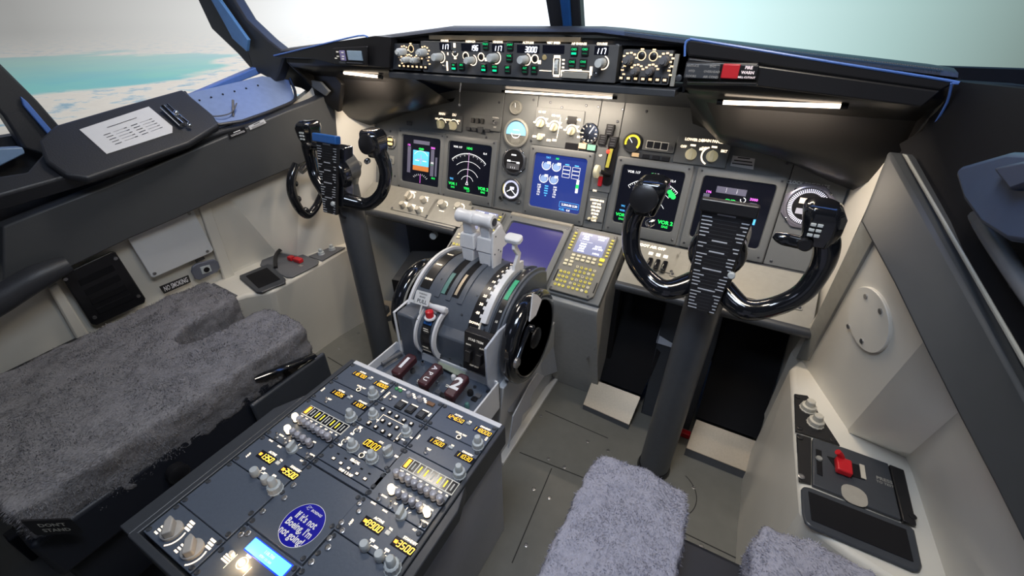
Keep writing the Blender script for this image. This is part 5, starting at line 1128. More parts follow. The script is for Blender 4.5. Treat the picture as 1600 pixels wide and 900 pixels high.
# right indicator blocks
t, R_ = pmodule('annunciator_panel', 'grey rounded bezel with three dark square indicators above the right map display', 'switch panel', [(1006, 217), (1056, 223), (1052, 240), (1004, 234)], .008)
for x in (1016, 1027, 1038.5): a, b = PX(x, 226+(x-1016)*.13); button(MIP, a, b, t, .017, .017, M_blackp, .008, .004)
a, b = PX(1049, 231); knob(MIP, a, b, t, .006, .010, M_knobdark, 'ring', .008)
g = MB()
for x in (1016, 1027, 1038.5):
    a, b = PX(x, 226+(x-1016)*.13)
    for q in ((-.010, .010, .010, .010), (-.010, -.010, .010, -.010), (-.010, -.010, -.010, .010), (.010, -.010, .010, .010)): g.line(MIP, a+q[0], b+q[1], a+q[2], b+q[3], .0015, .0086)
g.build('frame_lines', M_glowdim, t, smooth=0)
t, R_ = pmodule('indicator_block', 'low row of four small indicators under the three square ones, right half', 'indicator', [(986, 237), (1047, 246), (1045, 253), (985, 244)], .006, M_frame)
for k, x in enumerate((993, 1009, 1025, 1040)): a, b = PX(x, 242+k*2.3); button(MIP, a, b, t, .021, .011, mat('warm_lit2', (.5, .35, .2), .4, emit=(.6, .42, .22), es=.5) if k == 0 else M_blackp, .006, .003, 'indicator')
t, R_ = pmodule('selector_panel', 'lower display and panel light selector with two lit knobs, right half of the panel', 'switch panel', [(1060, 212), (1137, 222), (1133, 263), (1057, 254)], .006)
g = MB()
for x, y, w1 in ((1080, 240, 'LOWER DU'), (1113, 243, 'MAIN PANEL DU')):
    a, b = PX(x, y); knob(MIP, a, b-.002, t, .015, .020, M_keyw, 'bar', .006, ang=.0); g.text(MIP, a, b+.036, .0095, w1, .0068, .045); g.text(MIP, a-.024, b+.016, .009, 'OFF', .0068, .045); g.text(MIP, a+.026, b+.014, .009, 'BRT', .0068, .045); g.rect(MIP, a, b+.022, .014, .005, .0068)
a, b = PX(1113, 243); halo(g, MIP, a-.004, b-.002, .023, .004, 110, 250, .0068); g.build('lettering', M_glow, t, smooth=0)
t = thing('note_sticker', 'small white printed sticker right of the panel light selector', 'sticker', MIP.at(*PX(1161, 253, 0), 0))
plate(MIP, [(1145, 243), (1180, 248), (1177, 265), (1141, 259)], .0003, .001, 'sticker', M_paper, t, 0)
g = MB(); a, b = PX(1161, 252, .001)
for k, w in enumerate((.030, .044, .05)): g.rect(MIP, a, b+.008-.008*k, w, .003, .0014)
g.build('print', M_ink, t, smooth=0)
g = MB(); a, b = PX(1262, 288, 0); g.text(MIP, a, b, .011, 'CLOCK TIME/DATE', .0006, .03); tag(g.build('clock_legend', M_knob, smooth=0), 'grey lettering line on the panel above the octagonal right clock', 'lettering')
t = thing('rotary_switch', 'small switch on the grey panel above the leftmost screen', 'switch', MIP.at(*PX(641, 193, 0), 0)); a, b = PX(641, 193, 0)
button(MIP, a, b, t, .018, .014, M_frame, .0005, .010, 'switch_body'); 
t = thing('test_button', 'small round lit push button under the amber-windowed left clock', 'button', MIP.at(*PX(613, 250, 0), 0)); a, b = PX(613, 250, 0)
button(MIP, a, b, t, .022, .030, M_trim, .0005, .003, 'button_plate'); knob(MIP, a, b, t, .006, .008, M_chrome, 'smooth', .0035, 'push_button')

# ================================================================ SHELF BELOW THE SCREENS
def fcp(x, y, c=0): return FC.px(x, y, c)
for (x0, x1, v0, v1, lab) in ((-.755, -.285, .135, .262, 'pale grey lower shelf panel under the two left screens'), (.305, .79, .092, .245, 'pale grey lower shelf panel under the two right screens')):
    t = thing('lower_shelf', lab, 'shelf', FC.at((x0+x1)/2, v0, -.03))
    MB().box(FC, (x0+x1)/2, (v0+v1)/2, -.010, x1-x0, v1-v0, .020).build('shelf_plate', mat('shelf_grey', (.27, .265, .24), .4), t, bevel=.002)
    MB().tube([FC.at(x0, v0-.006, -.012), FC.at(x1, v0-.006, -.012)], .014, 12, 1).build('shelf_edge', M_frame, t, smooth=50)
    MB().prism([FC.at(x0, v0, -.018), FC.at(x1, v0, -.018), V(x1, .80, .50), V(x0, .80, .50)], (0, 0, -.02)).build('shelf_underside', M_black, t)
def fmod(name, lab, cat, pxs, h=.003, m_=None):
    uv = [fcp(x, y, h) for x, y in pxs]; u0, u1, v0, v1 = min(u for u, v in uv), max(u for u, v in uv), min(v for u, v in uv), max(v for u, v in uv)
    t = thing(name, lab, cat, FC.at((u0+u1)/2, (v0+v1)/2, 0)); MB().rrect(FC, (u0+u1)/2, (v0+v1)/2, u1-u0, v1-v0, .003, .0004, h).build('face_plate', m_ or MATS['shelf_grey'], t, bevel=.0008)
    for a in (u0+.007, u1-.007):
        mm = MB(); screw(mm, FC, a, v0+.007, .004, h); mm.build('screw', M_bolt, t)
    return t, (u0, u1, v0, v1)
M_kn2 = mat('cream_knob', (.52, .49, .42), .4)
t, R_ = fmod('lighting_panel', 'lower lighting panel with five cream knobs, left shelf', 'switch panel', [(627, 300), (678, 309), (668, 340), (618, 328)])
g = MB()
for x, y, r in ((640, 309, .016), (663, 315, .011), (631, 323, .0105), (643, 327, .0105), (655, 331, .0105)):
    a, b = fcp(x, y); knob(FC, a, b, t, r, .020, M_kn2, 'bar' if r > .015 else 'round', .003); halo(g, FC, a, b, r*1.35, .004, 0, 180, .0038); g.rect(FC, a, b+r*1.7, r*2, .004, .0038)
g.build('lettering', M_glow, t, smooth=0)
t, R_ = fmod('lighting_panel', 'second lighting panel with two cream knobs beside the quadrant, left shelf', 'switch panel', [(681, 311), (738, 322), (722, 356), (668, 342)])
g = MB()
for x, y, r in ((692, 322, .014), (718, 326, .014)):
    a, b = fcp(x, y); knob(FC, a, b, t, r, .020, M_kn2, 'round', .003); halo(g, FC, a, b, r*1.35, .004, 0, 200, .0038); g.rect(FC, a+.01, b-.024, .022, .003, .0038)
g.build('lettering', M_glow, t, smooth=0)
t, R_ = fmod('flap_switch_panel', 'lower shelf panel with three black rocker levers under the right map display', 'switch panel', [(992, 378), (1062, 392), (1052, 428), (982, 412)])
g = MB(); a, b = fcp(1018, 387); g.text(FC, a, b, .012, 'FOOT AIR OFF', .0038, .05)
for k, x in enumerate((1015, 1026.5, 1038)):
    a, b = fcp(x, 412+k*2.6, .008); MB().box(FC, a, b, .010, .014, .034, .016).build('rocker_lever', M_gloss, t, bevel=.004); a2, b2 = fcp(x+2, 396+k*2.6, .003); g.rect(FC, a2, b2, .012, .010, .0038)
a, b = fcp(996, 385); g.rect(FC, a, b, .012, .008, .0038)
g.build('lettering', M_glow, t, smooth=0)
t, R_ = fmod('blank_plate', 'narrow pale blank plate right of the three rocker levers', 'plate', [(1057, 397), (1082, 401), (1070, 436), (1047, 428)])
t, R_ = fmod('blank_plate', 'large pale blank cover plate on the right end of the lower shelf', 'plate', [(1152, 419), (1262, 442), (1245, 478), (1138, 458)])

# ================================================================ FORWARD CONSOLE WITH CONTROL DISPLAYS
fc = thing('forward_console', 'grey sloping forward console between the screens and the quadrant', 'console', (0, .55, .1))
MB().box(FC, .003, .125, -.013, .560, .250, .022).build('console_top', M_mip, fc, bevel=.002)
for x0, x1 in ((.105, .283), (-.277, -.105)):
    m = MB(); m.ring_faces([[V(x0, .447, .462), V(x1, .447, .462), V(x1, .66, .58), V(x0, .66, .58)], [V(x0, .448, .44), V(x1, .448, .44), V(x1, .70, .44), V(x0, .70, .44)], [V(x0, .585, .0), V(x1, .585, .0), V(x1, .72, .0), V(x0, .72, .0)]]); m.build('console_leg', mat('console_skin', (.40, .40, .39), .42), fc, smooth=20, bevel=.002)
for x, y in [(913, 485), (913, 508), (925, 520), (905, 535), (929, 497), (880, 462), (930, 545), (918, 560), (898, 500)]:
    p = AY(x, y, .475 if y < 520 else .50); MB().lathe(p, (0, -1, .1), [(.003, -.03), (.003, .004)], 8).build('rivet', M_steel, fc)
m = MB().tube([FC.at(-.105, .238, .004), FC.at(.115, .238, .004)], .010, 12, 1); m.build('top_bar', mat('warm_bar', (.30, .28, .24), .35), fc, smooth=50)
a, b = fcp(860, 342, .012); MB().lathe(MIP.at(.065, -.052, .013), MIP.n, [(.004, 0), (.004, .003)], 10).build('green_light', M_green, fc)
# lower display
t, s, f = du(.003, .038, 'large blank violet lower display on the sloping forward console', M_scrviolet, fr=FC, W=.186, H=.172, bez=M_mip, name='lower_display')
def cdu(x0, lab, lit):
    t = thing('control_display_unit', lab, 'keypad', FC.at(x0+.067, .12, 0), 'keypads either side of the lower display')
    f = Fr(FC.at(x0, .006, 0), FC.u, FC.v); Wd, Hd = .1345, .230
    MB().fprism(f, [(0, 0), (Wd-.012, 0), (Wd, .012), (Wd, Hd), (0, Hd)], .0004, .010).build('housing', mat('cdu_grey', (.16, .16, .15), .4), t, bevel=.002)
    MB().rrect(f, Wd/2, .180, .092, .076, .003, .0095, .0108).build('screen', M_scrgrey, t)
    g = MB(); rnd = random.Random(9)
    for k in range(8):
        v = .211-.0088*k
        if k in (3,): g.rect(f, .050, v, .042, .0008, .0114); continue
        for side in (0, 1):
            if side == 1 and k in (2, 6): continue
            w = '%s' % (('ACT RTE', 'KSEA', '117/12', 'VOR117', '24650', 'HOLD', 'LEGS', 'DATA')[(k+side*3) % 8]); g.text(f, .045 if side == 0 else .092, v, .0078, w, .0114, .05)
    g.build('screen_text', mat('cdu_text', (.8, .8, .9), .5, emit=(.75, .78, .95), es=1.3), t, smooth=0)
    for k in range(6):
        for u in (.0085, Wd-.0085): button(f, u, .150+.0115*k, t, .009, .0055, M_key, .010, .004, 'line_key', .0008)
    for r_ in range(2):
        for k in range(5): button(f, .030+.0165*k, .130-.012*r_, t, .0115, .0075, M_keyw, .010, .004, 'function_key', .0008)
    for r_ in range(2):
        for k in range(2): button(f, .016+.0165*k, .106-.012*r_, t, .0115, .0075, M_keyw, .010, .004, 'function_key', .0008)
    button(f, .118, .134, t, .014, .009, M_yels, .010, .005, 'execute_key', .001); button(f, .118, .118, t, .0115, .007, M_key, .010, .004, 'function_key')
    for r_ in range(4):
        for k in range(3): MB().lathe(f.at(.014+.0125*k, .066-.0155*r_, .010), f.n, [(.0045, 0), (.004, .0035)], 12).build('number_key', M_key, t)
    for r_ in range(6):
        for k in range(5): MB().lathe(f.at(.056+.0135*k, .093-.0145*r_, .010), f.n, [(.0045, 0), (.004, .0035)], 12).build('letter_key', M_key if (r_*5+k) % 4 else M_keyw, t)
    g = MB()
    for r_ in range(4):
        for k in range(3): g.text(f, .014+.0125*k, .066-.0155*r_, .007, '1234567890.+'[r_*3+k], .0139, .03)
    for r_ in range(6):
        for k in range(5): g.text(f, .056+.0135*k, .093-.0145*r_, .007, ('ABCDEFGHIJKLMNOPQRSTUVWXYZ/*-+'[r_*5+k]), .0139, .03)
    g.build('key_lettering', M_ink, t, smooth=0)
    for a, b in ((.006, .222), (Wd-.006, .222), (.006, .006), (Wd-.014, .008)):
        mm = MB(); screw(mm, f, a, b, .004, .010); mm.build('screw', M_bolt, t)
    for x, y0_, h_ in ((.004, .05, .04), (Wd-.004, .04, .035)): MB().box(f, x, y0_, .0105, .003, h_, .002).build('side_slot', M_black, t)
cdu(.128, 'keypad unit with pale screen and yellow keys, right of the violet lower display', True)
cdu(-.262, 'keypad unit half hidden behind the thrust levers, left of the violet lower display', True)

# ================================================================ MODE CONTROL PANEL
MC = MCP
def mp(x, y, c=.004): return MC.px(x, y, c)
def mmod(name, lab, x0, x1, z0, z1, cat='control panel', m_=None):
    t = thing(name, lab, cat, MC.at((x0+x1)/2, z0, 0)); MB().rrect(MC, (x0+x1)/2, (z0+z1)/2, x1-x0, z1-z0, .003, -.05, .004).build('face_plate', m_ or mat('mcp_grey', (.075, .078, .085), .42), t, bevel=.001); return t
MB().wbox(-.40, .385, .476, .60, 1.028, 1.043).build('mcp_ledge', M_frame, gs, bevel=.002)
MB().wbox(-.395, .39, .508, .60, 1.119, 1.128).build('recess_roof', M_blackp, gs)
mc = mmod('mode_control_panel', 'long autopilot control panel with numeric windows under the glareshield top', -.283, .252, .0, .0735)
g = MB(); gd = MB()
for (xa, xb, y, st, lb_) in ((687, 704, 72.5, '117', 'COURSE'), (721, 750.5, 74, '196', 'IAS/MACH'), (769, 787.5, 75, '117', 'HEADING'), (808, 843, 76.5, '3000', 'ALTITUDE'), (848, 882, 77, '', 'VERT SPEED'), (929, 951, 79, '117', 'COURSE')):
    a0, b0 = mp(xa, y); a1, b1 = mp(xb, y); w_ = a1-a0; bb = (b0+b1)/2
    MB().box(MC, (a0+a1)/2, bb, .0035, w_, .0165, .003).build('display_window', M_scrblk, mc)
    if st: gd.digits(MC, a1-.0085*len(st)-.002, bb-.001, .0105, st, .0058, w=.0050, gap=1.62)
    g.text(MC, (a0+a1)/2, bb+.0125, .0062, lb_, .0048, .05)
g2 = MB()
for x, y, r in ((689, 89, .013), (739, 94, .0115), (775, 90, .0135), (822, 93, .0125), (942, 98, .013)):
    a, b = mp(x, y); knob(MC, a, b, mc, r*.74, .033, M_knob, 'smooth', .004, 'selector_knob'); halo(g2, MC, a, b, r*1.0, .0022, -100 if r > .012 else -150, 75, .0048)
for x, y in ((728, 87.5), (752, 89), (836, 92)):
    a, b = mp(x, y); MB().lathe(MC.at(a, b, .004), MC.n, [(.006, 0), (.006, .004), (.004, .0045)], 16).build('push_button', M_blackp, mc); halo(g2, MC, a, b, .0085, .0022, 0, 360, .0048)
a, b = mp(711, 82); knob(MC, a, b, mc, .005, .014, kind='toggle', c=.004, name='arm_switch'); halo(g2, MC, a, b, .009, .002, 190, 350, .0048); g2.rect(MC, a, b+.016, .007, .010, .0048); g2.rect(MC, a, b-.013, .008, .004, .0048)
for x, y, w_, h_ in ((699, 103, .005, .022), (759.5, 93, .007, .007), (843, 97, .008, .008), (700, 84, .004, .006)): a, b = mp(x, y); g2.rect(MC, a, b, w_, h_, .0048)
a, b = mp(850.6, 90); MB().lathe(MC.at(a, b, .004), MC.n, [(.006, 0), (.005, .002)], 16).build('round_cap', mat('tan_cap', (.45, .36, .18), .5), mc)
a, b = mp(870, 104); MB().lathe(MC.at(a-.004, b, -.004), MC.u, [(.016, 0), (.017, .002), (.017, .006), (.016, .008)], 30, 1, .06).build('speed_wheel', M_knob, mc); g2.rect(MC, a-.008, b, .0022, .034, .0048); g2.rect(MC, a+.008, b, .0022, .034, .0048); g2.rect(MC, a, b+.020, .016, .006, .0048); g2.rect(MC, a, b-.019, .016, .005, .0048)
for k in range(5): g2.rect(MC, a+.016, b+.014-.0075*k, .006, .0035, .0048)
a0, b0 = mp(843, 110); a1, b1 = mp(862, 111); g2.line(MC, a0, b0, a1, b1, .0018, .0048)
a, b = mp(899, 117.5); MB().box(MC, a, b, .007, .062, .013, .006).build('disengage_bar', M_trim, mc, bevel=.001); g2.line(MC, a-.035, b+.009, a+.035, b+.009, .0018, .0048); g2.line(MC, a-.035, b+.009, a-.035, b-.005, .0018, .0048); g2.line(MC, a+.035, b+.009, a+.035, b-.005, .0018, .0048); g.text(MC, a, b+.010, .0055, 'DISENGAGE', .0050, .05)
a, b = mp(905, 68.5); g.text(MC, a, b, .0062, 'A/P ENGAGE', .0048, .05)
a, b = mp(931, 116); knob(MC, a, b, mc, .0045, .014, kind='toggle', c=.004, name='director_switch'); g2.rect(MC, a-.012, b+.006, .006, .018, .0048); a, b = mp(698, 101)
knob(MC, a-.006, b-.004, mc, .0045, .012, kind='toggle', c=.004, name='director_switch')
g.build('lettering', M_glow, mc, smooth=0); g2.build('knob_halos', M_glow, mc, smooth=0); gd.build('numbers', M_wdig, mc, smooth=0)
lit = {(709, 104), (755.6, 106), (773, 107), (897, 80)}
for (x, y), wd in {(709, 104): 'N1', (721, 104): 'SPD', (755.6, 106): 'LVL', (773, 107): 'HDG', (758.7, 71.5): 'VNAV', (796.8, 72.5): 'LNAV', (795.5, 90): 'VOR', (793, 108): 'APP', (820, 109): 'ALT', (834.5, 109): 'V/S', (897, 80): 'CMD', (914, 80): 'CMD', (893.6, 99.5): 'CWS', (911, 99.5): 'CWS'}.items():
    a, b = mp(x, y, .008); k = MB().box(MC, a, b, .006, .0165, .0185, .006).build('mode_button', M_blackp, mc, bevel=.0015)
    gg = MB(); gg.text(MC, a, b+.0035, .0060, wd, .0094, .04); gg.build('button_legend', M_greend, k, smooth=0)
    MB().rect(MC, a, b-.0045, .0115, .0042 if (x, y) in lit else .0016, .0094).build('light_bar', M_green if (x, y) in lit else mat('green_dim', (.0, .1, .04), .5, emit=(.0, .10, .04), es=1), k, smooth=0)
# the two display control panels beside it
def efis(x0, x1, lab, big, rings_, tog, row, dark):
    t = mmod('display_control_panel', lab, x0, x1, .002, .066, m_=M_frame if dark else MATS['mcp_grey'])
    g = MB(); kk = M_knob if dark else M_knobdark
    for x, y, r in big:
        a, b = mp(x, y); knob(MC, a, b, t, r, .028, kk, 'round', .004, 'selector_knob'); 
        MB().lathe(MC.at(a, b, .032), MC.n, [(r*.6, 0), (r*.55, .005), (r*.35, .005)], 16).build('inner_knob', kk, t)
        for q in range(5): tt = radians(20+32*q); g.rect(MC, a+(r+.0055)*cos(tt), b+(r+.0045)*sin(tt), .0055, .0032, .0048)
    for x, y in rings_: a, b = mp(x, y); MB().lathe(MC.at(a, b, .004), MC.n, [(.006, 0), (.006, .003), (.003, .004)], 16).build('push_button', M_blackp, t); halo(g, MC, a, b, .0085, .0016, 0, 360, .0048); g.rect(MC, a, b+.012, .007, .003, .0048)
    for x, y in tog:
        a, b = mp(x, y); knob(MC, a, b, t, .003, .010, kind='toggle', c=.004, name='toggle_switch')
        for q in range(4): g.rect(MC, a+.004*(q % 2), b+.012-.008*q, .006, .003, .0048)
    (xa, ya), (xb, yb) = row
    for k in range(7):
        a, b = mp(xa+(xb-xa)*k/6, ya+(yb-ya)*k/6); q = MB().box(MC, a, b, .005, .0115, .0105, .004).build('map_button', M_blackp, t, bevel=.001); g.rect(MC, a, b, .0066, .0042, .0075)
    g.build('lettering', mat('backlit_warm', (.8, .65, .4), .5, emit=(.95, .62, .34), es=1.5), t, smooth=0)
efis(-.390, -.290, 'small dark knob panel at the left end of the long autopilot panel', [(632, 81, .0095), (664, 82, .0095), (640, 93, .0075), (654, 94, .0075)], [(642.5, 76)], [(626, 91), (669, 92)], ((625.6, 102.5), (666, 105)), True)
efis(.262, .366, 'small grey knob panel at the right end of the long autopilot panel', [(984, 94, .0095), (1040, 95, .0095), (995, 111, .0078), (1018, 111, .0078)], [(1002.6, 87), (1021, 88)], [(973, 106), (1046, 107)], ((971, 121.5), (1039, 125)), False)
for x, y in ((954, 118), (678, 106), (963, 74), (1060, 122)):
    a, b = mp(x, y); MB().lathe(MC.at(a, b, -.004), MC.n, [(.0065, 0), (.0065, .006), (.004, .007)], 14).build('panel_fastener', M_frame, mc)
for k, (x0, x1) in enumerate(((.369, .378), (-.402, -.393))): MB().box(MC, (x0+x1)/2, .030, -.002, x1-x0, .060, .01).build('end_bracket', M_trim if k == 0 else M_frame, gs, bevel=.001)
m = MB(); m.wbox(-.26, .16, .496, .506, 1.1235, 1.134); m.build('reflector_strip', mat('bronze_strip', (.32, .26, .18), .35, metal=.5), gs, bevel=.001)
# annunciators on the right face and left face
AR = Fr((0, .448, 0), (1, 0, 0), (0, 0, 1)); 
an = thing('warning_light_panel', 'right warning light row with a red fire light under the shade lip', 'warning light', AR.at(*AR.px(1125, 112), 0))
q = [AR.px(x, y) for x, y in ((1072, 96), (1186, 98), (1184, 128), (1072, 126))]; MB().fprism(AR, [(u, v) for u, v in q][::-1], -.01, .002).build('lamp_housing', M_blackp, an, bevel=.003)
def lampbox(x0, y0, x1, y1, m_, nm, dy=0):
    a0, b0 = AR.px(x0, y0, .003); a1, b1 = AR.px(x1, y1, .003); return MB().box(AR, (a0+a1)/2, (b0+b1)/2, .006, abs(a1-a0), abs(b1-b0), .008).build(nm, m_, an, bevel=.002), (a0+a1)/2, (b0+b1)/2
o, a, b = lampbox(1073, 98, 1122, 124, M_frame, 'system_lamp')
g = MB()
for (dx, dy, wd) in ((-.018, .009, 'ANTI-ICE'), (.018, .009, 'ENG'), (-.018, 0, 'HYD'), (.018, 0, 'OVERHEAD'), (-.018, -.009, 'DOORS'), (.018, -.009, 'AIR COND')): g.text(AR, a+dx, b+dy, .0055, wd, .0106, .03)
g.build('lamp_lettering', M_bolt if False else mat('dim_letter', (.25, .25, .25), .5), o, smooth=0)
o, a, b = lampbox(1131, 99, 1153, 123, mat('fire_red', (.36, .02, .025), .3, emit=(.35, .01, .02), es=.35), 'fire_lamp')
o, a, b = lampbox(1157, 100, 1181, 124, M_blackp, 'caution_lamp')
g = MB()
for k, wd in enumerate(('FIRE', 'WARN', 'BELL CUTOUT')): g.text(AR, a, b+.007-.008*k, .007 if k < 2 else .0045, wd, .0106, .04)
g.build('lamp_lettering', mat('pinkish', (.7, .6, .62), .5, emit=(.7, .6, .62), es=.5), o, smooth=0)
MB().prism([AR.at(*AR.px(1074, 127), .012), AR.at(*AR.px(1184, 129), .012), AR.at(*AR.px(1184, 134), .004), AR.at(*AR.px(1074, 132), .004)], (0, .008, 0)).build('lower_rail', M_blackp, an, bevel=.002)
AL = Fr((0, .455, 0), (1, 0, 0), (0, 0, 1))
al = thing('warning_light_panel', 'left warning lights with a pale blue lens set in the dark hood corner', 'warning light', AL.at(*AL.px(548, 87), 0))
q = [AL.px(x, y) for x, y in ((519, 75), (574, 72), (573, 103), (522, 101))]; MB().fprism(AL, q[::-1], -.008, .001).build('lamp_housing', M_blackp, al, bevel=.003)
for (x0, y0, x1, y1, mt, nm) in ((543, 79, 567, 95, mat('pale_lens', (.26, .36, .48), .3), 'pale_lens'), (531, 79, 541, 95, mat('violet_lens', (.22, .20, .42), .3), 'violet_lens'), (543, 97, 567, 100, M_frame, 'lower_lens'), (531, 96, 541, 100, M_frame, 'lower_lens')):
    a0, b0 = AL.px(x0, y0, .003); a1, b1 = AL.px(x1, y1, .003); MB().box(AL, (a0+a1)/2, (b0+b1)/2, .004, abs(a1-a0), abs(b1-b0), .006).build(nm, mt, al, bevel=.001)
g = MB()
for x, y in ((527, 81), (528, 88), (525, 91), (535, 82), (536, 88), (536, 92)): a, b = AL.px(x, y, .0075); g.rect(AL, a, b, .010, .003, .0075)
g.build('lamp_lettering', M_glowdim, al, smooth=0)
# thin chart pointer rod hanging from the glareshield on the left
rd = thing('hanging_rod', 'thin white rod hanging under the glareshield above the light selector panel', 'rod', AY(720, 140, .60)); MB().cyl(AY(721, 120, .52), AY(718.5, 143, .58), .0018).build('rod', M_whiteink, rd); MB().ball(AY(718, 164, .62), .004, 8, 5).build('bead', M_whiteink, rd); MB().cyl(AY(718.5, 143, .58), AY(718, 164, .62), .0008).build('cord', M_trim, rd)

# ================================================================ RADIO PANELS ON THE PEDESTAL
PT = .006                                                                  # thickness of the plates
def pp(x, y, c=PT): return PED.px(x, y, c)
def rmod(name, lab, x0, x1, y0, y1, cat='radio panel', grp=None, m_=None):
    t = thing(name, lab, cat, PED.at((x0+x1)/2, (y0+y1)/2, 0), grp)
    MB().box(PED, (x0+x1)/2, (y0+y1)/2, PT/2-.004, x1-x0-.0018, y1-y0-.0018, PT+.008).build('face_plate', m_ or M_ped, t, bevel=.001)
    n = 2 if y1-y0 < .08 else 3
    for a in (x0+.0065, x1-.0065):
        for k in range(n):
            b = y0+.008+(y1-y0-.016)*k/(n-1)
            MB().lathe(PED.at(a, b, PT), PED.n, [(.0048, 0), (.0048, .001), (.0036, .0022), (.0024, .0018)], 14).build('fastener', M_frame, t)
    return t
def segwin(t, a, b, st, w=.044, h=.015, shift=0.0, m_=None):
    W0 = MB().box(PED, a, b, PT-.0005, w, h, .003).build('display_window', M_scrblk, t, bevel=.0006)
    hh = h*.60; wd = hh*.50; n = sum(1 for ch in st if ch != '.')
    tot = n*wd*1.65; g = MB(); x = a-tot/2+shift
    for ch in st:
        if ch == '.': g.rect(PED, x-wd*.28, b-hh/2+.0007, .0014, .0014, PT+.0016); continue
        g.digits(PED, x, b, hh, ch, PT+.0016, w=wd, th=hh*.115, shear=.15); x += wd*1.65
    g.build('digits', m_ or M_amber, W0, smooth=0)
def tuner(name, lab, dx, y0, y1, P, st1, st2, title, test):
    t = rmod(name, lab, .074+dx, .220+dx, y0, y1); g = MB()
    (a1, b1), (a2, b2), (a3, b3), (a4, b4), (a5, b5) = [pp(*q) for q in P]
    segwin(t, a1+dx, b1, st1); segwin(t, a2+dx, b2, st2)
    g.text(PED, a1+dx, b1+.0105, .0058, 'ACTIVE', PT+.0006, .04); g.text(PED, a2+dx, b2+.0105, .0058, 'STANDBY', PT+.0006, .04)
    MB().box(PED, a3+dx, b3, PT+.002, .0105, .006, .004).build('transfer_button', M_knob, t, bevel=.001); g.text(PED, a3+dx, b3+.0065, .0045, 'TFR', PT+.0006, .04)
    if test == 'ring': halo(g, PED, a4+dx, b4, .005, .0014, 0, 360, PT+.0006); MB().lathe(PED.at(a4+dx, b4, PT), PED.n, [(.004, 0), (.004, .001), (.002, .001)], 14).build('jack', M_blackp, t); g.text(PED, a4+dx, b4+.009, .005, 'COMM TEST', PT+.0006, .04)
    else: knob(PED, a4+dx, b4, t, .004, .012, kind='toggle', c=PT, name='test_switch'); g.text(PED, a4+dx, b4+.010, .0055, 'TEST', PT+.0006, .04)
    g.text(PED, (.0815 if test == 'toggle' else .2125)+dx, (y0+y1)/2, .006, title, PT+.0006, .04, rot=radians(90))
    knob(PED, a5+dx, b5, t, .0125, .030, M_knob, 'dual', PT, 'tuning_knob'); g.build('lettering', M_glow, t, smooth=0)
PC = [(712.4, 654.8), (754.5, 674.8), (732.3, 662.5), (716.8, 683), (747, 697)]
PN = [(683, 692), (726, 715), (704.4, 700), (665, 708), (718, 742)]
Y1, Y2, Y3, Y4, Y5 = -.0713, -.1393, -.2591, -.3333, -.4359
tuner('radio_tuner', 'radio tuner reading 124.650 and 118.000 at the right front of the pedestal', 0, Y1, -.001, PC, '124.650', '118.000', 'COMM', 'ring')
tuner('radio_tuner', 'radio tuner reading 118.700 and 118.000 at the left front of the pedestal', -.294, Y1, -.001, PC, '118.700', '118.000', 'COMM', 'ring')
tuner('radio_tuner', 'navigation tuner reading 115.00 and 110.30 in the second row, right column', 0, Y2, Y1, PN, '115.00', '110.30', 'NAV', 'toggle')
tuner('radio_tuner', 'navigation tuner reading 110.35 and 112.01 in the second row, left column', -.294, Y2, Y1, PN, '110.35', '112.01', 'NAV', 'toggle')
M_bulb = mat('clear_knob', (.42, .42, .47), .25, coat=.5); M_bulblit = mat('lit_knob', (1, .85, .6), .4, emit=(1.0, .80, .50), es=3.5)
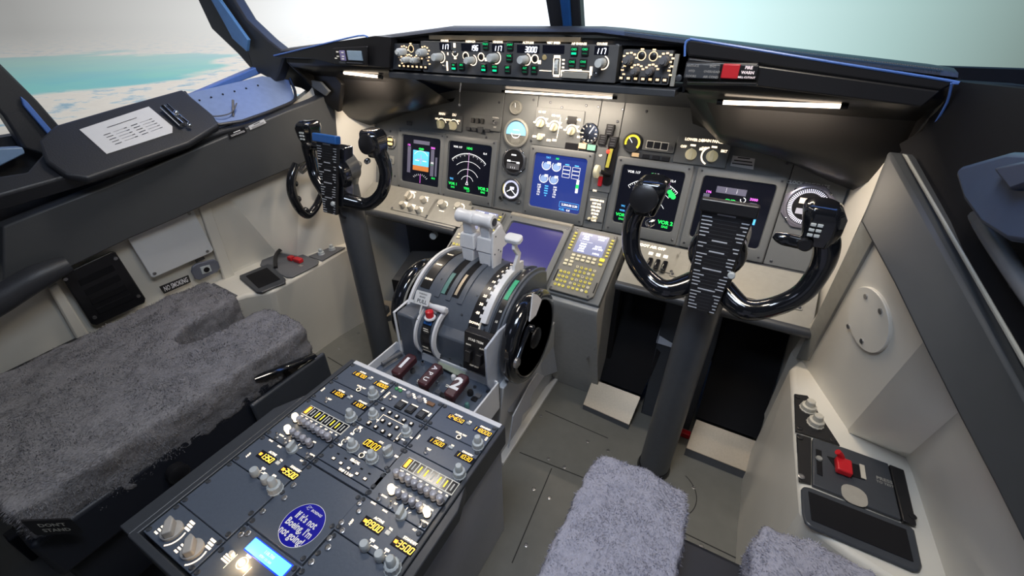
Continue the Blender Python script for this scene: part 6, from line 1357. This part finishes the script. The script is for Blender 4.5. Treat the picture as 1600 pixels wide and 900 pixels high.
def audio(lab, dx, lit1, lit2, n2):
    t = rmod('audio_control_panel', lab, .074+dx, .220+dx, Y3, Y2, 'audio panel'); g = MB()
    q = [pp(640.4, 713), pp(717.7, 757.5), pp(704.4, 776.4), pp(627, 729.5)]
    a0, b0 = (q[0][0]+q[3][0])/2+dx, (q[0][1]+q[1][1])/2; a1, b1 = (q[1][0]+q[2][0])/2+dx, (q[2][1]+q[3][1])/2
    MB().box(PED, (a0+a1)/2, (b0+b1)/2, PT, a1-a0, b0-b1, .003).build('window_frame', M_glowdim, t, bevel=.0006)
    st = (a1-a0)/8
    for k in range(8):
        c = a0+st*(k+.5); w = MB().box(PED, c, (b0+b1)/2, PT+.0012, st*.84, (b0-b1)*.86, .0016).build('call_window', M_scrblk, t)
        br = (1.0, .25, .6, .45, .2, .7, .5, .3)[k]
        MB().rect(PED, c, (b0+b1)/2, st*(.5 if k == 0 else .20), (b0-b1)*(.70 if k == 0 else .55), PT+.0024).build('lit_bar', M_orange if k == 0 else (M_yels if br > .4 else mat('dim_bar', (.3, .3, .3), .5, emit=(.25, .25, .22), es=1)), w, smooth=0)
        g.text(PED, c, b1-.0045, .0045, ('VHF', 'VHF', 'VHF', 'HF', 'HF', 'INT', 'CAB', 'PA')[k], PT+.0006, .04)
    pa, pb = pp(621, 745.5), pp(688, 786)
    for k in range(8):
        a, b = pa[0]+(pb[0]-pa[0])*k/7+dx, pa[1]+(pb[1]-pa[1])*k/7
        kk = MB().lathe(PED.at(a, b, PT), PED.n, [(.0062, 0), (.0062, .004), (.0045, .0045), (.0045, .008), (.0066, .010), (.0072, .015), (.006, .020), (.003, .022)], 16).build('volume_knob', M_bulblit if (k in lit1) else M_bulb, t)
        MB().lathe(PED.at(a, b, PT), PED.n, [(.0075, 0), (.0075, .003)], 16).build('knob_base', M_blackp, kk)
    pa, pb = pp(613, 770), pp(668, 805)
    for k in range(n2):
        a, b = pa[0]+(pb[0]-pa[0])*k/5+dx, pa[1]+(pb[1]-pa[1])*k/5
        kk = MB().lathe(PED.at(a, b, PT), PED.n, [(.0062, 0), (.0062, .004), (.0045, .0045), (.0045, .008), (.0066, .010), (.0072, .015), (.006, .020), (.003, .022)], 16).build('volume_knob', M_bulblit if k in lit2 else M_bulb, t)
        MB().lathe(PED.at(a, b, PT), PED.n, [(.0075, 0), (.0075, .003)], 16).build('knob_base', M_blackp, kk)
        g.text(PED, a, b+.0115, .004, ('NAV', 'NAV', 'ADF', 'ADF', 'MKR', 'SPKR')[k], PT+.0006, .04)
    for (x, y), wd in (((592, 781), 'BOOM'), ((610, 793), 'R/T'), ((656, 822), 'NORM')):
        a, b = pp(x, y); knob(PED, a+dx, b, t, .0045, .013, kind='toggle', c=PT, name='toggle_switch'); g.text(PED, a+dx+.004, b+.010, .0045, wd, PT+.0006, .04); g.text(PED, a+dx-.004, b-.010, .0045, 'ALT' if wd == 'NORM' else 'MASK', PT+.0006, .04)
    a, b = pp(627, 806); knob(PED, a+dx, b, t, .011, .020, M_knob, 'bar', PT, 'filter_selector', .2)
    for q in range(3): tt = radians(50+40*q); g.line(PED, a+dx+.013*cos(tt), b+.013*sin(tt), a+dx+.018*cos(tt), b+.018*sin(tt), .0012, PT+.0006)
    g.build('lettering', M_glow, t, smooth=0)
audio('audio panel with two glowing knobs in its lower row, right column of the pedestal', 0, (), (0, 5), 6)
audio('audio panel with its leftmost knobs glowing, left column of the pedestal', -.294, (0,), (0,), 5)
def adf(lab, dx, s1, s2):
    t = rmod('beacon_tuner', lab, .074+dx, .220+dx, Y4, Y3); g = MB()
    for (x, y), st, ti in (((582, 821), s1, 'ACTIVE'), ((630.5, 854), s2, 'STANDBY')):
        a, b = pp(x, y); a += dx; segwin(t, a, b, st, .046, .0175, .006, mat('amber_bright', (1, .7, .1), .4, emit=(1.0, .62, .06), es=4.0)); g.text(PED, a+.004, b+.0125, .0065, ti, PT+.0006, .045)
        MB().rect(PED, a-.0165, b, .007, .006, PT+.0016).build('source_light', M_orange, t, smooth=0)
    a, b = pp(606, 833); a += dx; MB().box(PED, a, b, PT+.0015, .009, .007, .003).build('transfer_button', M_glowdim, t, bevel=.0008); g.text(PED, a, b+.0075, .005, 'TFR', PT+.0006, .045)
    for x, y, r in ((571, 857, .0085), (594, 873, .0085)):
        a, b = pp(x, y); a += dx; knob(PED, a, b, t, r, .018, M_knob, 'smooth', PT, 'selector_knob'); g.rect(PED, a+.001, b+.016, .009, .004, PT+.0006); g.rect(PED, a+.014, b+.010, .009, .004, PT+.0006); g.line(PED, a+.004, b+.008, a+.012, b+.009, .001, PT+.0006); g.line(PED, a, b+.008, a+.001, b+.014, .001, PT+.0006)
    a, b = pp(614, 889); a += dx; knob(PED, a, b, t, .0135, .034, M_knob, 'dual', PT, 'tuning_knob')
    a, b = pp(549, 816); g.text(PED, a+dx, b, .006, 'ADF', PT+.0006, .045, rot=radians(90)); g.build('lettering', M_glow, t, smooth=0)
adf('beacon tuner reading 890.0 and 350.0 at the right edge of the pedestal', 0, '890.0', '350.0')
adf('beacon tuner reading 135.0 and 350.0 at the left edge of the pedestal', -.294, '135.0', '350.0')
# middle column, first row
t = rmod('cargo_fire_panel', 'middle panel with three square rocker switches at the pedestal front', -.072, .073, Y1, -.001, 'switch panel'); g = MB()
for x, y in ((620, 608), (626, 611)): a, b = pp(x, y); MB().lathe(PED.at(a, b, PT), PED.n, [(.0045, 0), (.0045, .003), (.003, .004)], 12).build('indicator_light', mat('green_lens', (.05, .30, .10), .3), t); g.rect(PED, a+.004, b+.008, .010, .003, PT+.0006)
a, b = pp(610, 624); knob(PED, a, b, t, .0048, .014, kind='toggle', c=PT, name='toggle_switch'); g.text(PED, a+.003, b+.011, .0055, 'ARM', PT+.0006, .04)
for x, y in ((639, 619), (656, 626)):
    a, b = pp(x, y); MB().lathe(PED.at(a, b, PT), PED.n, [(.006, 0), (.0062, .008), (.005, .013), (.002, .014)], 14).build('clear_lamp', M_bulb, t)
    for q in range(3): g.rect(PED, a+.006+.005*q, b+.010-.004*q, .008, .003, PT+.0006)
a, b = pp(673, 632); MB().box(PED, a, b, PT+.002, .020, .010, .004).build('amber_legend', mat('brown_lens', (.22, .11, .05), .4), t, bevel=.001)
for x, y in ((626, 634), (642, 640.5), (659, 649)):
    a, b = pp(x, y); k = MB().box(PED, a, b, PT+.002, .021, .023, .005).build('rocker_switch', M_blackp, t, bevel=.0015); MB().box(PED, a, b-.001, PT+.005, .015, .015, .003).build('rocker_cap', M_frame, k, bevel=.001); g.rect(PED, a, b+.0145, .018, .003, PT+.0006)
g.text(PED, -.063, -.045, .006, 'CARGO', PT+.0006, .04, rot=radians(90)); g.text(PED, .065, -.045, .006, 'FIRE', PT+.0006, .04, rot=radians(90)); g.build('lettering', M_glow, t, smooth=0)
# keypad panel
t = rmod('radio_keypad', 'middle panel with small square black keys and two grey knobs', -.072, .073, Y2, Y1, 'keypad'); g = MB()
for x, y in [(598, 638.5), (609, 644.5), (620, 650.5), (631, 656.5), (642.5, 662), (598, 657), (609, 662.5), (620, 668), (576, 661), (587, 667), (598, 673.5), (609, 680), (620.5, 686)]:
    a, b = pp(x, y, PT+.004); MB().box(PED, a, b, PT+.0025, .0092, .0092, .005).build('key', M_blackp, t, bevel=.001); g.rect(PED, a, b, .0045, .0045, PT+.0056)
for x, y in ((584, 650.5), (635.5, 677.5)):
    a, b = pp(x, y); knob(PED, a, b, t, .0115, .024, M_knob, 'dual', PT, 'volume_knob'); g.rect(PED, a+.016, b-.004, .006, .003, PT+.0006); g.rect(PED, a+.004, b-.016, .008, .003, PT+.0006)
P_ = [pp(x, y) for x, y in ((588, 660), (599, 648), (631, 664))]; g.line(PED, *P_[0], *P_[1], .0009, PT+.0006); g.line(PED, *P_[1], *P_[2], .0009, PT+.0006)
P_ = [pp(x, y) for x, y in ((615, 690), (627, 676))]; g.line(PED, *P_[0], *P_[1], .0009, PT+.0006)
g.build('lettering', M_glow, t, smooth=0)
# transponder
Y6, Y7 = -.2035, -.2455
t = rmod('transponder', 'middle panel with an amber 0000 window between grey knobs', -.072, .080, Y6, Y2, 'radio panel'); g = MB()
a, b = pp(581.5, 696); segwin(t, a, b, '0000', .036, .021, .002); g.text(PED, a+.012, b+.0145, .006, 'ATC', PT+.0006, .04); MB().rect(PED, a-.010, b+.006, .006, .004, PT+.0016).build('source_light', M_orange, t, smooth=0)
for x, y in ((552, 700), (582, 718)): a, b = pp(x, y); knob(PED, a, b, t, .0125, .026, M_knob, 'dual', PT, 'code_knob')
a, b = pp(607, 710); knob(PED, a, b, t, .0105, .022, M_knob, 'bar', PT, 'mode_selector', -.3); g.rect(PED, a-.016, b+.008, .010, .004, PT+.0006); g.rect(PED, a-.010, b+.014, .010, .004, PT+.0006); g.rect(PED, a+.018, b+.004, .009, .004, PT+.0006)
a, b = pp(565, 711.5); halo(g, PED, a, b, .0055, .0014, 0, 360, PT+.0006); MB().lathe(PED.at(a, b, PT), PED.n, [(.0042, 0), (.0042, .002)], 14).build('ident_button', M_blackp, t); g.rect(PED, a+.001, b+.009, .007, .0035, PT+.0006)
for x, y in ((558, 673.5), (539.5, 690.5)): a, b = pp(x, y); knob(PED, a, b, t, .0045, .012, kind='toggle', c=PT, name='toggle_switch'); halo(g, PED, a, b, .0075, .0014, 0, 270, PT+.0006); g.rect(PED, a, b+.011, .009, .004, PT+.0006); g.rect(PED, a-.004, b-.011, .008, .004, PT+.0006)
g.build('lettering', M_glow, t, smooth=0)
t = rmod('call_panel', 'middle panel with a diagonal row of five small lit keys', -.072, .085, Y7, Y6, 'switch panel'); g = MB()
for k, (x, y) in enumerate(((521.5, 717), (533, 724.5), (545, 732.5), (558, 741), (570.5, 749))): 
    a, b = pp(x, y); MB().box(PED, a, b, PT+.001, .0085, .0065, .002).build('call_key', M_blackp, t, bevel=.0006); g.rect(PED, a, b, .006, .0042, PT+.0026); MB().box(PED, a-.001, b+.013, PT+.0004, .006, .003, .001).build('small_lamp', M_black, t)
a, b = pp(555, 721.5); g.text(PED, a, b, .0075, 'SELCAL', PT+.0006, .045); a, b = pp(540, 738.5); g.text(PED, a, b, .0075, 'VHF 1 2 HF', PT+.0006, .045); g.build('lettering', M_glow, t, smooth=0)
# blank plates
rmod('blank_plate', 'wide plain blank plate left of the blue sticker, with bare corner', -.220, -.074, Y5, Y4, 'plate')
rmod('blank_plate', 'narrow plain strip plate under the five small lit keys', -.072, .085, -.259, Y7, 'plate')
bpl = rmod('blank_plate', 'plain plate carrying the round blue sticker, middle of the pedestal', -.072, .076, -.400, -.2605, 'plate')
rmod('blank_plate', 'plain plate below the beacon tuner at the right edge of the pedestal', .078, .220, -.415, Y4, 'plate')
rmod('blank_plate', 'plain plate at the bottom edge of the photo right of the blue lit screen', .078, .220, -.498, -.417, 'plate')
# sticker
ca, cb_ = pp(472.5, 820.5); ea, eb = pp(520, 801); ra = .0385
t = thing('slogan_sticker', 'round dark blue slogan sticker with white words on the plain middle plate', 'sticker', PED.at(ca, cb_, PT))
MB().disc(PED, ca, cb_, ra+.001, PT+.0008, 56).build('sticker_edge', M_whiteink, t, smooth=0); 
MB().lathe(PED.at(ca, cb_, PT), PED.n, [(ra, 0), (ra, .0011)], 56).build('sticker_disc', M_bluestk, t)
g = MB()
for k, wd in enumerate(("If it's not", "Boeing, I'm", "not going!")): g.text(PED, ca, cb_+.009-.0158*k, .0178, wd, PT+.0016, .025, sx=.80)
g.text(PED, ca+.006, cb_+.0265, .0062, 'BOEING', PT+.0016, .03, shear=.25, sx=1.15)
g.arc(PED, ca-.0145, cb_+.0275, .0036, .0007, 20, 320, PT+.0016); g.line(PED, ca-.021, cb_+.0255, ca-.008, cb_+.0305, .0006, PT+.0016)
g.build('slogan', M_whiteink, t, smooth=0)
# flood and panel light module, bottom left
t = rmod('light_panel', 'panel with two big pale pointer knobs at the near left corner of the pedestal', -.220, -.074, -.498, Y5, 'switch panel'); g = MB()
for (x, y) in ((270, 831), (302, 860)):
    a, b = pp(x, y); knob(PED, a, b, t, .0175, .022, mat('cream_knob2', (.42, .40, .38), .4), 'bar', PT, 'dimmer_knob', .9); halo(g, PED, a, b, .0235, .0026, -60, 25, PT+.0006)
    for q in range(3): g.rect(PED, a+.014+.002*q, b+.026-.0055*q, .013, .0038, PT+.0006); g.rect(PED, a-.024, b-.004-.0055*q, .009, .003, PT+.0006)
g.build('lettering', M_glow, t, smooth=0)
# module with the blue lit screen
t = rmod('lit_screen_panel', 'panel with a bright cyan screen and a glowing lamp at the bottom edge', -.072, .076, -.498, -.402, 'radio panel'); g = MB()
q = [pp(x, y) for x, y in ((401, 840), (456, 886), (437, 906), (386, 856))]; a = sum(u for u, v in q)/4; b = sum(v for u, v in q)/4; w_ = abs(q[1][0]-q[0][0]+q[2][0]-q[3][0])/2; h_ = abs(q[0][1]-q[3][1]+q[1][1]-q[2][1])/2
MB().rrect(PED, a, b, w_+.004, h_+.004, .002, PT-.001, PT+.002).build('screen_rim', M_lcdrim, t, bevel=.0008); MB().rrect(PED, a, b, w_, h_, .001, PT+.001, PT+.0026).build('screen', M_lcd, t)
gg = MB(); gg.text(PED, a, b+.003, .0075, '118.700', PT+.003, .02); gg.text(PED, a, b-.005, .005, 'STBY 121.500', PT+.003, .02); gg.build('screen_text', mat('lcd_text', (.5, .8, .8), .5, emit=(.5, .85, .85), es=1.1), t, smooth=0)
a, b = pp(378.5, 880); MB().lathe(PED.at(a, b, PT), PED.n, [(.005, 0), (.005, .003), (.003, .005)], 14).build('glowing_lamp', mat('hot_lamp', (1, .7, .3), .4, emit=(1.0, .60, .22), es=14), t); halo(g, PED, a, b, .009, .0012, 0, 360, PT+.0006)
for k in range(3): g.rect(PED, a+.002-.001*k, b+.020-.004*k, .011, .0026, PT+.0006); g.rect(PED, a-.030, b-.004-.004*k, .016, .0026, PT+.0006)
g.line(PED, a-.02, b+.005, a-.02, b-.02, .001, PT+.0006); g.line(PED, a+.02, b+.004, a+.02, b-.018, .001, PT+.0006)
a, b = pp(364, 868); knob(PED, a, b, t, .0045, .010, M_knob, 'smooth', PT, 'small_knob')
g.build('lettering', M_glow, t, smooth=0)
l = bpy.data.lights.new('lamp_point', 'POINT'); l.energy = .12; l.color = (1, .65, .3); l.shadow_soft_size = .005; o = bpy.data.objects.new('lamp_point', l); COL.objects.link(o); a, b = pp(378.5, 880); o.location = PED.at(a, b, .022)
# bright ring fasteners along the middle column seams
for x, y in [(459, 759), (445, 779), (411, 800), (388, 834), (377, 836), (515, 842), (513, 856), (487, 879), (562, 787), (561, 799), (534, 817), (535, 830)]:
    a, b = pp(x, y); MB().lathe(PED.at(a, b, PT+.001), PED.n, [(.0052, 0), (.0052, .0018), (.0036, .0024), (.0030, .0014), (.0016, .0014), (.0016, .0022)], 16).build('ring_fastener', M_steel, pd)

# ================================================================ SIDE CONSOLE FITTINGS
def cplate(fr, pxs, c0, c1, nm, m_, t, bev=.002): return plate(fr, pxs, c0, c1, nm, m_, t, bev)
t = thing('arm_pad', 'black rubber pad in a grey rim on the left console', 'pad', CL.at(*CL.px(410, 433), 0))
cplate(CL, [(374, 430), (379, 428), (418, 412), (424, 413), (446, 435), (446, 441), (409, 456), (400, 456), (374, 434)], .001, .008, 'pad_rim', M_frame, t, .003); cplate(CL, [(384, 431), (417, 418), (438, 436), (404, 450)], .0082, .0095, 'pad_surface', M_black, t, .001)
t = thing('oxygen_mask_box', 'grey mask stowage panel with red grips and black hose on the left console', 'panel', CL.at(*CL.px(452, 410), 0))
cplate(CL, [(406, 414), (409, 406), (448, 391), (458, 391), (498, 407), (497, 412), (456, 433), (448, 433)], .001, .006, 'box_lid', M_knobdark, t, .002)
for (x, y, w) in ((455, 404, .022), (466, 407, .036)): a, b = CL.px(x, y, .012); MB().box(CL, a, b, .014, w, .020, .016).build('red_grip', M_red, t, bevel=.003)
m = MB().tube([CL.at(*CL.px(432, 422), .010), CL.at(*CL.px(434, 408), .024), CL.at(*CL.px(446, 398), .028), CL.at(*CL.px(462, 400), .022)], .007, 10, 5); m.build('hose', M_blackp, t)
a, b = CL.px(470, 415, .006); MB().rect(CL, a, b, .018, .010, .0066).build('label', M_trim, t, smooth=0)
t = thing('headset_jack_panel', 'small grey panel with two metal knobs at the front of the left console', 'panel', CL.at(*CL.px(512, 396), 0))
cplate(CL, [(482, 400), (518, 385), (540, 386), (503, 407)], .001, .005, 'jack_plate', M_knobdark, t, .001)
for x, y in ((502, 397), (519, 390)): a, b = CL.px(x, y, .005); knob(CL, a, b, t, .012, .022, M_knob, 'dual', .005, 'jack_knob')
t = thing('console_grille', 'small slotted black grille at the aft end of the left console', 'grille', CL.at(*CL.px(345, 453), 0))
cplate(CL, [(317, 449), (334, 442), (371, 461), (362, 466)], .001, .004, 'grille_plate', M_knobdark, t, .001)
for k in range(7):
    x = 327+5.2*k; y = 450.5+2.0*k; a, b = CL.px(x, y, .005); MB().box(CL, a, b, .0045, .034, .0045, .002).build('slot', M_paper if k % 1 == 0 else M_black, t)
# right console
t = thing('headset_jack_panel', 'triangular black panel with two cream knobs on the right console', 'panel', CR.at(*CR.px(1262, 650), 0))
cplate(CR, [(1241.5, 615), (1262, 618), (1313, 696), (1310, 694), (1243.4, 673)], .001, .006, 'jack_plate', M_blackp, t, .001)
for x, y in ((1262, 639), (1273.6, 662)): a, b = CR.px(x, y, .006); knob(CR, a, b, t, .0155, .026, M_kn2, 'dual', .006, 'jack_knob')
for x, y in ((1250, 669), (1302, 688), (1247, 620)): a, b = CR.px(x, y, .006); mm = MB(); screw(mm, CR, a, b, .006, .006); mm.build('screw', M_blackp, t)
t = thing('oxygen_mask_box', 'black mask stowage panel with one red lever on the right console', 'panel', CR.at(*CR.px(1335, 740), 0))
cplate(CR, [(1245, 677), (1268, 684), (1268, 756), (1249, 751)], .001, .006, 'end_panel', M_blackp, t, .001)
cplate(CR, [(1270, 684), (1322, 700), (1388, 724), (1409, 812), (1270, 757)], .001, .009, 'box_lid', M_frame, t, .002)
cplate(CR, [(1390, 725), (1413, 734), (1433, 821), (1411, 813)], .001, .010, 'box_hinge', M_blackp, t, .002)
cplate(CR, [(1275, 701), (1284, 704), (1286, 744), (1277, 740)], .0092, .011, 'gauge_window', M_black, t, .001)
a, b = CR.px(1280, 716, .012); MB().lathe(CR.at(a, b, .011), CR.n, [(.006, 0), (.005, .003)], 14).build('flow_indicator', M_trim, t)
cplate(CR, [(1292, 712), (1348, 728), (1352, 750), (1310, 738)], .0092, .0105, 'lid_recess', M_black, t, .001)
a, b = CR.px(1318, 729, .018); MB().box(CR, a, b, .018, .026, .034, .014).build('red_lever_block', M_red, t, bevel=.003)
p0, p1 = CR.at(*CR.px(1311, 727), .016), AZ(1309, 706, .455); MB().tube([p0, (p0+p1)/2+V(0, 0, .003), p1], .0058, 10, 3).build('red_lever', M_red, t)
a, b = CR.px(1335, 774, .010); MB().rrect(CR, a, b, .040, .042, .016, .0092, .0102).build('lid_cutout', mat('pale_window', (.35, .33, .29), .4), t)
a, b = CR.px(1348, 737, .011); MB().box(CR, a, b, .011, .008, .034, .002).build('white_strip', M_kn2, t)
a, b = CR.px(1382, 750, .010); g = MB(); g.text(CR, a, b, .010, 'PRESS', .0096, .03); g.text(CR, a, b-.009, .007, 'TO TEST', .0096, .03); g.build('lid_print', M_trim, t, smooth=0)
for x, y in ((1253, 743), (1251, 682), (1426, 807)): a, b = CR.px(x, y, .010); mm = MB(); screw(mm, CR, a, b, .006, .0065 if x < 1300 else .010); mm.build('screw', M_steel if x < 1260 and y > 700 else M_blackp, t)
t = thing('arm_pad', 'long black rubber pad in a dark rim on the right console', 'pad', CR.at(*CR.px(1345, 820), 0))
cplate(CR, [(1252, 764), (1256, 759), (1266, 761), (1424, 822), (1430, 829), (1442, 884), (1438, 893), (1428, 892), (1268, 824), (1258, 815), (1254, 800)], .001, .008, 'pad_rim', M_frame, t, .004); cplate(CR, [(1263, 767), (1416, 827), (1428, 878), (1268, 812)], .0082, .0095, 'pad_surface', M_black, t, .001)

# ================================================================ WALL FITTINGS
LWF = Fr((-.985, .33, .40), (.045, .88, 0), (.052, 0, .30))
def lw(pxs, c0, c1, nm, m_, t, bev=.002): return plate(LWF, pxs, c0, c1, nm, m_, t, bev)
def lwp(x, y, c=0): a, b = LWF.px(x, y, c); return LWF.at(a, b, c)
t = thing('access_panel', 'flat white access panel on the left wall under the grey band', 'panel', lwp(262, 380, .02)); lw([(188, 357), (292, 312), (333, 390), (330, 394), (239, 433), (235, 431)], .020, .026, 'panel_sheet', M_white, t)
for x, y in ((240, 426), (323, 392), (294, 333)): p = lwp(x, y, .026); MB().lathe(p, LWF.n, [(.005, 0), (.005, .002)], 10).build('screw', M_steel, t)
t = thing('wall_rib', 'narrow pale rib on the left wall right of the white access panel', 'rib', lwp(340, 370, .01)); lw([(306, 312), (322, 306), (370, 436), (352, 440)], .006, .022, 'rib', M_cream, t, .004)
t = thing('no_smoking_sign', 'black NO SMOKING sign with white letters on the left wall', 'sign', lwp(272, 442, .02))
P = [(248, 447), (294, 429), (298, 440), (256, 458)]; lw(P, .018, .021, 'sign_plate', M_blackp, t, .0008)
a0, b0 = LWF.px(250, 453, .022); a1, b1 = LWF.px(298, 434, .022); sf = Fr(lwp(252, 452.5, .0222), lwp(296, 434.5, .0222)-lwp(252, 452.5, .0222), LWF.n.cross(lwp(296, 434.5, .0222)-lwp(252, 452.5, .0222)))
wid = (lwp(296, 434.5, .0222)-lwp(252, 452.5, .0222)).length; MB().text(sf, wid/2, 0, .026, 'NO SMOKING', .0004, .02, sx=wid/(.026*7.5)).build('sign_lettering', M_whiteink, t, smooth=0)
t = thing('wall_socket', 'grey oval socket with a black centre hole on the left wall', 'socket', lwp(318, 422, .02))
lw([(300, 417), (306, 412), (334, 405), (341, 409), (344, 418), (340, 424), (312, 437), (305, 436), (299, 425)], .018, .026, 'socket_rim', mat('socket_grey', (.12, .13, .17), .4), t, .003); lw([(312, 417), (327, 413), (331, 423), (316, 428)], .026, .028, 'socket_plate', M_knob, t, .0008)
MB().lathe(lwp(322, 420.5, .028), LWF.n, [(.009, 0), (.009, .003), (.006, .003)], 16).build('socket_hole', M_black, t)
t = thing('small_label', 'tiny black label above the grey oval wall socket', 'label', lwp(312, 406, .02)); lw([(304, 406), (318, 400), (320, 404), (306, 410)], .018, .020, 'label', M_blackp, t, .0004)
t = thing('air_vent', 'black louvred air vent plate with four slots on the left wall', 'vent', lwp(160, 450, .02)); lw([(94, 432), (100, 425), (172, 392), (179, 393), (227, 465), (226, 472), (150, 507), (142, 505)], .020, .026, 'vent_plate', M_blackp, t, .003)
for k in range(4):
    s0 = .18+.2*k; A0 = Vector((94, 432)).lerp(Vector((142, 505)), s0); A1 = Vector((178, 393)).lerp(Vector((227, 468)), s0); u0 = A0.lerp(A1, .20); u1 = A0.lerp(A1, .84); d_ = Vector((5.2, 8.2))
    lw([tuple(u0), tuple(u1), tuple(u1+d_), tuple(u0+d_)], .0262, .0275, 'louvre_slot', M_black, t, .0004)
for x, y in ((99, 434), (146, 494), (215, 461), (178, 402)): MB().lathe(lwp(x, y, .026), LWF.n, [(.005, 0), (.005, .003)], 10).build('screw', M_steel, t)
t = thing('wall_rib', 'pale upright rib left of the black air vent', 'rib', lwp(100, 490, .01)); lw([(74, 450), (88, 442), (140, 522), (122, 534)], .006, .020, 'rib', M_cream, t, .004)
t = thing('floor_strip', 'long black rubber strip low on the left wall beside the seat', 'strip', lwp(60, 560, .01)); lw([(-30, 602), (128, 526), (131, 533), (-30, 616)], .012, .030, 'strip', M_blackp, t, .003)
t = thing('padded_rail', 'dark padded armrest rail along the left wall at the photo edge', 'rail', on(WLT, 50, 445, .05))
MB().tube([on(WLT, -60, 505, .05), on(WLT, 0, 468, .05), on(WLT, 60, 432, .05), on(WLT, 108, 412, .05)], [.030, .032, .030, .020], 14, 4).build('rail_pad', M_dark, t, smooth=60)
# round cover on the right wall
RW2 = RWP
sgn = 1 if (CAMP-RWP.o).dot(RWP.n) > 0 else -1
c0 = RW2.px(1356, 499.5, .004*sgn); t = thing('round_cover', 'cream round cover plate with four screws on the right wall', 'cover', RW2.at(c0[0], c0[1], .01))
e1 = RW2.px(1356, 448.5, .004*sgn); rr_ = sqrt((e1[0]-c0[0])**2+(e1[1]-c0[1])**2)
MB().lathe(RW2.at(c0[0], c0[1], 0), RW2.n*sgn, [(rr_, 0), (rr_, .004), (rr_-.001, .006)], 56).build('cover_disc', M_cream, t, smooth=25)
for x, y in ((1354, 463), (1377, 486), (1327, 510), (1348, 533)): a, b = RW2.px(x, y, .005*sgn); MB().lathe(RW2.at(a, b, .006*sgn), RW2.n*sgn, [(.005, 0), (.005, .002)], 10).build('screw', M_steel, t)
p = on(WRT, 1434, 367, .02); tb = thing('wall_bolt', 'single bolt in the dark grey padded band on the right wall', 'bolt', p); MB().lathe(p, WRT.n, [(.007, 0), (.007, .004), (.003, .006)], 12).build('bolt_head', M_steel, tb)
t = thing('side_tray', 'rounded dark blue tray sticking out of the right wall at the photo edge', 'tray', on(WRT, 1560, 310, .06))
plate(WRT, [(1490, 270), (1500, 259), (1575, 237), (1700, 240), (1700, 380), (1610, 382), (1570, 376), (1530, 350), (1503, 312)], .05, .07, 'tray_plate', mat('tray_blue', (.035, .055, .11), .4), t, .006)
plate(WRT, [(1548, 262), (1600, 250), (1690, 262), (1690, 320), (1600, 290), (1575, 298)], .07, .085, 'tray_block', mat('tray_blue2', (.028, .04, .08), .4), t, .004)
MB().tube([on(WRT, 1528, 336, .035), on(WRT, 1545, 366, .035), on(WRT, 1590, 432, .035), on(WRT, 1640, 500, .035)], .010, 10, 3).build('tray_rail', M_knobdark, t)
t = thing('data_plate', 'dim ribbed label plate on the dark right side rail near the photo edge', 'plate', on(WRT, 1570, 428, .03)); plate(WRT, [(1553, 402), (1561, 400), (1588, 443), (1584, 455), (1576, 450)], .022, .032, 'plate', M_blackp, t, .002); plate(WRT, [(1564, 410), (1570, 410), (1584, 436), (1580, 442)], .0322, .033, 'label', M_trim, t, .0003)
# black cable loop on the floor and the track beside the captain seat
t = thing('seat_track', 'black curved seat rail on the floor left of the pedestal', 'rail', AZ(480, 615, .02)); MB().tube([AZ(512, 590, .02), AZ(500, 590, .02), AZ(482, 602, .02), AZ(440, 636, .02), AZ(400, 668, .02)], [.014, .018, .02, .02, .02], 10, 4, flat=.8).build('rail', M_blackp, t)
for x, y in ((487, 600), (446, 633)): MB().lathe(AZ(x, y, .036), (0, 0, 1), [(.005, 0), (.005, .003)], 10).build('bolt', M_steel, t)
t = thing('crew_floor_socket', 'round metal floor fitting right of the front seat cushion', 'fitting', AZ(1070, 889, .002)); MB().lathe(AZ(1070, 889, .0), (0, 0, 1), [(.030, 0), (.030, .003), (.024, .004), (.022, .002)], 26).build('outer_ring', M_trim, t); MB().lathe(AZ(1070, 889, .002), (0, 0, 1), [(.014, 0), (.014, .004)], 20).build('centre_plug', M_blackp, t)
t = thing('skirt_buckle', 'dark label tag on the captain seat base at the bottom left', 'tag', AX(85, 825, -.385))
bf = Fr(AX(85, 824, -.37), (0, -1, 0), (0, 0, 1)); bf = Fr(AX(85, 824, -.37), AX(105, 822, -.37)-AX(65, 824, -.37), V(0, 0, 1)); MB().rrect(bf, 0, 0, .075, .045, .006, -.006, 0).build('tag_plate', M_blackp, t)
g = MB(); g.text(bf, .0, .008, .013, "DON'T", .001, .02); g.text(bf, .0, -.008, .013, 'STAND', .001, .02); g.build('tag_lettering', M_trim, t, smooth=0)

# ---------------- what belongs together
GR = dict(gauge='round gauges of the instrument panel', clock='clocks at both ends of the instrument panel', selector_panel='lit knob panels above the screens', annunciator_panel='square indicator rows above the screens', indicator_block='small indicator blocks above the screens',
          radio_tuner='frequency tuners on the pedestal', audio_control_panel='audio panels on the pedestal', beacon_tuner='beacon tuners on the pedestal', panel_light='light strips under the glareshield', control_column='control columns of both pilots', pilot_seat='pilot seats',
          foot_rest='metal footrests', lower_shelf='lower shelf panels', lighting_panel='lower lighting panels', display_control_panel='small knob panels beside the autopilot panel', warning_light_panel='warning light panels', arm_pad='console arm pads', oxygen_mask_box='mask stowage panels', headset_jack_panel='console knob panels', wall_rib='ribs of the left wall')
for o in S.objects:
    b = o.name.split('.')[0]
    if o.parent is None and b in GR and o.get('label'): o['group'] = GR[b]
